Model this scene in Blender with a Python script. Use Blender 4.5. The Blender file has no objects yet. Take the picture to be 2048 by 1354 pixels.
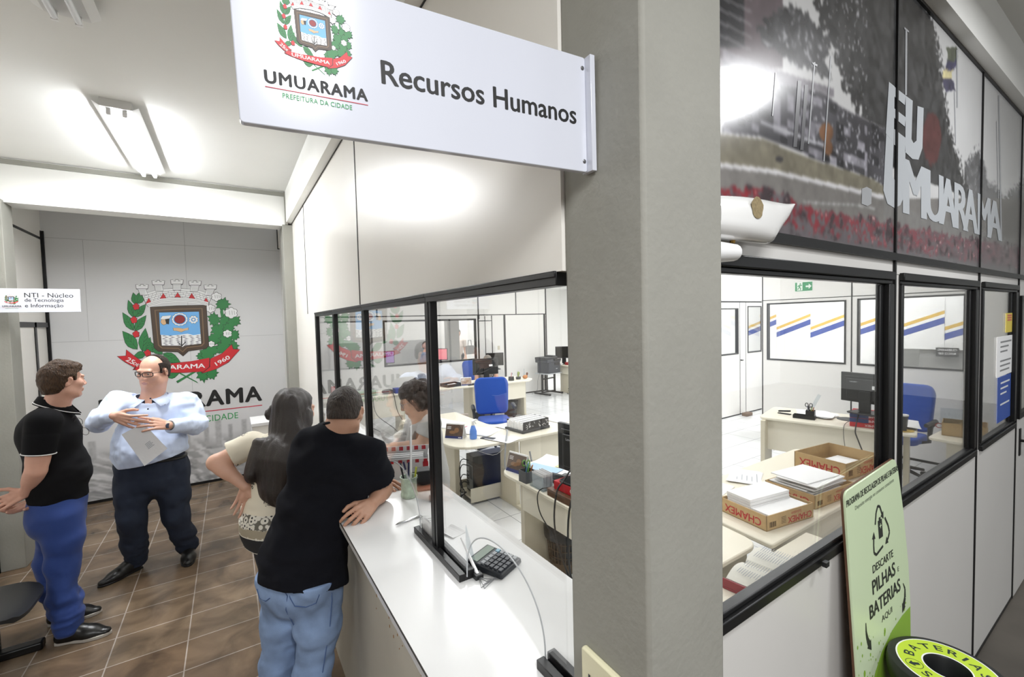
import bpy, bmesh, math, random
import numpy as np
from mathutils import Vector, Matrix, noise

S = bpy.context.scene
COL = S.collection
PI = math.pi
random.seed(7)

# ---------------------------------------------------------------- camera (solved from the vanishing points of the partitions)
FPX = 873.33
RCW = np.array([[0.8397, -0.0430, 0.5413], [-0.5425, -0.0211, 0.8398], [-0.0247, -0.9989, -0.0411]])
_u, _s, _v = np.linalg.svd(RCW)
RCW = _u @ _v
CAMZ = 1.93


def at(px, py, axis='z', val=0.0):
    """The point where the sight line of a photo pixel meets a plane of the room (floor, table top, wall)."""
    d = RCW @ np.array([px - 1024, py - 677, FPX])
    c = np.array([0, 0, CAMZ])
    i = 'xyz'.index(axis)
    return Vector(c + d * ((val - c[i]) / d[i]))


cam = bpy.data.cameras.new('camera')
cam.sensor_fit = 'HORIZONTAL'
cam.sensor_width = 36
cam.lens = FPX / 2048 * 36
cam.clip_start = 0.02
camo = bpy.data.objects.new('camera', cam)
COL.objects.link(camo)
camo.matrix_world = Matrix(((*(RCW[0] * [1, -1, -1]), 0), (*(RCW[1] * [1, -1, -1]), 0), (*(RCW[2] * [1, -1, -1]), CAMZ), (0, 0, 0, 1)))
S.camera = camo
S.view_settings.view_transform = 'Standard'
S.view_settings.look = 'None'
S.view_settings.exposure = 0.0
S.view_settings.gamma = 1
S.view_settings.use_curve_mapping = False
S.cycles.use_denoising = True
S.cycles.max_bounces = 8
S.cycles.diffuse_bounces = 4
S.cycles.transparent_max_bounces = 16
S.cycles.sample_clamp_indirect = 6
S.cycles.caustics_reflective = False
S.cycles.caustics_refractive = False

world = bpy.data.worlds.new('world')
S.world = world
world.use_nodes = True
world.node_tree.nodes['Background'].inputs[0].default_value = (0.92, 0.96, 1, 1)
world.node_tree.nodes['Background'].inputs[1].default_value = 0.6


def lamp(x, y, z, sx, sy, w, col=(0.975, 0.985, 1), rotx=0, name='tube_light'):
    l = bpy.data.lights.new(name, 'AREA')
    l.shape = 'RECTANGLE'
    l.size, l.size_y, l.energy, l.color = sx, sy, w, col
    o = bpy.data.objects.new(name, l)
    COL.objects.link(o)
    o.location = (x, y, z)
    o.rotation_euler = (rotx, 0, 0)
    return o


# tubes hanging in the hall, the passage on the right and the office (the fittings of those in view are built further down)
lamp(-0.53, 4.27, 3.235, 0.16, 1.2, 48)
lamp(0.13, -1.00, 3.22, 0.16, 1.2, 70)
lamp(-1.6, -1.6, 3.22, 0.16, 1.2, 70)
lamp(2.7, -0.42, 3.32, 0.5, 0.16, 34)
lamp(4.6, -3.4, 3.32, 1.2, 0.3, 70)
for lx in (1.9, 4.0, 6.1):
    for ly in (2.0, 4.4, 6.9):
        if not (lx == 1.9 and ly == 2.0):
            lamp(lx, ly, 3.02, 0.3, 1.2, 30, (0.97, 0.99, 1))
lamp(1.7, 2.2, 3.02, 0.3, 1.2, 18, (0.97, 0.99, 1))
for lx, ly in ((8.4, 1.6), (8.4, 3.4), (8.6, 6.6), (9.0, 9.6), (3.0, 11.2), (6.0, 11.2)):
    lamp(lx, ly, 2.98, 0.3, 1.2, 55, (0.97, 0.99, 1))
lamp(11.2, 9.0, 2.98, 0.6, 1.6, 80, (0.97, 0.99, 1))


# ---------------------------------------------------------------- materials
def lin(c):
    if isinstance(c, str):
        c = [int(c[i:i + 2], 16) for i in (0, 2, 4)]
    return tuple(((v / 255) / 12.92 if v / 255 < 0.04045 else ((v / 255 + 0.055) / 1.055) ** 2.4) for v in c)


MATS = {}


def mat(name, col='808080', rough=0.5, metal=0.0, spec=0.5, var=None, bump=None, coat=0.0, emit=0.0, stretch=None, sheen=0.0, vcol=None):
    """Principled material; var = (scale, amount) mottles the colour, bump = (scale, strength)."""
    if name in MATS:
        return MATS[name]
    m = bpy.data.materials.new(name)
    m.use_nodes = True
    nt = m.node_tree
    b = nt.nodes['Principled BSDF']
    c = lin(col)
    b.inputs['Base Color'].default_value = (*c, 1)
    b.inputs['Roughness'].default_value = rough
    b.inputs['Metallic'].default_value = metal
    b.inputs['Specular IOR Level'].default_value = spec
    b.inputs['Coat Weight'].default_value = coat
    b.inputs['Coat Roughness'].default_value = 0.08
    b.inputs['Sheen Weight'].default_value = sheen
    if emit:
        b.inputs['Emission Color'].default_value = (*c, 1)
        b.inputs['Emission Strength'].default_value = emit
    tc = nt.nodes.new('ShaderNodeTexCoord')
    src = tc.outputs['Object']
    if stretch:
        mp = nt.nodes.new('ShaderNodeMapping')
        mp.inputs['Scale'].default_value = stretch
        nt.links.new(src, mp.inputs['Vector'])
        src = mp.outputs['Vector']
    colout = None
    if vcol:
        a = nt.nodes.new('ShaderNodeVertexColor')
        a.layer_name = vcol
        colout = a.outputs['Color']
        nt.links.new(colout, b.inputs['Base Color'])
    if var:
        n = nt.nodes.new('ShaderNodeTexNoise')
        n.inputs['Scale'].default_value = var[0]
        n.inputs['Detail'].default_value = 4
        nt.links.new(src, n.inputs['Vector'])
        r = nt.nodes.new('ShaderNodeValToRGB')
        lo, hi = 1 - var[1], 1 + var[1]
        r.color_ramp.elements[0].position = 0.3
        r.color_ramp.elements[1].position = 0.7
        r.color_ramp.elements[0].color = (*[min(1, v * lo) for v in c], 1)
        r.color_ramp.elements[1].color = (*[min(1, v * hi) for v in c], 1)
        nt.links.new(n.outputs['Fac'], r.inputs['Fac'])
        if not vcol:
            nt.links.new(r.outputs['Color'], b.inputs['Base Color'])
    if bump:
        n = nt.nodes.new('ShaderNodeTexNoise')
        n.inputs['Scale'].default_value = bump[0]
        n.inputs['Detail'].default_value = 3
        nt.links.new(src, n.inputs['Vector'])
        bp = nt.nodes.new('ShaderNodeBump')
        bp.inputs['Strength'].default_value = bump[1]
        bp.inputs['Distance'].default_value = 0.01
        nt.links.new(n.outputs['Fac'], bp.inputs['Height'])
        nt.links.new(bp.outputs['Normal'], b.inputs['Normal'])
    MATS[name] = m
    return m


def tile_mat(name, c1, c2, grout, sx, sy, mort, rough, off=(0, 0), cloud=0.0, groutvar=None):
    m = bpy.data.materials.new(name)
    m.use_nodes = True
    nt = m.node_tree
    b = nt.nodes['Principled BSDF']
    b.inputs['Roughness'].default_value = rough
    tc = nt.nodes.new('ShaderNodeTexCoord')
    mp = nt.nodes.new('ShaderNodeMapping')
    mp.inputs['Location'].default_value = (-off[0], -off[1], 0)
    nt.links.new(tc.outputs['Object'], mp.inputs['Vector'])
    br = nt.nodes.new('ShaderNodeTexBrick')
    br.offset = 0
    br.squash = 1
    br.inputs['Scale'].default_value = 1
    br.inputs['Brick Width'].default_value = sx
    br.inputs['Row Height'].default_value = sy
    br.inputs['Mortar Size'].default_value = mort
    br.inputs['Mortar Smooth'].default_value = 0.1
    br.inputs['Color1'].default_value = (*lin(c1), 1)
    br.inputs['Color2'].default_value = (*lin(c2), 1)
    br.inputs['Mortar'].default_value = (*lin(grout), 1)
    nt.links.new(mp.outputs['Vector'], br.inputs['Vector'])
    out = br.outputs['Color']
    if cloud:
        n = nt.nodes.new('ShaderNodeTexNoise')
        n.inputs['Scale'].default_value = 4.2
        n.inputs['Detail'].default_value = 5
        n.inputs['Distortion'].default_value = 0.7
        nt.links.new(tc.outputs['Object'], n.inputs['Vector'])
        r = nt.nodes.new('ShaderNodeMapRange')
        r.inputs['From Min'].default_value = 0.35
        r.inputs['From Max'].default_value = 0.68
        r.inputs['To Min'].default_value = 1 - cloud
        r.inputs['To Max'].default_value = 1 + cloud
        nt.links.new(n.outputs['Fac'], r.inputs['Value'])
        mx = nt.nodes.new('ShaderNodeMix')
        mx.data_type = 'RGBA'
        mx.blend_type = 'MULTIPLY'
        mx.inputs['Factor'].default_value = 1
        nt.links.new(out, mx.inputs['A'])
        nt.links.new(r.outputs['Result'], mx.inputs['B'])
        out = mx.outputs['Result']
    nt.links.new(out, b.inputs['Base Color'])
    bp = nt.nodes.new('ShaderNodeBump')
    bp.inputs['Strength'].default_value = 0.25
    bp.inputs['Distance'].default_value = 0.003
    bp.invert = True
    nt.links.new(br.outputs['Fac'], bp.inputs['Height'])
    nt.links.new(bp.outputs['Normal'], b.inputs['Normal'])
    return m


def glass_mat(name, tint=(1, 1, 1), gain=1.0):
    """Thin clear sheet: see-through, with a Fresnel mirror on each face."""
    m = bpy.data.materials.new(name)
    m.use_nodes = True
    nt = m.node_tree
    nt.nodes.remove(nt.nodes['Principled BSDF'])
    t = nt.nodes.new('ShaderNodeBsdfTransparent')
    t.inputs[0].default_value = (*tint, 1)
    g = nt.nodes.new('ShaderNodeBsdfGlossy')
    g.inputs['Roughness'].default_value = 0.0
    f = nt.nodes.new('ShaderNodeLayerWeight')
    pw = nt.nodes.new('ShaderNodeMath')
    pw.operation = 'POWER'
    pw.inputs[1].default_value = 4.2
    nt.links.new(f.outputs['Facing'], pw.inputs[0])
    ml = nt.nodes.new('ShaderNodeMath')
    ml.operation = 'MULTIPLY_ADD'
    ml.inputs[1].default_value = 0.8 * gain
    ml.inputs[2].default_value = 0.03 * gain
    nt.links.new(pw.outputs[0], ml.inputs[0])
    mx = nt.nodes.new('ShaderNodeMixShader')
    nt.links.new(ml.outputs[0], mx.inputs[0])
    nt.links.new(t.outputs[0], mx.inputs[1])
    nt.links.new(g.outputs[0], mx.inputs[2])
    nt.links.new(mx.outputs[0], nt.nodes['Material Output'].inputs[0])
    return m


GLASS = glass_mat('clear_glass', gain=1.35)
CLEARP = glass_mat('clear_plastic', (0.9, 0.93, 0.95))
BLACKF = mat('black_aluminium', '101011', 0.35, spec=0.4)
GREYAL = mat('grey_aluminium', '6e6f70', 0.3, metal=0.6)
PANEL = mat('cream_panel', 'e9e6df', 0.3, var=(3, 0.015), bump=(900, 0.02))
OPANEL = mat('office_panel', 'eceae6', 0.4)
PAINT = mat('white_paint', 'eeeeea', 0.7, var=(2, 0.02))
CEIL = mat('ceiling_white', 'e4e4e0', 0.8, var=(1.3, 0.02))
GREYP = mat('grey_concrete_paint', '8f8e86', 0.75, var=(5, 0.05), bump=(60, 0.12))
WHITE = mat('white_plastic', 'eeeeee', 0.35)
PAPER = mat('paper', 'f2f2f2', 0.85)
BLACKP = mat('black_plastic', '17181a', 0.42)
DGREY = mat('dark_grey_plastic', '2c2e31', 0.45)
BLACKM = mat('black_metal', '111213', 0.35, metal=0.3)
LAM = mat('cream_laminate', 'e8e2d0', 0.4, var=(4, 0.02))
LEGM = mat('beige_metal', 'd3cbb6', 0.45)
RED = mat('red_print', 'c21f2b', 0.5)
INK = mat('black_ink', '161616', 0.6)
GREY = mat('mid_grey', '8a8b8c', 0.5)
CARD = mat('cardboard', 'bfa274', 0.85, var=(30, 0.06))
CHROME = mat('chrome', 'c9c9c9', 0.15, metal=1)


# ---------------------------------------------------------------- mesh helpers
class MB:
    """Collects shapes and links them as ONE mesh object; M places what is added next."""

    def __init__(s, M=None):
        s.v, s.f, s.k = [], [], []
        s.M = M or Matrix()
        s.m = 0

    def add(s, vs, fs, m=None):
        n = len(s.v)
        s.v += [tuple(s.M @ Vector(p)) for p in vs]
        s.f += [tuple(i + n for i in f) for f in fs]
        s.k += [s.m if m is None else m] * len(fs)
        return s

    def box(s, x0, x1, y0, y1, z0, z1, m=None):
        return s.add([(x, y, z) for x in (x0, x1) for y in (y0, y1) for z in (z0, z1)],
                     [(0, 1, 3, 2), (4, 6, 7, 5), (0, 4, 5, 1), (2, 3, 7, 6), (0, 2, 6, 4), (1, 5, 7, 3)], m)

    def cbox(s, c, d, m=None, rz=0, R=None):
        R = R or Matrix.Rotation(rz, 4, 'Z')
        old = s.M
        s.M = old @ Matrix.Translation(c) @ R
        s.box(-d[0] / 2, d[0] / 2, -d[1] / 2, d[1] / 2, -d[2] / 2, d[2] / 2, m)
        s.M = old
        return s

    def prism(s, poly, z0, z1, m=None):
        n = len(poly)
        a = sum(poly[i][0] * poly[(i + 1) % n][1] - poly[(i + 1) % n][0] * poly[i][1] for i in range(n))
        if a < 0:
            poly = poly[::-1]
        vs = [(x, y, z0) for x, y in poly] + [(x, y, z1) for x, y in poly]
        return s.add(vs, [tuple(range(n))[::-1], tuple(range(n, 2 * n))] + [(i, (i + 1) % n, n + (i + 1) % n, n + i) for i in range(n)], m)

    def poly(s, pts, m=None):
        return s.add(pts, [tuple(range(len(pts)))], m)

    def tube(s, pts, r, n=8, m=None, caps=True, closed=False):
        pts = [Vector(p) for p in pts]
        rs = r if isinstance(r, (list, tuple)) else [r] * len(pts)
        L = len(pts)
        up = None
        rings = []
        for i, p in enumerate(pts):
            a, b = (pts[i - 1], pts[(i + 1) % L]) if closed else (pts[max(i - 1, 0)], pts[min(i + 1, L - 1)])
            d = (b - a).normalized() if (b - a).length > 1e-9 else Vector((0, 0, 1))
            if up is None:
                up = Vector((0, 0, 1)) if abs(d.z) < 0.9 else Vector((1, 0, 0))
            u = (up - d * up.dot(d)).normalized()
            up = u
            w = d.cross(u)
            rings.append([p + (u * math.cos(t) + w * math.sin(t)) * rs[i] for t in (2 * PI * k / n for k in range(n))])
        fs = []
        for i in range(L if closed else L - 1):
            j = (i + 1) % L
            fs += [(i * n + k, i * n + (k + 1) % n, j * n + (k + 1) % n, j * n + k) for k in range(n)]
        if caps and not closed:
            fs += [tuple(range(n))[::-1], tuple(range((L - 1) * n, L * n))]
        return s.add([q for g in rings for q in g], fs, m)

    def lathe(s, prof, n=24, m=None, c=(0, 0, 0), caps=False, sx=1.0, sy=1.0):
        vs = [(c[0] + r * sx * math.cos(2 * PI * k / n), c[1] + r * sy * math.sin(2 * PI * k / n), c[2] + z) for r, z in prof for k in range(n)]
        fs = [(i * n + k, i * n + (k + 1) % n, (i + 1) * n + (k + 1) % n, (i + 1) * n + k) for i in range(len(prof) - 1) for k in range(n)]
        if caps:
            fs += [tuple(range(n))[::-1], tuple(range((len(prof) - 1) * n, len(prof) * n))]
        return s.add(vs, fs, m)

    def ball(s, c, r, m=None, n=14):
        r = r if isinstance(r, (list, tuple)) else (r, r, r)
        h = n // 2
        vs = [(c[0] + r[0] * math.sin(PI * i / h) * math.cos(2 * PI * k / n), c[1] + r[1] * math.sin(PI * i / h) * math.sin(2 * PI * k / n), c[2] - r[2] * math.cos(PI * i / h)) for i in range(h + 1) for k in range(n)]
        fs = [(i * n + k, i * n + (k + 1) % n, (i + 1) * n + (k + 1) % n, (i + 1) * n + k) for i in range(h) for k in range(n)]
        return s.add(vs, fs, m)

    def build(s, name, mats, parent=None, smooth=False, bevel=0.0, seg=2, subsurf=0):
        me = bpy.data.meshes.new(name)
        me.from_pydata(s.v, [], s.f)
        for x in (mats if isinstance(mats, (list, tuple)) else [mats]):
            me.materials.append(x)
        me.polygons.foreach_set('material_index', s.k)
        me.validate()
        if smooth:
            bm = bmesh.new()
            bm.from_mesh(me)
            bmesh.ops.remove_doubles(bm, verts=bm.verts, dist=1e-6)
            bmesh.ops.recalc_face_normals(bm, faces=bm.faces)
            bm.to_mesh(me)
            bm.free()
            me.shade_smooth()
            if not subsurf:
                me.set_sharp_from_angle(angle=math.radians(40))
        o = bpy.data.objects.new(name, me)
        COL.objects.link(o)
        if parent:
            o.parent = parent
        if bevel:
            b = o.modifiers.new('bevel', 'BEVEL')
            b.width, b.segments, b.limit_method = bevel, seg, 'ANGLE'
            b.angle_limit = math.radians(40)
            if not smooth:
                me.shade_smooth()
                me.set_sharp_from_angle(angle=math.radians(60))
        if subsurf:
            q = o.modifiers.new('sub', 'SUBSURF')
            q.levels = q.render_levels = subsurf
        return o


def tag(o, label=None, cat=None, group=None, kind=None):
    for k, v in (('label', label), ('category', cat), ('group', group), ('kind', kind)):
        if v:
            o[k] = v
    return o


def thing(name, label, cat, loc=(0, 0, 0), rz=0.0, group=None, R=None):
    o = bpy.data.objects.new(name, None)
    o.empty_display_size = 0.05
    COL.objects.link(o)
    o.location = loc
    if R is not None:
        o.rotation_euler = R.to_euler()
    else:
        o.rotation_euler = (0, 0, rz)
    return tag(o, label, cat, group)


def struct(o):
    o['kind'] = 'structure'
    return o


def dup(o, parent=None):
    c = o.copy()
    COL.objects.link(c)
    if parent:
        c.parent = parent
    for ch in list(o.children):
        dup(ch, c)
    return c


def boxes(name, mats, bl, parent=None, bevel=0.0, M=None):
    b = MB(M)
    for q in bl:
        b.box(*q)
    return b.build(name, mats, parent, bevel=bevel)


FONT = {}


def text_geo(body, bold=0.0, spacing=1.0, shear=0.0):
    """Outline of a text as flat triangles, scaled so that its box is 0..1 x 0..1 (with its aspect)."""
    key = (body, bold, spacing, shear)
    if key not in FONT:
        c = bpy.data.curves.new('lettering', 'FONT')
        c.body = body
        c.size = 1
        c.space_character = spacing
        c.offset = bold
        c.shear = shear
        c.resolution_u = 3
        c.align_x = 'CENTER'
        o = bpy.data.objects.new('lettering', c)
        COL.objects.link(o)
        dg = bpy.context.evaluated_depsgraph_get()
        me = bpy.data.meshes.new_from_object(o.evaluated_get(dg))
        v = np.array([p.co[:] for p in me.vertices])
        f = [tuple(p.vertices) for p in me.polygons]
        bpy.data.objects.remove(o)
        bpy.data.curves.remove(c)
        bpy.data.meshes.remove(me)
        lo, hi = v.min(0), v.max(0)
        v = (v[:, :2] - lo[:2]) / (hi[:2] - lo[:2])
        FONT[key] = (v, f, (hi[0] - lo[0]) / (hi[1] - lo[1]))
    return FONT[key]


def write(mb, body, x, y, w=None, h=None, bold=0.0, spacing=1.0, z=0.0, m=0, ha='c', flip=False, shear=0.0, warp=None):
    """Adds a line of lettering to mb in its local xy plane: (x, y) is the bottom centre (or left), w wide or h high."""
    v, f, asp = text_geo(body, 0.0, spacing, shear)
    if w is None:
        w = h * asp
    if h is None:
        h = w / asp
    ox = x - (w / 2 if ha == 'c' else 0)
    for n_, (da, db) in enumerate(((-1, 0), (1, 0), (0, -1), (0, 1), (-0.5, 0), (0.5, 0)) if bold else ((0, 0),)):
        pts = []
        for a, b in v:
            a, b = a + da * bold / asp, b + db * bold * 0.6
            if flip:
                a, b = 1 - a, 1 - b
            p = (ox + a * w, y + b * h)
            if warp:
                p = warp(a, b)
            pts.append((p[0], p[1], z + n_ * 8e-6))    # a hair apart, so no two faces coincide
        mb.add(pts, f, m)


def frame3(o, u, v):
    """Matrix whose x axis runs along u, y axis along v, z axis off the surface, at o."""
    u, v = Vector(u).normalized(), Vector(v)
    v = (v - u * v.dot(u)).normalized()
    w = u.cross(v)
    return Matrix(((u.x, v.x, w.x, o[0]), (u.y, v.y, w.y, o[1]), (u.z, v.z, w.z, o[2]), (0, 0, 0, 1)))
# ================================================================ SETTING
XA, YB, YBACK = 0.62, 0.615, 6.61            # counter partition, mural partition, emblem wall
HALL = tile_mat('brown_floor_tile', '776653', '695643', 'a69b90', 0.3825, 0.287, 0.0035, 0.27, off=(-0.683, 3.608), cloud=0.4)
OFFT = tile_mat('white_floor_tile', 'e6e7e7', 'e2e3e4', '9a9c9e', 0.45, 0.45, 0.004, 0.16)
CONC = mat('dark_concrete_floor', '5c5750', 0.45, var=(2.2, 0.28))

struct(boxes('floor', HALL, [(-4.5, 0.64, -5, 6.7, -0.1, 0)]))
struct(boxes('floor_passage', CONC, [(0.64, 13, -5, 0.6, -0.1, 0)]))
struct(boxes('floor_office', OFFT, [(0.64, 13, 0.6, 14, -0.1, 0)]))
struct(boxes('ceiling', CEIL, [(-4.5, 0.6, -5, 6.7, 3.34, 3.44), (0.6, 13, -5, 0.6, 3.45, 3.55)]))
struct(boxes('ceiling_office', PAINT, [(0.64, 13, 0.66, 14, 3.08, 3.16)]))

# pillar at the corner of the two partitions, and the two columns further back
p = MB()
p.box(0.61, 0.845, 0.515, 0.73, 0, 3.45)
struct(p.build('pillar', GREYP, bevel=0.008))
struct(boxes('column_right', GREYP, [(0.508, 0.605, 5.19, 5.42, 0, 3.0)], bevel=0.004))
struct(boxes('column_left', GREYP, [(-1.64, -1.49, 5.15, 5.36, 0, 3.0)], bevel=0.004))
struct(boxes('beam_cross', [PAINT, GREYP], [(-4.5, 0.545, 5.2, 5.42, 2.985, 3.34, 0), (-4.5, 0.545, 5.185, 5.2, 3.292, 3.332, 1)]))
struct(boxes('beam_counter', [PAINT, GREYP], [(0.545, 0.66, 0.73, 5.42, 3.02, 3.45, 0), (0.535, 0.56, 5.17, 5.2, 3.0, 3.34, 1)]))
struct(boxes('beam_passage', [PAINT], [(0.85, 13, 0.548, 0.66, 3.155, 3.45, 0)]))

# left wall of the hall with a framed door beyond the column
lw = struct(boxes('wall_left', [PANEL, BLACKF], [(-1.68, -1.64, 0.9, 6.61, 0.03, 3.34, 0), (-1.642, -1.636, 5.36, 6.6, 2.905, 2.93, 1), (-1.642, -1.634, 6.585, 6.61, 0.0, 3.0, 1),
                                                 (-1.642, -1.634, 5.13, 5.15, 0, 3.34, 1), (-1.645, -1.634, 0.9, 5.15, 0, 0.035, 1), (-1.642, -1.636, 3.9, 3.912, 0, 3.34, 1)]))
d = struct(boxes('door_1', [PANEL, BLACKF], [(-1.642, -1.63, 5.45, 6.2, 0.03, 1.98, 0), (-1.645, -1.622, 6.2, 6.25, 0, 2.03, 1), (-1.645, -1.622, 5.4, 6.585, 1.98, 2.03, 1)]))
struct(boxes('baseboard_left', BLACKF, [(-1.645, -1.632, 5.36, 6.61, 0, 0.03)]))
struct(boxes('wall_far_left', PAINT, [(-4.6, -4.5, -5, 0.9, 0, 3.4), (-4.5, -1.64, 0.86, 0.9, 0, 3.4)]))
struct(boxes('wall_behind', PAINT, [(-4.6, 1.2, -5.1, -5, 0, 3.5)]))
struct(boxes('wall_office_right', PAINT, [(13, 13.1, -5, 14, 0, 3.55)]))
struct(boxes('wall_office_end', PAINT, [(0.64, 13, 14, 14.1, 0, 3.2), (0.6, 0.64, 5.4, 14, 0, 3.2)]))

# ---- emblem wall: printed film over panels (faint joints), grey town at its foot
wb = struct(boxes('wall_back', [mat('printed_film', 'd9d9d9', 0.42, var=(1.2, 0.012)), BLACKF, mat('film_joint', 'bdbdbd', 0.6), PANEL],
                  [(-1.68, 0.66, YBACK, YBACK + 0.06, 0, 3.34, 0), (0.645, 0.665, YBACK - 0.012, YBACK, 0, 2.86, 1), (-1.64, -1.615, YBACK - 0.015, YBACK, 0, 3.0, 1),
                   (-1.64, 0.66, YBACK - 0.002, YBACK, 2.932, 2.938, 2), (-1.64, 0.66, YBACK - 0.002, YBACK, 1.815, 1.82, 2),
                   (-0.42, -0.415, YBACK - 0.002, YBACK, 0, 3.3, 2), (-1.32, -1.316, YBACK - 0.002, YBACK, 1.82, 2.93, 2),
                   (0.585, 0.66, YBACK - 0.02, YBACK, 2.96, 3.34, 3), (0.575, 0.585, YBACK - 0.022, YBACK, 2.96, 3.34, 1), (0.575, 0.66, YBACK - 0.022, YBACK, 2.955, 2.965, 1)]))
struct(boxes('baseboard_back', BLACKF, [(-1.64, 0.66, YBACK - 0.012, YBACK, 0, 0.03)]))

# ---- partition over the counter: cream panels above a band of sliding glass
wa = MB()
wa.box(XA - 0.017, XA + 0.02, 0.73, 5.3, 2.034, 3.03, 0)
wa.box(XA - 0.017, XA + 0.02, 3.985, 5.3, 0, 2.034, 0)
for y in (4.36, 2.455):
    wa.box(XA - 0.02, XA - 0.012, y - 0.006, y + 0.006, 2.036, 3.03, 1)
wa.box(XA - 0.022, XA - 0.012, 0.73, 5.2, 3.015, 3.03, 1)
struct(wa.build('wall_counter', [PANEL, BLACKF]))

POSTS = [3.98, 3.235, 2.43, 1.51, 0.75]
RAILS = [(3.8, 3.98), (3.02, 3.45), (2.2, 2.62), (1.27, 1.69), (0.74, 0.845)]
HC = 1.08
for i in range(4):
    y1, y0 = POSTS[i], POSTS[i + 1]
    w = thing('window_%d' % (i + 1), ['clear counter window farthest from the pillar, beside the end panel', 'clear counter window behind the long-haired woman',
              'clear counter window between the leaning man and the attendant', 'clear counter window nearest the grey pillar, with an arched cut-out'][i], 'window')
    w['kind'] = 'structure'
    f = MB()
    f.box(XA - 0.019, XA + 0.02, y0, y1, 2.004, 2.036)
    f.box(XA - 0.023, XA - 0.017, y0, y1, 2.022, 2.036)
    f.build('header_rail', BLACKF, w, bevel=0.002)
    f = MB()
    dy = 0.045
    f.box(XA - 0.017, XA + 0.016, y1 - 0.014, y1 + 0.016, HC + 0.001, 2.006, 0)
    f.box(XA - 0.008, XA + 0.008, y1 - 0.021, y1 - 0.014, HC + 0.001, 2.006, 1)
    f.box(XA - 0.016, XA + 0.012, y1 - 0.036, y1 - 0.021, HC + 0.001, 2.006, 0)
    f.build('mullion', [BLACKF, GREYAL], w, bevel=0.002)
    for (a, b) in ([RAILS[i]] if i < 3 else RAILS[3:]):
        f = MB()
        f.box(XA - 0.028, XA - 0.005, a, b, HC, HC + 0.024)
        f.box(XA + 0.005, XA + 0.028, a, b, HC, HC + 0.03)
        f.box(XA - 0.006, XA + 0.006, a, b, HC, HC + 0.01)
        f.build('sill_rail', BLACKF, w, bevel=0.002)
    # pane with an arched opening at its foot, between the two pieces of rail
    r1, r0 = RAILS[i][0], RAILS[i + 1][1]
    ym, ry, rzz = (r1 + r0) / 2, (r1 - r0) / 2, 0.195
    outl = [(y0 + 0.01, HC + 0.012), (r0 - 0.0, HC + 0.012)]
    for k in range(19):
        t = PI - PI * k / 18
        outl.append((ym + ry * math.cos(t), HC + 0.012 + rzz * abs(math.sin(t)) ** 0.8))
    outl += [(r1, HC + 0.012), (y1 - 0.01, HC + 0.012), (y1 - 0.01, 2.02), (y0 + 0.01, 2.02)]
    g = MB(Matrix(((0, 0, 1, 0), (1, 0, 0, 0), (0, 1, 0, 0), (0, 0, 0, 1))))
    g.prism(outl, XA - 0.0025, XA + 0.0025)
    g.build('pane', GLASS, w)

# ---- service counter
CTOP = mat('counter_top_white', 'dededd', 0.22, var=(3, 0.01), coat=0.2)
CFRONT = mat('counter_front', 'c4c0b4', 0.6, var=(2.5, 0.06))
cnt = thing('service_counter', 'long white service counter running under the row of sliding glass', 'counter')
boxes('countertop', [CTOP, mat('dark_edge', '2e2a26', 0.6)], [(0.364, 0.905, 0.735, 3.98, HC - 0.03, HC, 0), (0.362, 0.364, 0.735, 3.98, HC - 0.006, HC - 0.0005, 1)], cnt)
fb = MB()
fb.box(0.45, 0.47, 0.8, 3.98, 0, HC - 0.03)
fb.box(0.84, 0.86, 0.8, 3.98, 0.1, HC - 0.03)
fb.build('front_panel', CFRONT, cnt)
rs = random.Random(3)
st = MB()
for k in range(34):
    y, z, s = 1.0 + rs.random() ** 1.3 * 0.9, 0.75 + rs.random() * 0.26, 0.0016 + rs.random() * 0.003
    st.box(0.4485, 0.45, y, y + s, z, z + s * 2.4)
st.build('scuff_mark', mat('wood_chip', 'a8763c', 0.8), cnt)['kind'] = 'stuff'

# ---- mural partition: windows below, printed panels above
XE = 8.2
wbp = MB()
wbp.box(0.846, 4.3, YB - 0.012, YB + 0.03, 0.012, 1.165, 0)
wbp.box(0.846, XE, YB - 0.01, YB + 0.03, 2.07, 2.125, 0)
wbp.box(0.846, XE, YB - 0.01, YB + 0.03, 2.125, 3.155, 2)
for x in (2.1, 3.316, 4.3):
    wbp.box(x - 0.006, x + 0.006, YB - 0.018, YB + 0.034, 0.0, 3.155, 1)
    wbp.box(x + 0.026, x + 0.07, YB - 0.008, YB + 0.028, 1.165, 2.07, 0)
    wbp.box(x - 0.05, x - 0.006, YB - 0.008, YB + 0.028, 1.165, 2.07, 0)
wbp.box(0.846, XE, YB - 0.022, YB - 0.008, 2.118, 2.145, 1)
wbp.box(0.846, XE, YB - 0.02, YB - 0.008, 3.142, 3.156, 1)
wbp.box(0.846, 4.3, YB - 0.016, YB - 0.008, 0.0, 0.014, 1)
wbp.box(5.25, XE, YB - 0.012, YB + 0.03, 0.012, 2.07, 0)
struct(wbp.build('wall_mural', [mat('grey_white_panel', 'd3d1cd', 0.4, var=(3, 0.012)), BLACKF, PANEL]))
wins = [(0.85, 2.075, 'wide window on the mural side next to the grey pillar'), (2.165, 3.28, 'window on the mural side right of the battery board'),
        (3.385, 4.25, 'narrow window on the mural side with notices taped to its edge')]
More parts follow.
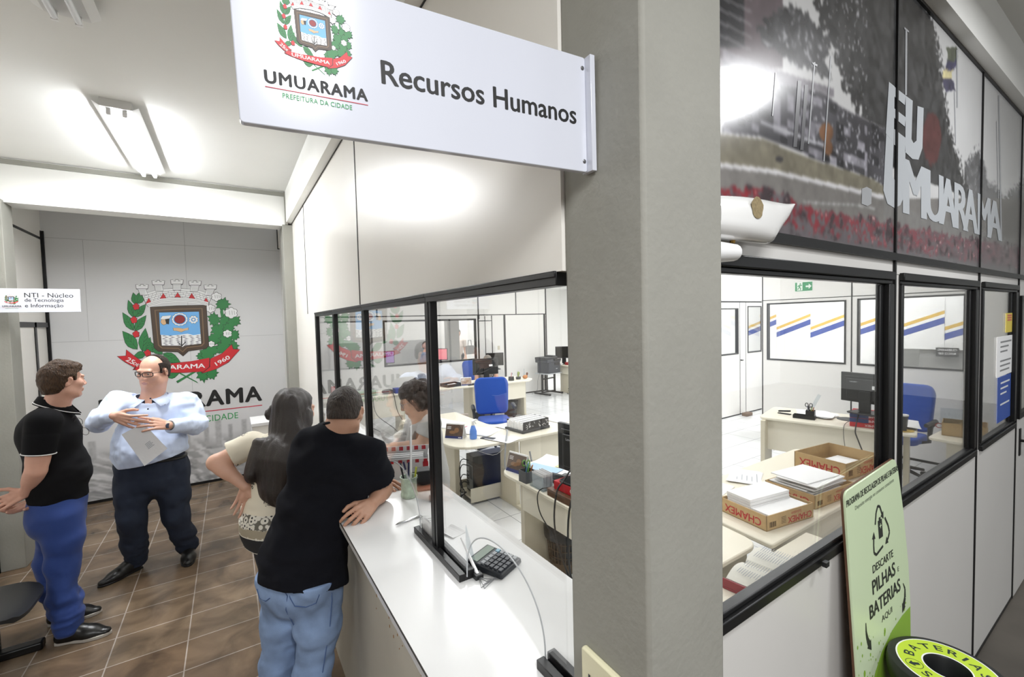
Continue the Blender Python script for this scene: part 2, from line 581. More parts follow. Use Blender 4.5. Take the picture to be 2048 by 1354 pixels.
for i, (x0, x1, lb) in enumerate(wins):
    w = thing('window_%d' % (5 + i), lb, 'window')
    w['kind'] = 'structure'
    fw = 0.045
    f = MB()
    z0, z1 = 1.16, 2.075
    f.box(x0, x1, YB - 0.026, YB + 0.014, z0, z0 + 0.03)
    f.box(x0, x1, YB - 0.016, YB + 0.012, z0 + 0.03, z0 + 0.044)
    f.box(x0, x1, YB - 0.026, YB + 0.014, z1 - 0.03, z1)
    f.box(x0, x1, YB - 0.016, YB + 0.012, z1 - fw, z1 - 0.03)
    f.box(x0, x0 + 0.02, YB - 0.02, YB + 0.014, z0 + 0.04, z1 - fw)
    f.box(x1 - 0.078, x1 - 0.05, YB - 0.004, YB + 0.012, z0 + 0.04, z1 - fw)
    f.box(x1 - 0.046, x1, YB - 0.022, YB + 0.014, z0 + 0.04, z1 - fw)
    f.build('frame', BLACKF, w, bevel=0.003)
    boxes('pane', GLASS, [(x0 + 0.012, x1 - 0.05, YB - 0.0025, YB + 0.0025, z0 + 0.038, z1 - fw + 0.005)], w)
    if i == 0:
        boxes('latch', BLACKP, [(x0 + 0.62, x0 + 0.64, YB - 0.042, YB - 0.03, z0 + 0.005, z0 + 0.02)], w)
d = thing('door_2', 'plain white door with black lever handle past the narrow window', 'door')
d['kind'] = 'structure'
boxes('leaf', mat('grey_white_panel'), [(4.32, 5.24, YB - 0.02, YB + 0.02, 0.012, 1.2, 0), (4.32, 5.24, YB - 0.02, YB + 0.02, 2.0, 2.07, 0)], d)
boxes('glazing_frame', BLACKF, [(4.32, 5.24, YB - 0.028, YB + 0.02, 1.2, 1.235), (4.32, 5.24, YB - 0.028, YB + 0.02, 1.975, 2.01), (4.32, 4.365, YB - 0.028, YB + 0.02, 1.235, 1.975), (5.2, 5.24, YB - 0.028, YB + 0.02, 1.235, 1.975)], d)
boxes('pane', mat('frosted_pane', 'a8a79e', 0.35), [(4.36, 5.2, YB - 0.003, YB + 0.003, 1.23, 1.98)], d)
h = MB()
h.tube([(4.38, YB - 0.02, 1.05), (4.38, YB - 0.065, 1.05), (4.5, YB - 0.07, 1.05)], 0.009)
h.box(4.36, 4.4, YB - 0.026, YB - 0.02, 0.95, 1.13)
h.build('door_handle', BLACKM, d, smooth=True)

# ---- office walls
xe, yd, yc = 7.35, 4.7, 9.48
def glazed(axis, c, spans, z0, z1, mt, th=0.02):
    """Wall along an axis with window openings; spans = [(a, b, is_window)]."""
    b = MB()
    def put(a0, a1, q0, q1, m, t=th):
        if axis == 'x':
            b.box(c - t, c + t, a0, a1, q0, q1, m)
        else:
            b.box(a0, a1, c - t, c + t, q0, q1, m)
    for a, e, k in spans:
        if k:
            put(a, e, 0, k[0], 0)
            put(a, e, k[1], z1, 0)
        else:
            put(a, e, 0, z1, 0)
    return b, put


def window_at(n, axis, c, a, e, z0, z1, lb, fr=0.022, sub=None, m=None):
    w = thing('window_%d' % n, lb, 'window')
    w['kind'] = 'structure'
    f, g = MB(), MB()
    def put(b, a0, a1, q0, q1, t):
        if axis == 'x':
            b.box(c - t, c + t, a0, a1, q0, q1)
        else:
            b.box(a0, a1, c - t, c + t, q0, q1)
    put(f, a, e, z0, z0 + fr, 0.03); put(f, a, e, z1 - fr, z1, 0.03)
    put(f, a, a + fr, z0 + fr, z1 - fr, 0.03); put(f, e - fr, e, z0 + fr, z1 - fr, 0.03)
    f.build('frame', m or BLACKF, w)
    put(g, a + fr, e - fr, z0 + fr, z1 - fr, 0.002)
    g.build('pane', GLASS, w)
    return w


b, put = glazed('x', xe, [(0.66, 1.43, None), (1.43, 2.5, (1.19, 2.115)), (2.5, 2.63, None), (2.63, 3.715, (1.19, 2.105)), (3.715, 3.8, None)], 0, 3.08, 0)
for y in (3.785, 2.565):
    put(y - 0.008, y + 0.008, 0.0, 3.08, 1, 0.023)
put(0.66, 3.8, 2.147, 2.157, 1, 0.023)
put(0.66, 3.7, 0, 0.03, 1, 0.024)
struct(b.build('wall_office_east', [OPANEL, BLACKF]))
window_at(8, 'x', xe, 2.63, 3.715, 1.19, 2.105, 'black framed office window beneath the green exit sign')
window_at(9, 'x', xe, 1.43, 2.5, 1.19, 2.115, 'black framed office window right of the exit sign window, above the blue chair')

b, put = glazed('y', yd, [(6.2, 7.3, None), (7.3, 8.18, (1.18, 2.06)), (8.18, 8.5, None), (8.5, 9.12, (1.18, 2.1)), (9.12, 9.6, None)], 0, 3.08, 0)
for x in (8.235, 8.44, 9.12):
    put(x - 0.006, x + 0.006, 0.0, 2.17, 1, 0.023)
put(6.2, 9.6, 2.165, 2.195, 1, 0.023)
put(6.2, 9.6, 0, 0.02, 1, 0.024)
struct(b.build('wall_office_inner', [OPANEL, BLACKF]))
w = window_at(10, 'y', yd, 7.3, 8.18, 1.18, 2.06, 'grey framed pane in the office door left of the exit sign')
w = window_at(11, 'y', yd, 8.5, 9.1, 1.18, 2.1, 'narrow office window between the door and the corner')
dh = tag(MB().tube([(8.26, yd - 0.02, 1.06), (8.26, yd - 0.07, 1.06), (8.2, yd - 0.075, 1.06)], 0.012).build('door_3', BLACKM, smooth=True), None)
struct(dh)

b, put = glazed('y', yc, [(0.64, 1.0, None), (1.0, 2.55, (1.0, 2.0)), (2.55, 2.78, None), (2.78, 5.06, (0.985, 2.0)), (5.06, 7.2, None)], 0, 3.08, 0)
for x in (2.66, 5.13, 6.24, 7.2):
    put(x - 0.016, x + 0.016, 2.08, 3.08, 1, 0.023)
put(0.64, 7.2, 2.075, 2.098, 1, 0.023)
for x in (5.13, 5.88, 7.15):
    put(x - 0.03, x + 0.03, 0, 2.08, 1, 0.023)
put(5.13, 7.2, 0, 0.03, 1, 0.024)
struct(b.build('wall_office_far', [OPANEL, BLACKF]))
window_at(12, 'y', yc, 1.0, 2.55, 1.0, 2.0, 'office window at far end, left of its neighbour', 0.03, m=GREYAL)
window_at(13, 'y', yc, 2.78, 5.06, 0.985, 2.0, 'wide black framed office window at the far end', 0.04)
b = MB()
b.box(5.14, 5.5, yc - 0.03, yc - 0.021, 0.03, 1.98, 0)
b.box(5.14, 5.5, yc - 0.034, yc - 0.028, 1.93, 1.95, 1)
b.box(5.3, 5.315, yc - 0.034, yc - 0.028, 0.03, 2.06, 1)
b.box(5.49, 5.51, yc - 0.034, yc - 0.02, 0.03, 2.07, 1)
struct(b.build('door_4', [OPANEL, BLACKF]))
b = MB()
b.box(5.66, 5.72, yc - 0.03, yc - 0.02, 1.2, 1.3)
tag(b.build('light_switch', mat('beige_plastic', 'cfc7b2', 0.5)), 'beige light switch on the white wall left of the black post', 'light switch')

# rooms seen through those windows
struct(boxes('wall_archive', [OPANEL, mat('grey_cabinet', 'a7a7a5', 0.5)], [(0.64, 7.2, 12.6, 12.66, 0, 3.08, 0), (2.2, 5.0, 12.3, 12.6, 0, 1.42, 1), (4.95, 5.3, 10.9, 11.1, 0, 3.0, 1), (1.2, 1.9, 12.4, 12.6, 0, 1.6, 1)]))
struct(boxes('wall_annex', [OPANEL, BLACKF], [(7.2, 13, 13.2, 13.26, 0, 3.08, 0), (7.19, 7.23, 9.46, 9.5, 0, 3.08, 1)]))
# ================================================================ OFFICE FURNITURE AND THINGS
TZ = 0.74
BLUEF = mat('blue_chair_fabric', '1f4fae', 0.85, bump=(300, 0.25), sheen=0.2)
PLUM = mat('print_blue', '2c3f73', 0.6)


def rounded(pts, r, n=6):
    """Closed outline with rounded corners; r is one radius or one per corner."""
    out = []
    L = len(pts)
    for i, p in enumerate(pts):
        ri = r[i] if isinstance(r, (list, tuple)) else r
        p = Vector((p[0], p[1]))
        a, b = Vector(pts[i - 1][:2]), Vector(pts[(i + 1) % L][:2])
        if ri <= 0:
            out.append((p.x, p.y))
            continue
        da, db = (a - p).normalized(), (b - p).normalized()
        t = ri / math.tan(max(0.05, math.acos(max(-1, min(1, da.dot(db)))) / 2))
        p0, p1 = p + da * t, p + db * t
        for k in range(n + 1):
            s = k / n
            q = p0 * (1 - s) ** 2 + p * 2 * s * (1 - s) + p1 * s * s
            out.append((q.x, q.y))
    return out


def desk(label, outline, r, legs, panels, loc=(0, 0, 0), rz=0.0, group='cream office desks', name='office_desk', z=TZ):
    t = thing(name, label, 'desk', loc, rz, group)
    MB().prism(rounded(outline, r), z - 0.027, z).build('desktop', LAM, t, bevel=0.006)
    for x, y, dx, dy in legs:
        b = MB()
        b.box(x - dx / 2, x + dx / 2, y - dy / 2, y + dy / 2, 0.035, z - 0.027)
        fx, fy = (dx / 2, 0.27) if dy >= dx else (0.27, dy / 2)
        b.box(x - fx, x + fx, y - fy, y + fy, 0, 0.035)
        b.build('leg', LEGM, t, bevel=0.004)
    for x0, x1, y0, y1, zz in panels:
        boxes('modesty_panel', LAM, [(x0, x1, y0, y1, zz, z - 0.027)], t, bevel=0.002)
    return t


desk('cream desk nearest the counter, carrying a monitor raised on red paper packs', [(1.75, 1.19), (2.27, 1.19), (2.36, 1.85), (2.4, 2.98), (1.75, 2.98)], [0.03, 0.1, 0.02, 0.1, 0.16],
     [(1.98, 2.72, 0.34, 0.05), (1.98, 1.36, 0.34, 0.05)], [(1.8, 1.82, 1.38, 2.7, 0.5)])
desk('cream desk along the mural windows, holding three cardboard trays of paper', [(2.3, 1.14), (4.16, 1.14), (4.16, 1.86), (2.38, 1.86)], [0.02, 0.05, 0.05, 0.02],
     [(2.5, 1.5, 0.34, 0.05), (4.0, 1.5, 0.05, 0.5)], [(2.45, 4.0, 1.2, 1.22, 0.4)])
desk('cream corner desk with rounded end, in front of the nearer blue chair', [(1.72, 3.66), (2.42, 3.62), (4.3, 3.62), (4.3, 4.3), (2.46, 4.3), (2.46, 5.25), (1.72, 5.25)], [0.3, 0.0, 0.05, 0.05, 0.12, 0.05, 0.05],
     [(1.98, 4.36, 0.06, 0.3), (2.42, 3.86, 0.05, 0.3), (4.1, 3.95, 0.05, 0.5)], [(2.45, 4.1, 3.69, 3.71, 0.4)])
desk('long cream desk in mid office where a person sits behind a monitor', [(2.95, 7.22), (3.7, 7.14), (4.95, 7.08), (5.16, 7.26), (5.1, 7.85), (2.95, 7.9)], [0.04, 0.03, 0.15, 0.12, 0.06, 0.04],
     [(3.1, 7.5, 0.05, 0.4), (3.78, 7.42, 0.05, 0.4), (4.95, 7.45, 0.05, 0.4)], [(3.8, 4.93, 7.2, 7.22, 0.38)])
desk('cream desk behind the attendant, crowded with a green box and papers', [(0.95, 7.2), (2.6, 7.2), (2.6, 7.85), (0.95, 7.85)], 0.04, [(2.45, 7.5, 0.05, 0.4), (1.1, 7.5, 0.05, 0.4)], [(1.12, 2.44, 7.26, 7.28, 0.36)])
desk('cream desk at the far right of the office past the printer', [(7.2, 8.2), (8.6, 8.2), (8.6, 9.35), (7.24, 9.38)], 0.05, [(7.36, 8.8, 0.05, 0.5), (8.4, 8.8, 0.05, 0.5)], [(7.3, 7.32, 8.4, 9.3, 0.5)])
E_RZ = -math.atan2(0.24, 0.97)
e_desk = desk('cream desk under the exit sign wall, with stapler and black cup', [(0, -1.36), (0.72, -1.36), (0.74, 0), (0, 0)], [0.04, 0.03, 0.06, 0.1], [(0.1, -0.06, 0.32, 0.045), (0.36, -1.28, 0.5, 0.045)],
              [(0.06, 0.08, -1.25, -0.08, 0.36)], loc=(5.13, 2.7, 0), rz=-E_RZ)
desk('cream side desk continuing right from the exit wall desk, with cardboard box', [(5.42, 0.72), (6.1, 0.72), (6.3, 1.31), (5.46, 1.31)], [0.03, 0.03, 0.03, 0.06], [(5.9, 0.9, 0.4, 0.05)], [(5.55, 5.57, 0.8, 1.2, 0.4)])
cab = thing('low_cabinet', 'low cream cabinet under the wide mural window, an open book on it', 'cabinet', (1.75, 0.9, 0))
boxes('body', LAM, [(-0.5, 0.85, -0.2, 0.2, 0, 0.70)], cab, bevel=0.003)
boxes('top', LAM, [(-0.52, 0.87, -0.22, 0.22, 0.70, 0.725)], cab, bevel=0.004)


def face(ax=0.0):
    return Matrix.Rotation(ax, 4, 'Z')


def monitor(label, loc, rz, w=0.51, h=0.31, lift=0.12, brand=True, pic=None, sticker=False, group='office monitors'):
    """Screen faces local +x; its back faces -x."""
    t = thing('monitor', label, 'monitor', loc, rz, group)
    b = MB()
    b.box(-0.012, 0.02, -w / 2, w / 2, lift, lift + h)
    b.box(-0.04, -0.012, -w * 0.36, w * 0.36, lift + h * 0.12, lift + h * 0.8)
    b.box(-0.022, -0.012, -w * 0.42, w * 0.42, lift + h * 0.86, lift + h * 0.89)
    b.build('housing', BLACKP, t, bevel=0.008)
    boxes('screen', pic or mat('screen_black', '08090b', 0.15), [(0.02, 0.0215, -w / 2 + 0.014, w / 2 - 0.014, lift + 0.022, lift + h - 0.014)], t)
    b = MB()
    b.box(-0.06, -0.038, -0.055, 0.055, 0.012, lift + h * 0.42)
    b.build('stand', BLACKP, t, bevel=0.006)
    MB().prism(rounded([(-0.15, -0.13), (0.1, -0.13), (0.1, 0.13), (-0.15, 0.13)], 0.05), 0, 0.014).build('base', BLACKP, t, bevel=0.004)
    if brand:
        k = MB(frame3((-0.0405, 0, 0), (0, -1, 0), (0, 0, 1)))
        write(k, 'Lenovo', -w * 0.22, lift + h * 0.68, h=0.017, z=0.001)
        k.build('lettering', mat('pale_print', 'c9cbd0', 0.5), t)
    if sticker:
        boxes('sticker', PAPER, [(-0.0415, -0.0402, -0.13, -0.06, lift + h * 0.5, lift + h * 0.62)], t)
    return t


def chair(label, loc, rz, cushion_tilt=0.1, w=0.47, h=0.5, zb=0.56):
    """Swivel chair looking along local +y."""
    t = thing('swivel_chair', label, 'chair', loc, rz, 'blue office chairs')
    def pad(ww, hh, th, nm, M):
        b = MB(M)
        o = rounded([(-ww / 2 * 0.92, -hh / 2), (ww / 2 * 0.92, -hh / 2), (ww / 2, hh / 2 * 0.6), (ww / 2 * 0.9, hh / 2), (-ww / 2 * 0.9, hh / 2), (-ww / 2, hh / 2 * 0.6)], [0.09, 0.09, 0.05, 0.1, 0.1, 0.05])
        b.prism(o, -th / 2, th / 2)
        return b.build(nm, BLUEF, t, bevel=0.025, seg=3)
    pad(w, h, 0.075, 'backrest', Matrix.Translation((0, -0.22, zb + h / 2)) @ Matrix.Rotation(PI / 2 + cushion_tilt, 4, 'X'))
    pad(0.48, 0.46, 0.08, 'seat', Matrix.Translation((0, 0.02, 0.47)))
    MB().tube([(0, -0.27, zb + 0.2), (0, -0.29, 0.5), (0, -0.2, 0.42), (0, 0, 0.42)], 0.02).build('back_support', BLACKP, t, smooth=True)
    MB().lathe([(0.028, 0.12), (0.028, 0.42), (0.06, 0.43)], 12, caps=True).build('gas_column', BLACKP, t, smooth=True)
    for sx in (-1, 1):
        MB().tube([(sx * 0.2, 0.02, 0.44), (sx * 0.29, 0.02, 0.47), (sx * 0.3, 0.03, 0.64), (sx * 0.3, -0.1, 0.68), (sx * 0.3, 0.14, 0.67)], [0.018, 0.02, 0.025, 0.03, 0.022]).build('armrest', DGREY, t, smooth=True)
    for k in range(5):
        a = 2 * PI * k / 5 + 0.3
        l = MB().tube([(0, 0, 0.13), (0.28 * math.cos(a), 0.28 * math.sin(a), 0.075)], [0.025, 0.016]).build('leg', BLACKP, t, smooth=True)
        MB(Matrix.Translation((0.28 * math.cos(a), 0.28 * math.sin(a), 0.028)) @ Matrix.Rotation(a, 4, 'Z') @ Matrix.Rotation(PI / 2, 4, 'Y')).lathe([(0.0, -0.02), (0.028, -0.018), (0.028, 0.018), (0.0, 0.02)], 12).build('caster', BLACKP, l, smooth=True)
    return t


chair('bright blue swivel chair pushed back behind the corner desk', (3.2, 5.5, 0), 2.75, w=0.52, h=0.55, zb=0.53)
chair('blue swivel chair behind the desk under the exit sign wall', (6.5, 1.82, 0), 1.5, w=0.52, h=0.55, zb=0.52)
chair('blue swivel chair of the person seated behind the mid office monitor', (4.62, 8.62, 0), 3.25, w=0.5, h=0.5, zb=0.55)

monitor('black monitor raised on red paper packs on the desk nearest the counter', (1.95, 2.15, TZ + 0.1085), 0.1, lift=0.03, h=0.33)
monitor('black monitor seen from behind on paper packs below the exit sign', (5.5, 1.78, TZ + 0.142), -0.2, lift=0.1, sticker=True)
monitor('black monitor hiding the person seated at the mid office desk', (4.13, 7.38, TZ), 1.35, lift=0.16, brand=False, sticker=True)
monitor('black monitor with dark screen on the far right desk past the printer', (7.42, 8.98, TZ + 0.001), -2.2, lift=0.16, w=0.46, brand=False)
monitor('black monitor seen through the gap of the far white door', (5.35, 9.1, TZ + 0.02), 4.4, lift=0.09, w=0.44, brand=False)
monitor('monitor with a pink picture on its screen behind the far window', (4.55, 10.6, 0.86), -2.2, lift=0.1, w=0.46, brand=False, pic=mat('screen_pink', 'e0808a', 0.4, emit=0.7))
monitor('monitor with a purple picture on its screen behind the far window', (3.2, 10.8, 0.84), -2.0, lift=0.1, w=0.46, brand=False, pic=mat('screen_purple', '7d5ca0', 0.4, emit=0.7))
for lab, x0, x1 in (('grey desk under the pink screen behind the far window', 4.1, 4.95), ('grey desk under the purple screen behind the far window', 2.7, 3.8)):
    t = thing('office_desk', lab, 'desk', (x0, 10.3, 0))
    boxes('desktop', LAM, [(0, x1 - x0, 0, 0.8, 0.81, 0.84)], t)
    boxes('modesty_panel', LAM, [(0.03, x1 - x0 - 0.03, 0.05, 0.07, 0.2, 0.81)], t)
    for lx in (0.02, x1 - x0 - 0.06):
        boxes('leg', LEGM, [(lx, lx + 0.04, 0.1, 0.7, 0, 0.81)], t)
for q in bpy.data.objects:
    if q.name.startswith('monitor') and q.location.y > 10:
        q.location.z = 0.84


def sheet(label, x, y, w, h, rz, z=TZ, col=None, n=1, curl=0.004, group='loose papers on the desks', name='paper_sheet', cat='paper', marks=0):
    """One sheet or a thin stack of paper, gently curled, with lines of print."""
    b = MB()
    g = 7
    for q in range(n):
        a = (q - n / 2) * 0.05
        ca, sa = math.cos(a), math.sin(a)
        vs = []
        for i in range(g):
            for j in range(g):
                u, v = (i / (g - 1) - 0.5) * w, (j / (g - 1) - 0.5) * h
                vs.append((u * ca - v * sa, u * sa + v * ca, 0.001 + q * 0.0012 + curl * (2 * abs(i / (g - 1) - 0.5)) ** 3 * (1 + j / g)))
        b.add(vs, [(i * g + j, (i + 1) * g + j, (i + 1) * g + j + 1, i * g + j + 1) for i in range(g - 1) for j in range(g - 1)], 0)
    zz = 0.0016 + (n - 1) * 0.0012
    rr = random.Random(int(x * 100 + y * 1000))
    for k in range(marks):
        v = -h * 0.38 + k * h * 0.76 / max(1, marks)
        L = w * (0.3 + 0.4 * rr.random())
        b.box(-w * 0.36, -w * 0.36 + L, v, v + 0.004, zz, zz + 0.0005, 1)
    o = b.build(name, [col or PAPER, mat('grey_print', '9aa0aa', 0.7)], smooth=False)
    o.location = (x, y, z)
    o.rotation_euler = (0, 0, rz)
    so = o.modifiers.new('solid', 'SOLIDIFY')
    so.thickness = 0.0006
    return tag(o, label, cat, group)


def ream_text(k, w, h, up=True):
    write(k, 'CHAMEX', 0, 0, h=h, bold=0.03, flip=not up)


def paper_tray(label, loc, rz, w, d, h, upside=True):
    """Cut-down copy paper carton standing open; local x is its long side."""
    t = thing('paper_tray', label, 'box', loc, rz, 'cardboard paper trays on the window desk')
    th = 0.005
    b = MB()
    b.box(-w / 2, w / 2, -d / 2, d / 2, 0, th)
    b.box(-w / 2, w / 2, -d / 2, -d / 2 + th, 0, h)
    b.box(-w / 2, w / 2, d / 2 - th, d / 2, 0, h)
    b.box(-w / 2, -w / 2 + th, -d / 2, d / 2, 0, h)
    b.box(w / 2 - th, w / 2, -d / 2, d / 2, 0, h)
    b.build('carton', CARD, t)
    rp = mat('carton_red', 'b3262a', 0.7)
    k = MB(frame3((0, -d / 2 - 0.0006, 0), (1, 0, 0), (0, 0, 1)))
    write(k, 'CHAMEX', w * 0.2, h * 0.12, h=h * 0.42, bold=0.03, flip=upside)
    write(k, 'Solution', w * 0.12, h * 0.62, h=h * 0.22, flip=upside)
    k.M = frame3((-w / 2 - 0.0006, 0, 0), (0, -1, 0), (0, 0, 1))
    write(k, 'CHAMEX', 0, h * 0.18, w=d * 0.78, h=h * 0.5, bold=0.03, flip=upside)
    k.M = frame3((w / 2 + 0.0006, 0, 0), (0, 1, 0), (0, 0, 1))
    write(k, 'CHAMEX', 0, h * 0.2, w=d * 0.8, h=h * 0.45, bold=0.03, flip=upside)
    k.build('lettering', rp, t)
    k = MB(frame3((0, -d / 2 - 0.0007, 0), (1, 0, 0), (0, 0, 1)))
    for i in range(9):
        k.box(-w * 0.44 + i * 0.006, -w * 0.44 + i * 0.006 + (0.004 if i % 3 else 0.002), h * 0.2, h * 0.55, 0, 0.0004)
    for i in range(5):
        k.box(-w * 0.2, -w * 0.1, h * (0.25 + 0.1 * i), h * (0.28 + 0.1 * i), 0, 0.0004)
    k.build('small_print', mat('brown_ink', '5a4423', 0.8), t)
    return t


def ream(label, loc, rz, d, n, col=PAPER, loose=0.0, name='paper_stack'):
    b = MB()
    rr = random.Random(n)
    z = 0
    for i in range(n):
        h = d[2] / n
        ox, oy = (rr.random() - 0.5) * loose, (rr.random() - 0.5) * loose
        b.cbox((ox, oy, z + h / 2), (d[0] * (1 - loose * rr.random()), d[1] * (1 - loose * rr.random()), h * 0.94), rz=(rr.random() - 0.5) * loose * 2)
        z += h
    o = b.build(name, [col], bevel=0.0015)
    o.location = loc
    o.rotation_euler = (0, 0, rz)
    return tag(o, label, 'paper stack', 'paper stacks in the cardboard trays')


aA, aB, aC = math.atan2(-0.24, -0.06) + PI, 0, 0
paper_tray('cardboard paper tray nearest the pillar, holding two levels of paper', (2.64, 1.345, TZ), -0.16, 0.40, 0.30, 0.085)
paper_tray('middle cardboard paper tray, heaped with curled sheets', (3.16, 1.335, TZ), -0.10, 0.44, 0.31, 0.085)
paper_tray('cardboard paper tray nearest the window post, nearly empty', (3.86, 1.44, TZ), -0.12, 0.46, 0.36, 0.12)
ream('neat white stack filling back of the tray nearest the pillar', (2.655, 1.40, TZ + 0.006), -0.16, (0.34, 0.16, 0.115), 6, loose=0.01)
ream('lower white stack at front of the tray nearest the pillar', (2.635, 1.262, TZ + 0.006), -0.16, (0.34, 0.11, 0.07), 4, loose=0.01)
ream('untidy heap of curled sheets in the middle tray', (3.18, 1.345, TZ + 0.006), -0.10, (0.36, 0.25, 0.125), 16, loose=0.06)
ream('thin white stack lying in the nearly empty tray', (3.86, 1.42, TZ + 0.006), -0.12, (0.40, 0.24, 0.035), 3, loose=0.01)
sheet('printed sheets fanned out behind the middle paper tray', 3.12, 1.74, 0.3, 0.21, 0.5, n=4, marks=5)
sheet('blank sheet at the pillar side behind the paper trays', 2.72, 1.76, 0.3, 0.21, 0.2, n=2)

bk = thing('open_book', 'thick open book with red cover on the low cabinet by the window', 'book', (2.0, 0.98, 0.726), 0.12)
b = MB(Matrix.Translation((0, 0, 0.0)))
for sx in (-1, 1):
    pr = [(0, 0.02)] + [(sx * (0.02 + 0.17 * k / 8), 0.05 + 0.02 * math.sin(PI * k / 8 * 0.9) - 0.012 * (k / 8) ** 2) for k in range(9)] + [(sx * 0.19, 0.01), (0, 0.01)]
    old = b.M
    b.M = Matrix(((1, 0, 0, 0), (0, 0, 1, 0), (0, 1, 0, 0), (0, 0, 0, 1)))
    b.prism(pr, -0.13, 0.13)
    b.M = old
pg = b.build('page', mat('book_page', 'e6e4da', 0.9), bk)
b = MB()
rr = random.Random(5)
for sx in (-1, 1):
    for c in range(2):
        for k in range(22):
            x0 = sx * 0.03 + sx * c * 0.075
            y = -0.11 + k * 0.01
            zz = 0.073 if c == 0 else 0.0705
            b.box(min(x0, x0 + sx * 0.06 * (0.7 + 0.3 * rr.random())), max(x0, x0 + sx * 0.06), y, y + 0.002, zz, zz + 0.0006)
b.build('print', mat('grey_print'), bk)
boxes('cover', mat('red_cover', '8e2430', 0.5), [(-0.205, 0.205, -0.14, 0.14, 0, 0.011), (-0.205, -0.196, -0.14, 0.14, 0.011, 0.045)], bk, bevel=0.002)


def ream_pack(label, loc, rz, d=(0.3, 0.215, 0.05), col=RED, group='red paper packs under the monitor', blue=False, flip=True):
    """Wrapped pack of copy paper; lettering on the two sides that face the hall."""
    t = thing('paper_pack', label, 'paper pack', loc, rz, group)
    boxes('wrapper', col, [(-d[0] / 2, d[0] / 2, -d[1] / 2, d[1] / 2, 0.0005, d[2])], t, bevel=0.003)
    k = MB(frame3((-d[0] / 2 - 0.0006, 0, 0), (0, -1, 0), (0, 0, 1)))
    write(k, 'CHAMEX', 0.03, d[2] * 0.25, h=d[2] * 0.5, bold=0.02, flip=flip)
    k.M = frame3((0, -d[1] / 2 - 0.0006, 0), (1, 0, 0), (0, 0, 1))
    write(k, 'CHAMEX', 0.0, d[2] * 0.25, h=d[2] * 0.5, bold=0.02, flip=flip)
    k.build('lettering', WHITE, t)
    if blue:
        boxes('blue_band', PLUM, [(-d[0] / 2 - 0.0008, -d[0] / 2, d[1] * 0.02, d[1] / 2, 0.002, d[2] - 0.002)], t)
    return t


# things on the desk nearest the counter
wt = tag(boxes('wooden_tray', mat('walnut', '5c3d25', 0.5, var=(8, 0.2), stretch=(1, 12, 1)), [(1.76, 2.28, 1.78, 2.34, TZ + 0.0005, TZ + 0.05)], bevel=0.003),
         'dark wooden box under the red paper pack on the nearest desk', 'wooden box')
ream_pack('red paper pack on the wooden box under the nearest monitor', (1.98, 2.1, TZ + 0.0505), 0.06, (0.36, 0.42, 0.058), flip=False)


def calendar(label, loc, rz, w=0.2, h=0.15, pic='59473c'):
    t = thing('desk_calendar', label, 'calendar', loc, rz, 'tent calendars on the desks')
    for s, nm in ((-1, 'front_leaf'), (1, 'back_leaf')):
        b = MB()
        dx = 0.055
        p = [(s * dx, -w / 2, 0.002), (s * dx, w / 2, 0.002), (s * 0.003, w / 2, h), (s * 0.003, -w / 2, h)]
        q = [(x - s * 0.003, y, z) for x, y, z in p]
        b.add(p + q, [(0, 1, 2, 3), (7, 6, 5, 4), (0, 4, 5, 1), (1, 5, 6, 2), (2, 6, 7, 3), (3, 7, 4, 0)])
        lf = b.build(nm, PAPER, t)
        ax = frame3((s * dx, 0, 0.002), (0, s, 0), (-s * (dx - 0.003), 0, h))
        k = MB(ax)
        k.box(-w * 0.48, w * 0.48, h * 0.2, h * 0.97, 0.0004, 0.001, 0)
        k.box(-w * 0.48, w * 0.48, h * 0.04, h * 0.2, 0.0004, 0.001, 1)
        k.ball((w * 0.12, h * 0.6, 0.001), (w * 0.14, h * 0.18, 0.0006), 2, 10)
        k.ball((-w * 0.1, h * 0.45, 0.001), (w * 0.2, h * 0.12, 0.0006), 2, 10)
        for i in range(3):
            k.box(-w * 0.42, -w * 0.2, h * (0.8 - 0.07 * i), h * (0.83 - 0.07 * i), 0.001, 0.0014, 3)
        k.box(w * 0.25, w * 0.42, h * 0.09, h * 0.14, 0.001, 0.0014, 3)
        k.build('picture', [mat('calendar_brown_' + pic, pic, 0.5, var=(30, 0.2)), mat('calendar_blue', '27336e', 0.5), mat('calendar_tan', '8f6a4a', 0.6), WHITE], lf)
    return t


calendar('tent calendar with brown picture standing at the rounded end of the nearest desk', (1.86, 2.83, TZ), 0.2)
calendar('tent calendar with brown picture beside the blue spray bottle', (1.9, 4.06, TZ), 0.7)
calendar('tent calendar with pale brown picture beside the black letter tray in mid office', (3.66, 7.3, TZ), 1.3, pic='a48f7e')


def pen_set(mbs, spots, cols, z0=0.0):
    for (x, y, dx, dy, L), c in zip(spots, cols):
        mbs.tube([(x, y, z0 + 0.004), (x + dx, y + dy, z0 + L)], 0.0042, 7, c)


PENC = [mat('pen_navy', '1b2260', 0.4), mat('pen_green', '66a83a', 0.4), mat('pen_orange', 'd8853a', 0.4), mat('pen_lightblue', '7fb5d8', 0.4), BLACKP, RED, WHITE, mat('pen_yellow', 'dfe34a', 0.4)]


def pens(spots, loc, labels, cat='pen', group=None, name='pen', rz=0):
    for i, (x, y, dx, dy, L, c) in enumerate(spots):
        t = thing(name, labels[i], cat, loc, rz, group)
        b = MB().tube([(x, y, 0.004), (x + dx * 0.75, y + dy * 0.75, L * 0.75)], 0.0045, 8)
        b.build('barrel', PENC[c], t, smooth=True)
        MB().tube([(x + dx * 0.75, y + dy * 0.75, L * 0.75), (x + dx, y + dy, L)], [0.0052, 0.0045], 8).build('cap', PENC[c] if c != 6 else PENC[0], t, smooth=True)


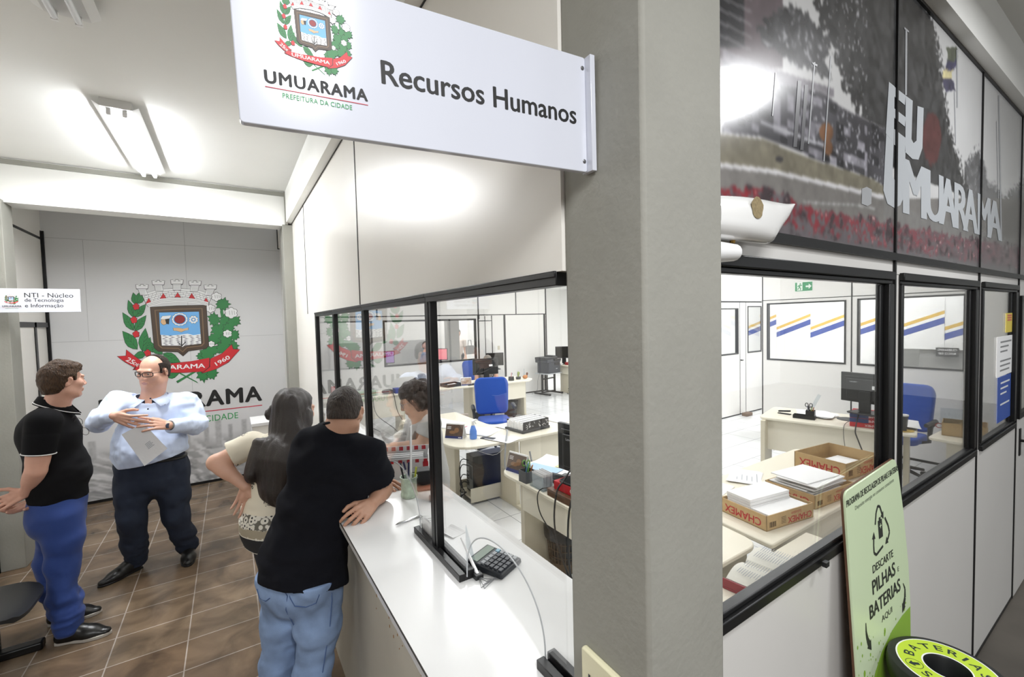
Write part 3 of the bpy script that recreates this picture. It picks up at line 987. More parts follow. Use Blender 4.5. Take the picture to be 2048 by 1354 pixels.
def mesh_box(label, loc, rz, w, d, h, m=None, name='pen_box', cat='pen holder', group=None):
    t = thing(name, label, cat, loc, rz, group)
    th = 0.003
    b = MB()
    b.box(-w / 2, w / 2, -d / 2, d / 2, 0.0005, th)
    for q in ((-w / 2, w / 2, -d / 2, -d / 2 + th), (-w / 2, w / 2, d / 2 - th, d / 2), (-w / 2, -w / 2 + th, -d / 2, d / 2), (w / 2 - th, w / 2, -d / 2, d / 2)):
        b.box(*q, th, h)
    b.build('body', m or mat('grey_mesh', '5e6064', 0.5, metal=0.3), t)
    return t


def scissors(label, loc, R, col=None):
    t = thing('scissors', label, 'scissors', loc, R=R)
    for s in (-1, 1):
        h = MB()
        ring = [(s * 0.02 + 0.014 * math.cos(a) , 0, 0.125 + 0.021 * math.sin(a)) for a in (2 * PI * k / 14 for k in range(14))]
        h.tube(ring, 0.004, 6, closed=True)
        h.tube([(s * 0.01, 0, 0.105), (-s * 0.002, 0, 0.075)], [0.004, 0.004], 6)
        h.build('handle', col or BLACKP, t, smooth=True)
        MB().add([(-s * 0.006, -0.001, 0.08), (s * 0.004, -0.001, 0.08), (s * 0.001, -0.001, 0.0), (-s * 0.006, 0.001, 0.08), (s * 0.004, 0.001, 0.08), (s * 0.001, 0.001, 0)],
                 [(0, 1, 2), (5, 4, 3), (0, 3, 4, 1), (1, 4, 5, 2), (2, 5, 3, 0)]).build('blade', CHROME, t)
    return t


mesh_box('grey pen box on the nearest desk, pens sticking out', (1.8, 2.63, TZ), 0.05, 0.09, 0.09, 0.085)
pens([(0.01, 0.01, -0.015, 0.02, 0.15, 0), (-0.02, -0.01, 0.02, -0.02, 0.13, 1), (0.02, 0.02, 0.01, -0.05, 0.12, 2), (-0.01, 0.03, 0.02, -0.035, 0.135, 3)], (1.8, 2.63, TZ + 0.003),
     ['navy blue pen in the grey pen box on the nearest desk', 'green marker in the grey pen box on the nearest desk', 'orange tipped pen in the grey pen box on the nearest desk', 'light blue pen in the grey pen box on the nearest desk'])
scissors('scissors with green handles in the grey pen box on the nearest desk', (1.79, 2.655, TZ + 0.004), Matrix.Rotation(0.15, 4, 'Y'), PENC[1])
t = mesh_box('clear card holder on the nearest desk between pen box and wooden box', (1.82, 2.47, TZ), 0, 0.11, 0.16, 0.1, CLEARP, 'card_holder', 'card holder')
for i in range(8):
    o = boxes('card', PAPER, [(-0.0008, 0.0008, -0.068 + 0.003 * (i % 3), 0.065, 0, 0.105 + 0.004 * (i % 2))])
    o.location = (1.78 + i * 0.0115, 2.47, TZ + 0.004)
    o.rotation_euler = (0, 0.04 * (i % 3 - 1), 0)
    tag(o, 'white card upright in the clear card holder on the nearest desk', 'card', 'cards in the clear card holder')
t = thing('glass_jar', 'small clear jar of clips beside the clear card holder', 'jar', (1.95, 2.42, TZ))
MB().lathe([(0.03, 0.001), (0.034, 0.02), (0.034, 0.05), (0.028, 0.058)], 16).build('body', CLEARP, t, smooth=True)
MB().ball((0, 0, 0.018), (0.026, 0.026, 0.012)).build('paper_clip', CHROME, t, smooth=True)['kind'] = 'stuff'
sheet('large pale sheet with blue and yellow print on the nearest desk', 2.14, 2.72, 0.42, 0.5, 0.3, n=1, curl=0.01)
b = MB()
b.box(-0.2, -0.02, -0.1, 0.2, 0, 0.0008, 0)
b.box(0.0, 0.18, -0.2, 0.0, 0, 0.0008, 1)
o = b.build('colour_leaflet', [mat('pale_blue_print', 'aecbe6', 0.7), mat('pale_yellow_print', 'e6e2ac', 0.7)])
o.location = (2.15, 2.75, TZ + 0.006)
o.rotation_euler = (0, 0, 0.3)
tag(o, 'pale blue and yellow leaflet on the large sheet on the nearest desk', 'leaflet')
t = thing('desk_phone', 'dark phone in front of the nearest monitor stand', 'phone', (2.0, 2.42, TZ), 0.3)
boxes('body', DGREY, [(-0.07, 0.1, -0.08, 0.08, 0.0005, 0.04)], t, bevel=0.012)
MB().tube([(-0.05, -0.09, 0.055), (-0.05, 0.0, 0.065), (-0.05, 0.09, 0.055)], [0.024, 0.015, 0.024]).build('handset', BLACKP, t, smooth=True)


def wire(label, pts, r=0.004, m=None, name='cable', group='loose cables below the desks'):
    P = [Vector(p) for p in pts]
    out = []
    for i in range(len(P) - 1):
        p0, p1, p2, p3 = P[max(i - 1, 0)], P[i], P[i + 1], P[min(i + 2, len(P) - 1)]
        for k in range(6):
            t = k / 6
            out.append(0.5 * ((2 * p1) + (p2 - p0) * t + (2 * p0 - 5 * p1 + 4 * p2 - p3) * t * t + (3 * p1 - p0 - 3 * p2 + p3) * t ** 3))
    out.append(P[-1])
    return tag(MB().tube(out, r, 6).build(name, m or BLACKP, smooth=True), label, 'cable', group)


wire('black cable with white tag hanging from the nearest monitor', [(1.91, 2.22, 0.96), (1.8, 2.2, 0.88), (1.73, 2.2, 0.8), (1.73, 2.22, 0.55), (1.82, 2.2, 0.2), (1.8, 2.1, 0.04)], 0.006)
wire('black cable looping off the corner of the wooden box', [(1.9, 2.34, 0.76), (1.745, 2.4, 0.76), (1.73, 2.39, 0.62), (1.78, 2.3, 0.45), (1.85, 2.2, 0.15), (1.84, 2.15, 0.03)], 0.004)
wire('black cable behind the nearest desk nearest the pillar', [(1.95, 2.0, 0.95), (1.72, 2.02, 0.85), (1.72, 2.08, 0.5), (1.8, 2.12, 0.15), (1.8, 2.0, 0.03)], 0.007)
rr = random.Random(11)
b = MB()
for k in range(9):
    a, c = rr.random() * 0.1, rr.random() * 0.1
    b.tube([(1.75 + a, 2.1 + c * 0.6, 0.3 - 0.1 * rr.random()), (1.74 + c, 2.08 + a, 0.16), (1.7 + 0.25 * rr.random(), 2.0 + 0.25 * rr.random(), 0.012)], 0.005, 6)
tag(b.build('cable_bundle', BLACKP, smooth=True), 'tangled bundle of black cables on floor by the pillar', 'cables', None, 'stuff')
boxes('power_strip', BLACKP, [(1.7, 1.76, 1.7, 2.02, 0.001, 0.04)], bevel=0.004)
tag(bpy.data.objects['power_strip'], 'black power strip on floor below the tangled cables', 'power strip')


def bin_(label, loc, r0, r1, h, m, slots=False, bag=None, n=28):
    t = thing('wastebasket', label, 'wastebasket', loc, 0, 'office wastebaskets')
    if slots:
        b = MB()
        b.lathe([(0.0, 0.004), (r0, 0.004), (r0 + (r1 - r0) * 0.22, h * 0.22)], n)
        b.lathe([(r0 + (r1 - r0) * 0.8, h * 0.8), (r1, h)], n)
        for k in range(n):
            a = 2 * PI * k / n
            b.tube([((r0 + (r1 - r0) * f) * math.cos(a), (r0 + (r1 - r0) * f) * math.sin(a), h * f) for f in (0.2, 0.82)], 0.0035, 4)
        for f in (0.35, 0.5, 0.65):
            rr_ = r0 + (r1 - r0) * f
            b.tube([(rr_ * math.cos(2 * PI * k / n), rr_ * math.sin(2 * PI * k / n), h * f) for k in range(n)], 0.003, 4, closed=True)
        o = b.build('basket', m, t, smooth=True)
    else:
        o = MB().lathe([(0, 0.004), (r0, 0.002), (r1, h - 0.02), (r1 + 0.012, h - 0.02), (r1 + 0.012, h), (r1 - 0.004, h), (r0 - 0.006, 0.012), (0, 0.012)], n).build('basket', m, t, smooth=True)
    if bag:
        b = MB()
        prof = [(r1 + 0.01, h * 0.72), (r1 + 0.012, h * 0.9), (r1 + 0.006, h + 0.012), (r1 - 0.012, h - 0.01), (r1 * 0.8, h * 0.3), (0.0, h * 0.22)]
        b.lathe(prof, 40)
        for i, p in enumerate(b.v):
            k = noise.noise(Vector(p) * 18) * 0.012
            b.v[i] = (p[0] * (1 + k * 3), p[1] * (1 + k * 3), p[2] + k)
        b.build('bin_bag', bag, t, smooth=True)
    return t


BAG = mat('black_bag', '26282a', 0.25)
bin_('brown slotted wastebasket with black bag under the nearest desk', (2.12, 2.6, 0), 0.115, 0.15, 0.36, mat('brown_plastic', '5b4a36', 0.5), True, BAG)
bin_('plain black wastebasket standing beside the bright blue chair', (4.72, 7.45, 0), 0.12, 0.155, 0.3, BLACKP)
bin_('grey wastebasket with dark bag below the exit wall desk', (5.55, 2.35, 0), 0.11, 0.15, 0.3, mat('grey_basket', '5f6265', 0.5), False, BAG)


def tower(label, loc, rz, L=0.42, W=0.18, H=0.4, name='computer_tower'):
    """Rear panel on the -x side."""
    t = thing(name, label, 'computer', loc, rz, 'computer towers on the floor')
    boxes('case', BLACKP, [(-L / 2 + 0.004, L / 2, -W / 2, W / 2, 0.0005, H)], t, bevel=0.005)
    b = MB()
    b.box(-L / 2, -L / 2 + 0.004, -W / 2 + 0.012, W / 2 - 0.012, 0.02, H - 0.1, 0)
    b.box(-L / 2 - 0.002, -L / 2, -W / 2 + 0.02, W / 2 - 0.09, 0.15, 0.29, 1)
    for k in range(5):
        b.box(-L / 2 - 0.002, -L / 2, W / 2 - 0.075, W / 2 - 0.02, 0.06 + k * 0.035, 0.08 + k * 0.035, 1)
    MBn = MB(Matrix.Translation((-L / 2 - 0.003, -0.02, 0.22)) @ Matrix.Rotation(PI / 2, 4, 'Y'))
    b.build('rear_panel', [mat('tower_rear', '84878a', 0.4, metal=0.5), BLACKP], t)
    return t


st = thing('tower_stand', 'cream stand on the floor carrying the larger black computer', 'stand', (2.32, 4.2, 0), -0.05)
boxes('tray', LAM, [(-0.26, 0.26, -0.15, 0.15, 0.06, 0.08)], st)
boxes('side_panel', LAM, [(-0.26, 0.26, -0.165, -0.15, 0.02, 0.17)], st, bevel=0.002)
boxes('side_panel', LAM, [(-0.26, 0.26, 0.15, 0.165, 0.02, 0.17)], st, bevel=0.002)
for sx in (-1, 1):
    for sy in (-1, 1):
        MB(Matrix.Translation((sx * 0.2, sy * 0.12, 0.03))).lathe([(0, -0.03), (0.02, -0.028), (0.02, 0.03), (0, 0.03)], 10).build('caster', BLACKP, st, smooth=True)
tower('larger black computer tower on a cream stand below the corner desk', (2.33, 4.2, 0.0805), -0.05)
tower('dark computer tower on floor with a small white box on top', (3.66, 7.15 - 0.55, 0.0), 0.6, H=0.38)
tower('black computer tower below the far right desk', (7.75, 9.0, 0.0), 0.2, H=0.4)
o = boxes('small_carton', WHITE, [(-0.09, 0.09, -0.07, 0.07, 0, 0.13)], bevel=0.004)
o.location, o.rotation_euler = (3.63, 6.6, 0.381), (0, 0, 0.4)
tag(o, 'small white box on top of the dark computer tower', 'box')
o = boxes('document_folder', mat('tan_folder', 'b9aba0', 0.7), [(-0.02, 0.02, -0.21, 0.21, 0.0, 0.3)], bevel=0.004)
o.location, o.rotation_euler = (3.3, 7.0, 0.0), (0, -0.08, 1.2)
tag(o, 'tan document case standing on floor below the mid office desk', 'document case')
for i, zz in enumerate((0.42, 0.36, 0.25, 0.17)):
    wire(['cable curling out of the top socket of the larger computer tower', 'second cable from the top at the larger computer tower', 'third cable from the top at the larger computer tower', 'lowest cable at the larger computer tower'][i],
         [(2.12, 4.22, zz), (2.05, 4.24, zz + 0.02), (2.0, 4.2, zz - 0.06), (1.97 + 0.02 * i, 4.12, 0.12), (1.9, 4.1 + 0.05 * i, 0.01)], 0.005, group=None)

# things on the corner desk
sp = thing('spray_bottle', 'blue spray bottle with white nozzle on the corner desk', 'spray bottle', (2.03, 3.92, TZ))
MB().lathe([(0, 0.001), (0.036, 0.001), (0.038, 0.02), (0.036, 0.08), (0.022, 0.125), (0.014, 0.14)], 20).build('bottle', mat('blue_liquid', '5b8fe8', 0.25), sp, smooth=True)
b = MB().lathe([(0.016, 0.138), (0.016, 0.16), (0.012, 0.17)], 14)
b.tube([(-0.012, 0, 0.172), (0.03, 0.0, 0.19), (0.05, 0, 0.183)], [0.012, 0.011, 0.007])
b.tube([(0.02, 0, 0.172), (0.035, 0, 0.145)], [0.005, 0.004])
b.build('trigger_nozzle', WHITE, sp, smooth=True)
o = boxes('mobile_phone', BLACKP, [(-0.035, 0.035, -0.075, 0.075, 0.0005, 0.009)], bevel=0.004)
o.location, o.rotation_euler = (2.15, 3.83, TZ), (0, 0, 0.5)
tag(o, 'dark mobile phone lying beside the blue spray bottle', 'phone')
sheet('white sheet hanging over the front edge of the corner desk', 2.25, 3.72, 0.21, 0.3, 0.4, z=TZ + 0.002)
sheet('papers below the pink pen on the corner desk', 2.2, 4.15, 0.3, 0.42, 0.6, n=4, marks=6)
sheet('white sheets at the left of the corner desk', 2.05, 4.75, 0.3, 0.5, 0.3, n=3)
sheet('papers in front of the bright blue chair on the corner desk', 2.62, 4.1, 0.3, 0.24, 0.2, n=3, marks=3)
sheet('bluish printed sheets on the right half of the corner desk', 3.35, 4.05, 0.5, 0.3, 0.15, n=3, marks=3)
sheet('white sheets on the corner desk close to the pillar', 3.7, 3.88, 0.5, 0.25, 0.1, n=2)
o = MB().tube([(-0.07, 0, 0), (0.07, 0.01, 0)], 0.004, 8).build('pen', mat('pink_pen', 'd64a80', 0.4), smooth=True)
o.location, o.rotation_euler = (2.13, 4.36, TZ + 0.012), (0, 0, 0.2)
tag(o, 'pink pen lying on papers left of the blue spray bottle', 'pen')
mo = MB().ball((0, 0, 0.014), (0.03, 0.05, 0.015)).build('computer_mouse', BLACKP, smooth=True)
mo.location = (2.0, 4.22, TZ + 0.004)
tag(mo, 'black computer mouse beside the tent calendar on the corner desk', 'mouse')
ft = thing('file_tray', 'black file tray patterned with white dashes, full of papers', 'file tray', (2.7, 3.92, TZ), 0.12)
boxes('base', DGREY, [(-0.2, 0.2, -0.15, 0.15, 0.0005, 0.03)], ft, bevel=0.006)
bb = MB()
bb.box(-0.175, 0.19, -0.14, -0.132, 0.031, 0.115, 0)
bb.box(-0.175, 0.19, 0.132, 0.14, 0.031, 0.115, 0)
bb.box(0.182, 0.19, -0.14, 0.14, 0.031, 0.115, 0)
for k in range(22):
    old = bb.M
    bb.M = Matrix.Translation((-0.16 + 0.34 * rr.random(), -0.1405, 0.04 + 0.065 * rr.random())) @ Matrix.Rotation(rr.random() * 3, 4, 'Y')
    bb.box(-0.012, 0.012, -0.0008, 0.0008, -0.0022, 0.0022, 1)
    bb.M = old
bb.build('patterned_side', [BLACKP, WHITE], ft)
for k in range(10):
    boxes('sheaf', PAPER, [(-0.185, 0.178, -0.128 + 0.026 * k, -0.112 + 0.026 * k, 0.032, 0.1 + 0.012 * ((k * 7) % 3))], ft)
wire('grey cable looped over the edge of the corner desk', [(2.45, 3.95, TZ + 0.01), (2.33, 3.75, TZ + 0.05), (2.2, 3.58, 0.7), (2.2, 3.56, 0.45), (2.4, 3.5, 0.3), (2.5, 3.56, 0.42), (2.5, 3.6, 0.6)], 0.009, mat('cable_grey', '8e9296', 0.4))
wire('thin white cable crossing below the corner desk', [(1.99, 4.2, 0.66), (2.3, 4.0, 0.5), (2.45, 3.9, 0.66)], 0.003, WHITE)

# things on the exit wall desk (placed in the desk's own frame)
EM = Matrix.Translation((5.13, 2.7, 0)) @ Matrix.Rotation(-E_RZ, 4, 'Z')
def on_e(u, v, z=TZ):
    return tuple(EM @ Vector((u, v, z)))
for i in range(3):
    ream_pack(['bottom red paper pack under the monitor below the exit sign', 'middle paper pack, red and navy, under the monitor below the exit sign', 'top paper pack, red and navy, under the monitor below the exit sign'][i],
              on_e(0.22, -1.0, TZ + 0.0008 + i * 0.047), -E_RZ, (0.3, 0.32, 0.046), group=None, blue=i > 0)
sp_ = thing('stapler', 'black stapler on the left end of the exit wall desk', 'stapler', on_e(0.32, -0.2), -E_RZ + 1.4)
boxes('base', BLACKM, [(-0.07, 0.07, -0.016, 0.016, 0.0005, 0.012)], sp_, bevel=0.003)
boxes('arm', BLACKM, [(-0.07, 0.06, -0.014, 0.014, 0.028, 0.046)], sp_, bevel=0.005, M=Matrix.Rotation(0.12, 4, 'Y'))
boxes('hinge', CHROME, [(0.045, 0.065, -0.012, 0.012, 0.012, 0.034)], sp_)
og = mesh_box('black desk organiser with pens on the exit wall desk', on_e(0.2, -0.42), -E_RZ, 0.09, 0.21, 0.04, BLACKM, 'desk_organiser', 'desk organiser')
tb = MB()
for q in ((-0.04, 0.04, -0.1, -0.097), (-0.04, 0.04, -0.02, -0.017), (-0.04, -0.037, -0.1, -0.02), (0.037, 0.04, -0.1, -0.02)):
    tb.box(*q, 0.04, 0.1)
tb.build('pen_compartment', BLACKM, og)
pens([(0.01, -0.05, 0.01, -0.02, 0.14, 7), (-0.01, -0.06, 0.0, 0.02, 0.15, 4), (0.0, -0.07, 0.02, -0.015, 0.13, 2), (0.02, -0.04, -0.01, 0.01, 0.14, 6)], on_e(0.2, -0.42, TZ + 0.004),
     ['yellow pen in the black organiser on the exit wall desk', 'black pen in the black organiser on the exit wall desk', 'orange pen in the black organiser on the exit wall desk', 'white pen in the black organiser on the exit wall desk'], rz=-E_RZ)
scissors('black handled scissors upright in the organiser on the exit wall desk', on_e(0.21, -0.46, TZ + 0.03), Matrix.Rotation(PI / 2 - E_RZ, 4, 'Z'))
o = boxes('ruler', CLEARP, [(-0.0015, 0.0015, -0.017, 0.017, 0.0, 0.3)])
o.location, o.rotation_euler = on_e(0.2, -0.44, TZ + 0.01), (-0.35, 0.1, -E_RZ)
so = o.rotation_euler
o.rotation_euler = (0.42, 0.0, -E_RZ)
tag(o, 'clear plastic ruler leaning out of the black organiser', 'ruler')
sheet('white printed sheets stacked behind the black organiser', *on_e(0.5, -0.45)[:2], 0.4, 0.3, 0.4, n=6)
sheet('thick white bundle of papers by the scissors on the exit wall desk', *on_e(0.42, -0.55)[:2], 0.3, 0.24, 0.1, n=8, z=TZ + 0.01)
mp_ = thing('mouse_pad', 'round dark mouse pad in front of the stacked paper packs', 'mouse pad', on_e(0.42, -0.8))
MB().lathe([(0, 0.0005), (0.11, 0.0005), (0.11, 0.004), (0, 0.004)], 28).build('pad', DGREY, mp_, smooth=True)
cu = thing('travel_cup', 'dark grey travel cup on a yellow coaster', 'cup', on_e(0.15, -1.25, TZ + 0.005))
MB().lathe([(0, 0.001), (0.033, 0.001), (0.045, 0.15), (0.047, 0.155), (0.043, 0.152), (0.03, 0.01), (0, 0.01)], 22).build('body', DGREY, cu, smooth=True)
MB().lathe([(0.048, 0.145), (0.048, 0.157), (0.03, 0.16), (0, 0.16)], 22).build('lid', WHITE, cu, smooth=True)
o = MB().lathe([(0, 0.0005), (0.09, 0.0005), (0.09, 0.004), (0, 0.004)], 28).build('coaster', mat('yellow_coaster', 'c9a94e', 0.7), smooth=True)
o.location = on_e(0.16, -1.25)
tag(o, 'round yellow coaster below the dark travel cup', 'coaster')
sheet('white curled sheet right of the travel cup', *on_e(0.42, -1.27)[:2], 0.42, 0.22, 0.1 - E_RZ, curl=0.02)
paper_tray('cardboard box with red lettering on the side desk by the right window', (5.8, 1.13, TZ), 1.75, 0.3, 0.26, 0.12)['group'] = 'cardboard boxes'
o = bpy.data.objects.new('x', None)
bpy.data.objects.remove(o)
b = MB(Matrix.Rotation(0.5, 4, 'X'))
b.box(-0.1, 0.1, -0.004, 0.004, 0, 0.24)
o = b.build('clear_folder', CLEARP)
o.location, o.rotation_euler = (5.8, 1.2, TZ + 0.01), (0, 0, 1.75)
tag(o, 'clear folder leaning out of the cardboard box on the side desk', 'folder')
wire('thin dark cable hanging in front of the exit wall desk', [on_e(0.3, -0.82, TZ + 0.01), on_e(-0.02, -0.8, TZ), on_e(-0.03, -0.82, 0.5), on_e(-0.06, -0.9, 0.25), on_e(-0.2, -0.85, 0.01)], 0.003)
wire('black cable from the raised monitor down below the exit wall desk', [on_e(0.3, -0.95, 1.08), on_e(-0.02, -0.9, TZ + 0.03), on_e(-0.02, -0.92, 0.62), on_e(-0.05, -1.05, 0.3), on_e(-0.1, -1.2, 0.1)], 0.006)
o = boxes('charger', BLACKP, [(-0.04, 0.04, -0.03, 0.03, 0.0, 0.05)], bevel=0.005)
o.location = on_e(-0.12, -1.22, 0.0)
tag(o, 'black charger block on floor where the exit wall desk cable ends', 'charger')

# mid office desk
lt = mesh_box('black letter tray of papers at left of the mid office desk', (3.42, 7.42, TZ), 0.15, 0.34, 0.28, 0.055, BLACKP, 'letter_tray', 'letter tray')
sheet('white paper lying in the black letter tray', 3.42, 7.42, 0.28, 0.22, 0.25, z=TZ + 0.02)
sheet('white papers behind the black letter tray in mid office', 3.5, 7.7, 0.5, 0.22, 0.1, n=4)
kb = thing('keyboard', 'black keyboard left of the mid office monitor', 'keyboard', (3.86, 7.3, TZ), 0.15)
boxes('body', BLACKP, [(-0.2, 0.2, -0.065, 0.065, 0.0005, 0.018)], kb, bevel=0.004)
kk = MB()
for i in range(15):
    for j in range(4):
        kk.box(-0.19 + i * 0.0255, -0.169 + i * 0.0255, -0.055 + j * 0.027, -0.034 + j * 0.027, 0.018, 0.023)
kk.build('keys', DGREY, kb)['kind'] = 'stuff'
bt = thing('small_bottle', 'small pale blue bottle right of the mid office monitor', 'bottle', (4.36, 7.22, TZ))
MB().lathe([(0, 0.001), (0.025, 0.001), (0.025, 0.07), (0.01, 0.09)], 14).build('body', mat('pale_blue_plastic', '9cc3ea', 0.3), bt, smooth=True)
MB().lathe([(0.011, 0.088), (0.011, 0.115), (0, 0.116)], 12).build('cap', WHITE, bt, smooth=True)
pc = thing('pen_pot', 'squat black pen pot on the mid office desk', 'pen holder', (4.65, 7.28, TZ))
MB().lathe([(0, 0.001), (0.06, 0.001), (0.055, 0.075), (0.05, 0.075), (0.05, 0.01), (0, 0.01)], 18).build('body', BLACKP, pc, smooth=True)
pens([(0, 0, 0.01, 0, 0.15, 5), (0.02, 0.01, 0.02, 0.01, 0.14, 6)], (4.65, 7.28, TZ + 0.008), ['red pencil in the squat black pen pot', 'white pencil in the squat black pen pot'])
ca = thing('cactus_pot', 'little cactus in a dark pot on the mid office desk', 'potted plant', (4.86, 7.34, TZ))
MB().lathe([(0, 0.001), (0.05, 0.001), (0.055, 0.05), (0.045, 0.05), (0, 0.045)], 16).build('pot', DGREY, ca, smooth=True)
b = MB()
b.ball((0, 0, 0.1), (0.022, 0.022, 0.06))
b.ball((0.025, 0, 0.12), (0.012, 0.012, 0.03))
b.build('plant', mat('cactus_green', '8d9a55', 0.7), ca, smooth=True)
ob = thing('clay_ornament', 'orange clay ornament at right end of the mid office desk', 'ornament', (5.0, 7.3, TZ))
b = MB()
b.ball((0, 0, 0.04), (0.06, 0.04, 0.04))
b.build('body', mat('clay_orange', 'b8783f', 0.7), ob, smooth=True)
b = MB()
b.ball((0.05, 0, 0.1), (0.022, 0.02, 0.03))
b.tube([(0.045, 0, 0.06), (0.05, 0, 0.09)], 0.012)
b.build('head', mat('clay_brown', '6a3b22', 0.7), ob, smooth=True)
fl_ = thing('glass_bottle', 'slim clear bottle at right end of the mid office desk', 'bottle', (5.06, 7.42, TZ))
MB().lathe([(0.02, 0.001), (0.022, 0.1), (0.008, 0.14), (0.008, 0.19)], 14).build('body', CLEARP, fl_, smooth=True)
wire('black cable hanging from the mid office monitor down the desk front', [(4.1, 7.3, TZ + 0.02), (4.05, 7.1, TZ), (4.02, 7.09, 0.6), (4.0, 7.1, 0.4)], 0.004)
wire('second black cable hanging from the mid office monitor', [(4.3, 7.3, TZ + 0.02), (4.3, 7.08, TZ), (4.28, 7.08, 0.62), (4.2, 7.08, 0.42)], 0.004)

# printer on its stand
ps = thing('printer_stand', 'black steel printer stand on two feet against the white wall', 'stand', (6.86, 8.95, 0), 0.2)
b = MB()
b.box(-0.28, 0.28, -0.22, 0.22, 0.545, 0.565)
b.build('shelf', mat('stand_shelf', 'b5b8bc', 0.5), ps, bevel=0.003)
for s in (-1, 1):
    b = MB()
    b.box(s * 0.24 - 0.02, s * 0.24 + 0.02, -0.02, 0.02, 0.05, 0.545)
    b.build('post', BLACKM, ps)
    b = MB()
    b.box(s * 0.24 - 0.02, s * 0.24 + 0.02, -0.27, 0.27, 0.02, 0.06)
    b.build('foot', BLACKM, ps)
boxes('crossbar', BLACKM, [(-0.22, 0.22, -0.015, 0.015, 0.4, 0.43), (-0.22, 0.22, -0.015, 0.015, 0.06, 0.09)], ps)
pt = thing('printer', 'dark grey office printer on the black steel stand', 'printer', (6.86, 8.95, 0.566), 0.2)
b = MB()
b.box(-0.2, 0.25, -0.2, 0.2, 0, 0.31)
b.box(-0.27, 0.26, -0.21, 0.21, 0.27, 0.35)
b.build('body', mat('printer_grey', '393d45', 0.45), pt, bevel=0.012)
boxes('document_feeder', mat('printer_dark', '26292e', 0.4), [(-0.3, 0.16, -0.19, 0.19, 0.35, 0.41), (0.02, 0.16, -0.15, 0.15, 0.41, 0.44)], pt, bevel=0.01)
boxes('output_tray', BLACKP, [(0.02, 0.22, -0.212, -0.2, 0.2, 0.26)], pt)
boxes('control_panel', BLACKP, [(-0.02, 0.24, -0.235, -0.205, 0.31, 0.36)], pt, bevel=0.004)
k = MB(frame3((0.1, -0.2005, 0.1), (1, 0, 0), (0, 0, 1)))
k.box(-0.03, 0.03, 0, 0.014, 0, 0.001)
k.build('badge', mat('pale_print'), pt)
wire('thin cable hanging from the printer', [(6.56, 8.9, 0.6), (6.5, 8.92, 0.4), (6.52, 8.98, 0.15), (6.5, 9.2, 0.01)], 0.004)
fr_ = thing('footrest', 'black tilted footrest on floor below the far right desk', 'footrest', (7.5, 8.6, 0), 0.3)
boxes('plate', BLACKP, [(-0.22, 0.22, -0.15, 0.15, 0.1, 0.115)], fr_, M=Matrix.Rotation(0.25, 4, 'X'), bevel=0.003)
for s in (-1, 1):
    MB().tube([(s * 0.2, -0.16, 0.006), (s * 0.2, 0.16, 0.006), (s * 0.2, 0.1, 0.13), (s * 0.2, -0.12, 0.07)], 0.006, 6).build('frame', BLACKM, fr_, smooth=True)
for i, (x, y, c, lb) in enumerate([(7.4, 8.75, 'a33a3a', 'red and white packet in front of the far right monitor'), (7.55, 8.5, '6e2c34', 'dark red box on the far right desk near the pillar edge'), (7.25, 8.95, 'e4e4e4', 'white tissue on the left end of the far right desk')]):
    o = boxes('carton', mat('carton_' + c, c, 0.6), [(-0.1, 0.1, -0.06, 0.06, 0, 0.07 if i < 2 else 0.03)], bevel=0.004)
    o.location, o.rotation_euler = (x, y, TZ), (0, 0, 0.3 * i)
    tag(o, lb, 'box')

# clutter on the desk behind the attendant, and her plastic bag
tg = thing('storage_box', 'clear storage box with green bundles on the desk behind the attendant', 'box', (2.0, 7.4, TZ))
boxes('body', CLEARP, [(-0.35, 0.02, -0.12, 0.14, 0.001, 0.1)], tg)
for k in range(2):
    boxes('bundle', mat('green_wrap', '8fae86', 0.5), [(-0.3 + 0.16 * k, -0.16 + 0.16 * k, -0.1, 0.1, 0.003, 0.085)], tg, bevel=0.01)
o = MB().ball((0, 0, 0.04), (0.1, 0.08, 0.04)).build('black_pouch', BLACKP, smooth=True)
o.location = (2.2, 7.36, TZ)
tag(o, 'black pouch right of the clear storage box', 'pouch')
for i, (x, c, lb) in enumerate([(2.36, '3b4a9a', 'blue packet on right of the black pouch'), (2.48, '3a4a3f', 'dark green packet at right end of the attendants back desk')]):
    o = boxes('packet', mat('packet_' + c, c, 0.5), [(-0.05, 0.05, -0.08, 0.08, 0, 0.08)], bevel=0.003)
    o.location = (x, 7.35, TZ)
    tag(o, lb, 'packet')
o = boxes('binder', RED, [(-0.035, 0.035, -0.14, 0.14, 0, 0.33)], bevel=0.004)
o.location = (1.12, 6.0, 0.785)
tag(o, 'red ring binder upright near the far end of the counter windows', 'binder')
o = boxes('copier', mat('copier_grey', 'b9b7b2', 0.5), [(-0.25, 0.3, -0.3, 0.3, 0, 0.78)], bevel=0.02)
o.location = (1.15, 6.0, 0)
tag(o, 'pale grey copier body below the red binder', 'copier')
for i, (a, bb_) in enumerate([((1.5, 7.2), (1.75, 5.6)), ((1.9, 7.2), (2.0, 5.8)), ((2.25, 7.2), (2.2, 6.0))]):
    wire(['leftmost dark cable hanging off the desk behind the attendant', 'middle dark cable hanging off the desk behind the attendant', 'rightmost dark cable hanging off the desk behind the attendant'][i],
         [(a[0], a[1] + 0.1, TZ + 0.02), (a[0], a[1] - 0.02, TZ), (a[0] + 0.05, a[1] - 0.05, 0.45), (bb_[0] + 0.2, a[1] - 0.2, 0.2), (bb_[0] + 0.3, a[1] - 0.25, 0.01)], 0.006, group=None)

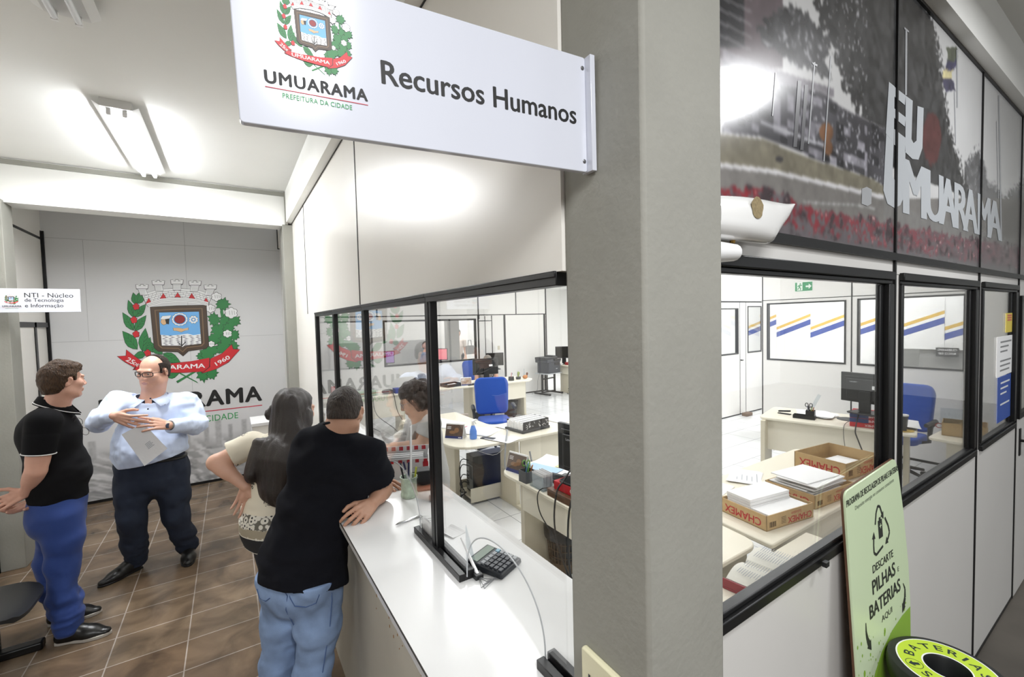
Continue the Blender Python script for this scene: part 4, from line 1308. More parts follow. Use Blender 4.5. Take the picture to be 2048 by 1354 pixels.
# green exit sign on the wall
ES = thing('exit_sign', 'green exit sign with running figure and arrow on the wall', 'exit sign', (xe - 0.021, 3.175, 2.335))
k = MB(frame3((0, 0, 0), (0, -1, 0), (0, 0, 1)))
k.box(-0.125, 0.125, -0.075, 0.075, 0, 0.006, 0)
k.box(-0.118, 0.118, -0.066, 0.066, 0.006, 0.007, 1)
k.box(-0.09, -0.015, -0.056, 0.066, 0.007, 0.008, 0)
k.poly([(0.03, -0.012, 0.008), (0.07, -0.012, 0.008), (0.07, -0.04, 0.008), (0.108, 0, 0.008), (0.07, 0.04, 0.008), (0.07, 0.012, 0.008), (0.03, 0.012, 0.008)], 0)
g = k
LZ = [0.0085]
def limb(p, r=0.006):
    for a, c in zip(p[:-1], p[1:]):
        LZ[0] += 2e-5
        d = Vector((c[0] - a[0], c[1] - a[1], 0)).normalized() * r
        n_ = Vector((-d.y, d.x, 0))
        g.poly([(a[0] - n_.x, a[1] - n_.y, LZ[0]), (c[0] - n_.x, c[1] - n_.y, LZ[0]), (c[0] + n_.x, c[1] + n_.y, LZ[0]), (a[0] + n_.x, a[1] + n_.y, LZ[0])], 1)
limb([(-0.05, 0.028), (-0.058, -0.005)], 0.009)
limb([(-0.05, 0.025), (-0.03, 0.015), (-0.022, 0.028)])
limb([(-0.052, 0.024), (-0.072, 0.016), (-0.08, -0.002)])
limb([(-0.058, -0.005), (-0.04, -0.02), (-0.042, -0.05)])
limb([(-0.058, -0.005), (-0.066, -0.03), (-0.088, -0.034)])
g.poly([(-0.045 + 0.01 * math.cos(2 * PI * q / 12), 0.042 + 0.01 * math.sin(2 * PI * q / 12), 0.0089) for q in range(12)], 1)
k.build('face', [mat('sign_white', 'eef3ec', 0.4), mat('sign_green', '3f9a68', 0.4)], ES)
o = boxes('door_stop', mat('brick_stop', '7c6a5c', 0.8), [(-0.1, 0.1, -0.05, 0.05, 0, 0.06)], bevel=0.005)
o.location = (8.25, 4.55, 0)
tag(o, 'small brick propping the white office door', 'door stop')

# striped blind panels and notice behind the exit wall windows
wbr = mat('blind_white', 'eeeeec', 0.8)
BL = [mat('blind_blue', '2f4a9c', 0.7), mat('blind_gold', 'd9b24a', 0.7)]
for i in range(8):
    y0 = 5.15 - 0.62 * (i + 1)
    t = thing('blind_panel', 'striped white blind panel, %s from left behind the windows under the exit sign' % ['first', 'second', 'third', 'fourth', 'fifth', 'sixth', 'seventh', 'eighth'][i], 'blind', (9.3 + 0.012 * (i % 2), y0, 0), 0, 'striped blind panels')
    zb = 0.9 if i < 4 else 1.31
    boxes('fabric', wbr, [(-0.003, 0.003, 0.0, 0.62, zb, 3.0)], t)
    for dz, h, m_, nm in ((0.0, 0.1, BL[0], 'blue_stripe'), (0.15, 0.055, BL[1], 'gold_stripe')):
        zl, zr = 1.46 + dz, 1.72 + dz
        b = MB()
        b.add([(-0.004, 0.62, zl), (-0.004, 0, zr), (-0.004, 0, zr + h), (-0.004, 0.62, zl + h), (-0.0035, 0.62, zl), (-0.0035, 0, zr), (-0.0035, 0, zr + h), (-0.0035, 0.62, zl + h)],
              [(0, 1, 2, 3), (7, 6, 5, 4), (0, 4, 5, 1), (1, 5, 6, 2), (2, 6, 7, 3), (3, 7, 4, 0)])
        b.build(nm, m_, t)
nt_ = thing('warning_notice', 'black warning notice with mirrored lettering behind the right window', 'notice', (9.27, 2.01, 1.29))
boxes('board', BLACKP, [(0, 0.006, -0.13, 0.13, -0.085, 0.055)], nt_)
k = MB(Matrix(((0, 0, -1, -0.001), (1, 0, 0, 0), (0, 1, 0, 0), (0, 0, 0, 1))))
write(k, 'CUIDADO', 0, 0.005, w=0.22, h=0.03, bold=0.02, z=0.0005)
write(k, 'RISCO DE', 0, -0.05, w=0.19, h=0.03, bold=0.02, z=0.0005)
k.build('lettering', WHITE, nt_)
boxes('grey_screen', mat('grey_screen', '8d8d8b', 0.5), [(9.34, 9.38, 0.7, 2.35, 0.0, 1.4)])
tag(bpy.data.objects['grey_screen'], 'grey screen below the short blinds behind the right window', 'screen')
# ================================================================ EMBLEM, SIGNS, PRINTS, FITTINGS AND COUNTER THINGS
SIGNW = mat('sign_board_white', 'cdd0da', 0.16, coat=0.3)
EMB = [mat('emblem_black', '1a1a1a', 0.5), mat('emblem_white', 'f0f0f0', 0.5), mat('emblem_green', '2f7d43', 0.5), mat('emblem_red', 'c8252c', 0.5), mat('emblem_brown', '4a3a2c', 0.5),
       mat('emblem_sky', '6fb0e8', 0.5), mat('emblem_maroon', '8e1f24', 0.5), mat('emblem_tan', 'd9b286', 0.5), mat('emblem_grey', 'a9a9a9', 0.5), mat('emblem_lightbrown', '7a6248', 0.5)]


def emblem_polys():
    """The town arms as outlines (colour, layer, points), in units of the ribbon's width, origin below its middle."""
    def cv(x, y):
        p = at(x / 3.385, 400 + y / 3.385, 'y', YBACK)
        return ((p.x + 0.496) / 1.19, (p.z - 1.46) / 1.19)
    out = []

    def add(c, l, pts):
        out.append((c, l, [cv(*p) for p in pts]))

    def grow(pts, k):
        cx, cy = sum(p[0] for p in pts) / len(pts), sum(p[1] for p in pts) / len(pts)
        r = [math.hypot(p[0] - cx, p[1] - cy) for p in pts]
        return [(cx + (p[0] - cx) * (1 + k / max(q, 1)), cy + (p[1] - cy) * (1 + k / max(q, 1))) for p, q in zip(pts, r)]

    def both(c, l, pts, k=3):
        add(0, l, grow(pts, k))
        add(c, l + 1, pts)

    def disc(x, y, rx, ry=None, n=16, f=None):
        ry = ry or rx
        return [(x + rx * math.cos(2 * PI * i / n) * (f(i) if f else 1), y + ry * math.sin(2 * PI * i / n) * (f(i) if f else 1)) for i in range(n)]

    def leaf(x0, y0, x1, y1, w, l=2):
        dx, dy = x1 - x0, y1 - y0
        L = math.hypot(dx, dy)
        nx, ny = -dy / L, dx / L
        prof = [(0, 0), (0.15, 0.3), (0.35, 0.5), (0.55, 0.47), (0.8, 0.24), (1, 0)]
        pts = [(x0 + dx * t + nx * w * s, y0 + dy * t + ny * w * s) for t, s in prof] + [(x0 + dx * t - nx * w * s, y0 + dy * t - ny * w * s) for t, s in prof[-2:0:-1]]
        both(2, l, pts)
        add(0, l + 2, [(x0 + nx * 1.2, y0 + ny * 1.2), (x0 + dx * 0.9, y0 + dy * 0.9), (x0 - nx * 1.2, y0 - ny * 1.2)])
        for t in ((0.25, 0.42, 0.6) if w > 49 else ()):
            for s in (1, -1):
                a, b = (x0 + dx * t, y0 + dy * t), (x0 + dx * (t + 0.17) + s * nx * w * 0.33, y0 + dy * (t + 0.17) + s * ny * w * 0.33)
                add(0, l + 2, [a, b, (b[0] + 1.4, b[1] + 1.4), (a[0] + 1.4, a[1] + 1.4)][::s])

    for q in [(985, 1040, 905, 1060, 46), (1130, 1195, 1215, 1170, 44), (1130, 1195, 1140, 1150, 40), (1035, 1030, 1020, 960, 50), (1040, 985, 1100, 1045, 60), (1105, 1040, 1225, 1105, 60), (930, 1010, 830, 888, 72), (965, 1025, 985, 868, 66), (980, 1030, 1018, 930, 50),
              (905, 882, 830, 762, 56), (912, 885, 990, 782, 54), (910, 795, 868, 678, 50), (915, 792, 988, 706, 50), (920, 705, 902, 628, 42), (924, 705, 944, 626, 40), (930, 700, 982, 640, 38)]:
        leaf(*q)
    for x, y in ((922, 722), (907, 812), (922, 908), (1000, 1035)):
        both(3, 6, disc(x, y, 21, n=14, f=lambda i: 1.1 if i % 3 else 0.85))
    star = lambda i: (1.15, 0.72, 0.95, 0.7)[i % 4]
    both(2, 2, [(1500, 700), (1490, 760), (1510, 860), (1490, 960), (1420, 1060), (1440, 1062), (1512, 965), (1528, 860), (1510, 760), (1515, 700)])
    for i, (x, y, r) in enumerate([(1508, 705, 50), (1450, 808, 48), (1525, 825, 52), (1585, 820, 46), (1475, 880, 54), (1545, 872, 46), (1455, 940, 54), (1530, 945, 50), (1588, 915, 38), (1510, 1000, 52), (1575, 985, 42), (1405, 1040, 58), (1365, 1055, 36), (1440, 1015, 42), (1375, 1180, 52), (1435, 1175, 44)]):
        both(2, 4 + 2 * (i % 2), [(x + (p[0] - x) * math.cos(i) - (p[1] - y) * math.sin(i), y + (p[0] - x) * math.sin(i) + (p[1] - y) * math.cos(i)) for p in disc(x, y, r, r * 0.85, 20, star)])
    for x, y, r in ((1465, 655, 32), (1425, 735, 30), (1565, 765, 40), (1540, 905, 28), (1430, 975, 22)):
        both(1, 9, disc(x, y, r, r * 0.85, 18, lambda i: 1.08 if i % 3 else 0.88))
        for k in (-0.35, 0.1, 0.5):
            add(0, 11, [(x + k * r, y - r * 0.4), (x + k * r + 2, y - r * 0.4), (x + k * r + 5, y + r * 0.3), (x + k * r + 3, y + r * 0.3)])
    for a, b, c, d in ((1195, 1232, 1318, 1162), (1330, 1234, 1215, 1172)):
        both(2, 2, [(a, b - 6), (c, d - 6), (c + 4, d + 6), (a + 10, b + 6)])
    # ribbon
    both(3, 12, [(795, 1058), (855, 1055), (856, 1014), (900, 1050), (950, 1085), (985, 1100), (950, 1142), (905, 1128), (850, 1098)])
    both(3, 12, [(1425, 1075), (1500, 1042), (1568, 978), (1578, 1010), (1624, 1012), (1545, 1098), (1460, 1145), (1372, 1172), (1418, 1132)])
    both(6, 14, [(985, 1100), (950, 1142), (900, 1150), (925, 1118)])
    both(6, 14, [(1418, 1070), (1420, 1130), (1372, 1172), (1360, 1160)])
    both(3, 16, [(925, 1118), (1000, 1118), (1080, 1116), (1150, 1108), (1290, 1092), (1418, 1068), (1416, 1128), (1378, 1160), (1250, 1168), (1120, 1168), (1000, 1162), (915, 1150)])
    # crown
    wall = [(962, 640), (1050, 612), (1120, 602), (1200, 598), (1290, 604), (1360, 616), (1438, 645), (1412, 700), (1310, 672), (1200, 662), (1090, 672), (990, 702)]
    both(1, 4, wall)
    for x, y in ((962, 602), (1072, 575), (1198, 570), (1320, 578), (1424, 604)):
        s = (x - 1200) / 240 * 14
        both(1, 6, [(x - 42, y - 28 - s * 0), (x - 24, y - 30), (x - 24, y - 20), (x - 9, y - 20), (x - 9, y - 30), (x + 9, y - 30), (x + 9, y - 20), (x + 24, y - 20), (x + 24, y - 30), (x + 42, y - 28), (x + 38, y), (x + 26, y + 4), (x + 26 - s, y + 40), (x - 26 - s, y + 40), (x - 26, y + 4), (x - 38, y)])
        add(0, 8, [(x - 38, y - 2), (x + 38, y - 2), (x + 38, y + 1), (x - 38, y + 1)])
        for k in range(3):
            add(0, 8, [(x - 24, y + 10 + 10 * k), (x + 22, y + 10 + 10 * k), (x + 22, y + 11.5 + 10 * k), (x - 24, y + 11.5 + 10 * k)])
    for k in range(4):
        f = 0.2 + 0.2 * k
        lo, hi = [wall[11], wall[10], wall[9], wall[8], wall[7]], [wall[0], wall[1], wall[3], wall[5], wall[6]]
        ln = [(a[0] * (1 - f) + b[0] * f, a[1] * (1 - f) + b[1] * f) for a, b in zip(lo, hi)]
        for a, b in zip(ln[:-1], ln[1:]):
            add(0, 6, [a, b, (b[0], b[1] + 1.6), (a[0], a[1] + 1.6)])
        for q in range(14):
            t = (q + 0.5 * (k % 2)) / 14 * 4
            i = min(3, int(t))
            x, y = ln[i][0] + (ln[i + 1][0] - ln[i][0]) * (t - i), ln[i][1] + (ln[i + 1][1] - ln[i][1]) * (t - i)
            add(0, 6, [(x, y), (x + 1.6, y), (x + 1.6, y + 13), (x, y + 13)])
    for x, y, w in ((1008, 684, 22), (1106, 652, 24), (1203, 647, 25), (1298, 652, 24), (1395, 682, 22)):
        both(3, 8, [(x - w, y + 20), (x, y - 20), (x + w, y + 20)])
    band = [(1006, 726), (1090, 700), (1200, 690), (1310, 694), (1412, 718), (1412, 692), (1310, 668), (1200, 660), (1090, 668), (990, 702)]
    both(1, 10, band)
    for k in (0.33, 0.66):
        ln = [(band[i][0] * (1 - k) + band[9 - i][0] * k, band[i][1] * (1 - k) + band[9 - i][1] * k) for i in range(5)]
        for a, b in zip(ln[:-1], ln[1:]):
            add(0, 12, [a, b, (b[0], b[1] + 1.8), (a[0], a[1] + 1.8)])
    # shield
    sh = [(1018, 727), (1200, 718), (1396, 713), (1412, 985), (1392, 1006), (1275, 1020), (1240, 1054), (1205, 1026), (1075, 1024), (1046, 1000)]
    both(4, 10, sh, 4)
    c = (1218, 870)
    add(9, 12, [(c[0] + (p[0] - c[0]) * 0.86, c[1] + (p[1] - c[1]) * 0.88) for p in sh])
    add(4, 13, [(c[0] + (p[0] - c[0]) * 0.82, c[1] + (p[1] - c[1]) * 0.84) for p in sh])
    fld = [(1078, 762), (1347, 756), (1362, 972), (1250, 985), (1236, 995), (1222, 986), (1096, 985)]
    both(1, 14, fld, 3)
    add(5, 16, [(1078, 762), (1347, 756), (1357, 908), (1310, 915), (1270, 905), (1220, 912), (1150, 918), (1085, 912)])
    rr = random.Random(4)
    for r in range(7):
        y = 920 + r * 10
        for k in range(6):
            x = 1092 + k * 45 + rr.random() * 20
            add(0, 16, [(x, y), (x + 14, y - 3), (x + 34, y), (x + 14, y + 1.5)])
    both(1, 17, disc(1217, 808, 54, 44, 26, lambda i: 1 if i % 2 else 0.92), 2)
    add(5, 19, disc(1217, 808, 44, 35))
    both(6, 20, disc(1217, 808, 36, 28), 2)
    both(1, 17, disc(1310, 810, 29, 25, 24, lambda i: 1.08 if i % 3 else 0.85), 2)
    add(5, 19, disc(1310, 810, 17, 14))
    both(1, 20, disc(1310, 810, 9, 8), 2)
    both(7, 18, [(1092, 812), (1100, 800), (1128, 802), (1124, 840), (1108, 846), (1096, 838), (1088, 826)], 2)
    add(0, 20, [(1116, 802), (1148, 800), (1144, 842), (1126, 838)])
    both(1, 21, [(1086, 806), (1100, 786), (1160, 782), (1148, 802), (1110, 808)], 2)
    both(7, 18, [(1172, 866), (1212, 866), (1240, 872), (1276, 864), (1274, 880), (1250, 884), (1228, 894), (1200, 886), (1176, 884)], 2)
    both(0, 18, [(1226, 920), (1233, 920), (1234, 985), (1230, 992), (1226, 985)], 1)
    add(0, 18, [(1200, 962), (1206, 962), (1230, 984), (1254, 960), (1260, 961), (1232, 992)])
    return [q for _, q in sorted(enumerate(out), key=lambda q: (q[1][1], q[0]))], cv


EPOLY, ECV = emblem_polys()


def text_on(mb, body, p0, p1, h, m, z, bold=0.02):
    """Lettering along the line p0-p1 of emblem space, h high."""
    d = Vector((p1[0] - p0[0], p1[1] - p0[1]))
    n = Vector((-d.y, d.x)).normalized() * h
    write(mb, body, 0, 0, 1, 1, bold=bold, z=z, m=m, warp=lambda a, b: (p0[0] + d.x * a + n.x * b, p0[1] + d.y * a + n.y * b))


def logo(parent, M, w, eps, small=True):
    """Arms, name, red line and green line of the city hall; M puts emblem space on the sign, w is the ribbon's width."""
    S_ = M @ Matrix.Scale(w, 4, (1, 0, 0)) @ Matrix.Scale(w, 4, (0, 1, 0))
    b = MB(S_)
    for i, (c, l, pts) in enumerate(EPOLY):
        area = sum(pts[i - 1][0] * pts[i][1] - pts[i][0] * pts[i - 1][1] for i in range(len(pts)))
        if area < 0:
            pts = pts[::-1]
        b.poly([(x, y, eps * (1 + 0.028 * i)) for x, y in pts], c)
    q = lambda x, y: ECV(x, y)
    z = eps * (3 + 0.028 * len(EPOLY))
    text_on(b, 'UMUARAMA', q(985, 1158), q(1388, 1135), 0.045, 1, z, 0.03)
    text_on(b, '1960', q(1468, 1122), q(1560, 1072), 0.04, 1, z, 0.03)
    text_on(b, '25', q(850, 1088), q(896, 1112), 0.042, 1, z, 0.03)
    text_on(b, 'DE', q(900, 1112), q(932, 1128), 0.026, 1, z, 0.03)
    b.build('coat_of_arms', EMB, parent)
    k = MB(S_)
    write(k, 'UMUARAMA', 0.015, -0.42, w=1.32, h=0.16, bold=0.052, spacing=1.12, z=eps * 4)
    k.build('lettering', INK, parent)
    k = MB(S_)
    k.box(-0.65, 0.68, -0.479, -0.469, 0, eps * 4)
    k.build('red_line', mat('line_red', 'c0394a', 0.5), parent)
    k = MB(S_)
    write(k, 'PREFEITURA DA CIDADE', 0.0, -0.585, w=0.90, h=0.066, spacing=1.05, bold=0.01, z=eps * 4)
    k.build('green_lettering', mat('line_green', '3f9a5c', 0.5), parent)


# the big print on the emblem wall, fixed to the wall itself
logo(wb, frame3((-0.496, YBACK - 0.003, 1.46), (1, 0, 0), (0, 0, 1)), 1.19, 0.0003)


def vprint(name, parent, xs, zs, fn, y, rough=0.4, coat=0.0, flipn=False):
    """A print on a wall facing -y: a grid whose vertices carry the print's colours."""
    X, Z = np.meshgrid(xs, zs)
    c = fn(X.ravel(), Z.ravel()).reshape(len(zs), len(xs), 3)
    for _ in range(2):                        # the soft focus of a blown-up photograph
        for axis in (0, 1):
            q = np.take(c, np.clip(np.arange(c.shape[axis]) - 1, 0, None), axis) + np.take(c, np.clip(np.arange(c.shape[axis]) + 1, None, c.shape[axis] - 1), axis)
            c = 0.5 * c + 0.25 * q
    c = c.reshape(-1, 3)
    nx, nz = len(xs), len(zs)
    me = bpy.data.meshes.new(name)
    v = np.stack([X.ravel(), np.full(X.size, y), Z.ravel()], 1)
    i, j = np.meshgrid(np.arange(nx - 1), np.arange(nz - 1))
    a = (j * nx + i).ravel()
    f = np.stack([a, a + 1, a + nx + 1, a + nx], 1)
    me.vertices.add(len(v))
    me.vertices.foreach_set('co', v.ravel())
    me.loops.add(f.size)
    me.loops.foreach_set('vertex_index', f.ravel())
    me.polygons.add(len(f))
    me.polygons.foreach_set('loop_start', np.arange(len(f)) * 4)
    me.update()
    me.validate()
    at_ = me.color_attributes.new('print', 'FLOAT_COLOR', 'POINT')
    c = np.clip(c, 0, 255) / 255
    l = np.where(c < 0.04045, c / 12.92, ((c + 0.055) / 1.055) ** 2.4)
    at_.data.foreach_set('color', np.concatenate([l, np.ones((len(l), 1))], 1).ravel())
    o = bpy.data.objects.new(name, me)
    me.materials.append(mat('print_' + name, 'ffffff', rough, vcol='print', coat=coat))
    COL.objects.link(o)
    if parent:
        o.parent = parent
    return o


def hash2(a, b, s=0):
    h = np.sin(a * 127.1 + b * 311.7 + s * 74.7) * 43758.5453
    return h - np.floor(h)


def vnoise(x, y, s=0):
    xi, yi = np.floor(x), np.floor(y)
    fx, fy = x - xi, y - yi
    fx, fy = fx * fx * (3 - 2 * fx), fy * fy * (3 - 2 * fy)
    return (hash2(xi, yi, s) * (1 - fx) + hash2(xi + 1, yi, s) * fx) * (1 - fy) + (hash2(xi, yi + 1, s) * (1 - fx) + hash2(xi + 1, yi + 1, s) * fx) * fy


def fbm(x, y, s=0, o=4):
    r, a, t = 0, 0.5, 0
    for k in range(o):
        r = r + a * vnoise(x * 2 ** k, y * 2 ** k, s + k)
        t += a
        a *= 0.55
    return r / t


def city(x, z):
    """Grey aerial view of a town fading upward into the white film."""
    base = np.full(x.shape, 217.0)
    hz = 0.62 + 0.05 * (fbm(x * 1.3, x * 0, 3) - 0.5)
    d = np.clip((hz - z) / 0.62, 0, 1)
    tex = fbm(x * 9 / (1 - 0.75 * d), z * 30 * (0.25 + d), 5)
    roofs = hash2(np.floor(x * 14 / (1 - 0.6 * d) + np.floor(z * 22) * 0.37), np.floor(z * 22 * (0.6 + 0.5 * d)), 9)
    c = 168 + (tex - 0.5) * 75 + (roofs > 0.72) * 42 - (roofs < 0.2) * 28
    al = np.clip(d * 3.2, 0, 1) * 0.9
    out = base * (1 - al) + c * al
    for tx, w, h, g in ((-0.95, 0.05, 0.17, 160), (-1.05, 0.035, 0.1, 172), (-0.3, 0.05, 0.14, 165), (-0.18, 0.06, 0.2, 172), (-0.05, 0.04, 0.12, 160), (0.1, 0.05, 0.16, 170), (0.3, 0.07, 0.1, 168), (-1.35, 0.06, 0.12, 170), (-0.5, 0.06, 0.12, 168)):
        m = (np.abs(x - tx) < w / 2) & (z > 0.45) & (z < 0.58 + h)
        win = (hash2(np.floor(x * 90), np.floor(z * 45), 2) > 0.6) * 14
        out = np.where(m, g + 18 - win, out)
    return np.stack([out, out, out + 1], 1)


vprint('city_print', wb, np.linspace(-1.61, 0.645, 330), np.linspace(0.03, 0.9, 150), city, YBACK - 0.0035, 0.42)

# hanging signs
def hang_sign(label, loc, R4, L, H, th=0.012):
    t = thing('hanging_sign', label, 'sign')
    t.matrix_world = R4
    t.rotation_euler = R4.to_euler()
    t.location = R4.translation
    MB().prism(rounded([(0, 0), (L, 0), (L, H), (0, H)], 0.006), -th, 0).build('board', SIGNW, t, bevel=0.0015)
    return t


BL_, BR_, TR_ = Vector((0.0224, 0.678, 2.198)), Vector((0.598, 0.6416, 2.2146)), Vector((0.598, 0.636, 2.4275))
SF = frame3(BL_, BR_ - BL_, TR_ - BR_)
sg = hang_sign('white department sign lettered Recursos Humanos, bracketed to the grey pillar', BL_, SF, 0.577, 0.2135)
boxes('bracket', SIGNW, [(0.577, 0.588, -0.016, 0.0155, -0.0, 0.2135)], sg, M=Matrix(((1, 0, 0, 0), (0, 0, 1, 0), (0, 1, 0, 0), (0, 0, 0, 1))), bevel=0.001)
for y in (0.02, 0.193):
    MB().ball((0.57, y, 0.0005), (0.004, 0.004, 0.002), n=10).build('screw', GREYAL, sg)
logo(sg, Matrix.Translation((0.0975, 0.0985, 0.0003)), 0.1, 0.00008)
k = MB()
write(k, 'Recursos Humanos', 0.1883, 0.0867, w=0.3637, bold=0.028, h=0.0335, z=0.0004, ha='l')
k.build('department_name', INK, sg)
NF = frame3((-1.64, 5.0, 2.09), (1, 0, 0), (0, 0, 1))
sn = hang_sign('smaller white sign lettered NTI Nucleo de Tecnologia e Informacao, hanging from the left column', (-1.64, 5.0, 2.09), NF, 0.605, 0.188)
logo(sn, Matrix.Translation((0.213, 0.075, 0.0003)), 0.078, 0.00012)
k = MB()
for i, s_ in enumerate(('NTI - N\u00facleo', 'de Tecnologia', 'e Informa\u00e7\u00e3o')):
    write(k, s_, 0.285, 0.118 - 0.043 * i, h=0.036, bold=0.008, z=0.0005, ha='l')
k.build('department_name', INK, sn)


# ---- the printed mural above the windows
def zx(x, z):
    p0, p1, p2 = x, YB - 0.0115, z - CAMZ
    q = [RCW[0][i] * p0 + RCW[1][i] * p1 + RCW[2][i] * p2 for i in range(3)]
    return (1024 + FPX * q[0] / q[2] - 1420) * 2.417, (677 + FPX * q[1] / q[2]) * 2.417


def lineat(px, pts):
    return np.interp(px, [p[0] for p in pts], [p[1] for p in pts])


def mural(x, z):
    X, Y = zx(x, z)
    n1, n2, n3 = fbm(x * 6, z * 6, 1), fbm(x * 28, z * 28, 2), fbm(x * 75, z * 75, 3, 3)
    c = np.full((len(x), 3), 205.0) + (n1[:, None] - 0.5) * 10
    def put(m, col, amt=0, n=n2):
        nonlocal c
        v = np.array(col, float)[None] * (1 + amt * (n[:, None] - 0.5) * 2)
        c = np.where(m[:, None], v, c)
    # distant trees and houses on the right
    put((X > 1230) & (Y > lineat(X, [(1230, 800), (1290, 720), (1320, 760), (1345, 890), (1380, 900), (1420, 960), (1480, 900), (1518, 880)]) + (n3 - 0.5) * 120), (105, 105, 107), 0.4)
    # building at far left
    put((X < 350) & (Y < 330), (98, 88, 92), 0.1)
    put((X < 165) & (Y < 230), (50, 50, 53), 0.35)
    put((X < 200) & (np.abs((Y - X * 0.5) % 62 - 20) < 4), (150, 148, 150), 0.1)
    # trees
    edge = lineat(Y, [(0, 1040), (130, 1085), (250, 1108), (400, 1128), (560, 1150), (640, 1160), (760, 1200), (900, 1240)])
    t1 = (X > lineat(Y, [(0, 520), (120, 545), (260, 600), (420, 660), (520, 700)]) + (n2 - 0.5) * 160) & (X < edge + (n3 - 0.5) * 60) & (Y < lineat(X, [(500, 380), (640, 520), (760, 590), (860, 800), (1250, 960)]))
    put(t1, (60, 60, 61), 0.55)
    put(t1 & (n3 > 0.70) & (X < 760), (178, 178, 182), 0.1)
    t2 = (X > 235 + (n2 - 0.5) * 120) & (X < 575 + (n2 - 0.5) * 130) & (Y < lineat(X, [(200, 180), (330, 260), (450, 330), (600, 400)]) + (n3 - 0.5) * 70) & (Y > lineat(X, [(230, 130), (320, 60), (400, 10), (470, 70), (560, 160)]) + (n3 - 0.5) * 120)
    put(t2, (68, 68, 70), 0.5)
    put(t2 & (n3 > 0.69), (165, 165, 170), 0.1)
    put((X > 60) & (X < 600) & (Y > lineat(X, [(60, 235), (300, 330), (600, 430)])) & (Y < lineat(X, [(60, 300), (300, 420), (600, 470)])), (128, 124, 130), 0.25)
    # shop fronts
    sf = (X > 60) & (X < 845) & (Y > lineat(X, [(60, 290), (300, 400), (540, 440), (640, 520), (845, 620)])) & (Y < lineat(X, [(60, 640), (250, 660), (540, 780), (780, 860), (845, 900)]))
    put(sf, (74, 73, 78), 0.4, n1)
    cell = hash2(np.floor(X / 34 + 0.0), np.floor((Y - X * 0.42) / 42), 5)
    put(sf & (cell > 0.68) & (X < 760), (140, 138, 146), 0.3)
    put(sf & (cell < 0.16), (42, 42, 46), 0.3)
    put(sf & (np.abs(Y - lineat(X, [(60, 285), (300, 395), (540, 436), (640, 515), (845, 615)])) < 10), (150, 148, 152), 0.1)
    put(sf & (np.abs(Y - lineat(X, [(245, 590), (540, 700), (700, 770)])) < 9) & (X > 245) & (X < 560), (176, 176, 182), 0.1)
    put(sf & (n3 > 0.72) & (X > 440), (190, 190, 196), 0.1)
    put((np.hypot((X - 562) / 34, (Y - 640) / 46) < 1) | (np.hypot((X - 572) / 22, (Y - 715) / 36) < 1), (118, 84, 60), 0.25)
    # pavement, kerb, road
    g = Y > lineat(X, [(60, 650), (250, 672), (540, 785), (780, 862), (850, 905)])
    put(g & (X < 900), (120, 115, 100), 0.2)
    put(g & (Y > lineat(X, [(60, 795), (300, 825), (560, 895), (850, 960)])), (118, 115, 112), 0.12)
    put(g & (X < 860) & (np.abs(Y - lineat(X, [(60, 798), (300, 828), (560, 888), (860, 958)])) < 11), (205, 204, 206), 0.1)
    put((X > 450) & (X < 800) & (np.abs(Y - lineat(X, [(450, 975), (560, 985), (700, 990), (800, 1010)])) < 4), (170, 170, 170), 0.1)
    put((X > 840) & (Y > lineat(X, [(840, 940), (1000, 1030), (1300, 1110), (1520, 1180)])), (122, 120, 118), 0.1)
    put((np.hypot((X - 335) / 20, (Y - 770) / 14) < 1), (60, 58, 60))
    # hedge of red flowers
    top = lineat(X, [(60, 905), (330, 915), (390, 965), (560, 1025), (780, 1050), (880, 1075), (1100, 1120), (1300, 1160), (1520, 1200)]) + (n2 - 0.5) * 90
    bed = Y > top
    depth = np.clip((Y - top) / 130, 0, 1)
    put(bed, (98, 92, 95), 0.22)
    fl = bed & (n3 + 0.18 * (1 - depth) > 0.60)
    fade = np.clip((X - 300) / 1100, 0, 1)
    rc = np.stack([128 - 12 * fade + 70 * (n2 - 0.5), 42 + 40 * fade, 50 + 40 * fade], 1)
    c = np.where((fl & (depth < 0.98) & (n2 > 0.36))[:, None], rc, c)
    put(bed & (n2 < 0.36), (72, 60, 64), 0.2)
    put(bed & (n3 > 0.79) & (depth < 0.8), (226, 205, 200), 0.1)
    put(bed & (Y > lineat(X, [(60, 1090), (400, 1150), (880, 1210), (1300, 1270), (1518, 1310)]) + (n2 - 0.5) * 50), (104, 101, 103), 0.14)
    # flag, red roof
    put((np.hypot((X - 1072) / 44, (Y - 670) / 125) + (n2 - 0.5) * 0.5 < 1), (88, 52, 52), 0.25)
    fx = (np.abs(X - 1160 - 14 * np.sin(Y / 34)) < 24 + (n2 - 0.5) * 22) & (Y > 228 + (n2 - 0.5) * 30) & (Y < 440 + (n2 - 0.5) * 40)
    put(fx, (74, 80, 62), 0.3)
    put(fx & (Y > 296 + (n3 - 0.5) * 40) & (Y < 345), (60, 58, 92), 0.3)
    put(fx & (Y > 335 + (n3 - 0.5) * 40) & (Y < 385), (208, 198, 150), 0.2)
    put(fx & (Y > 380), (66, 64, 84), 0.4)
    return c


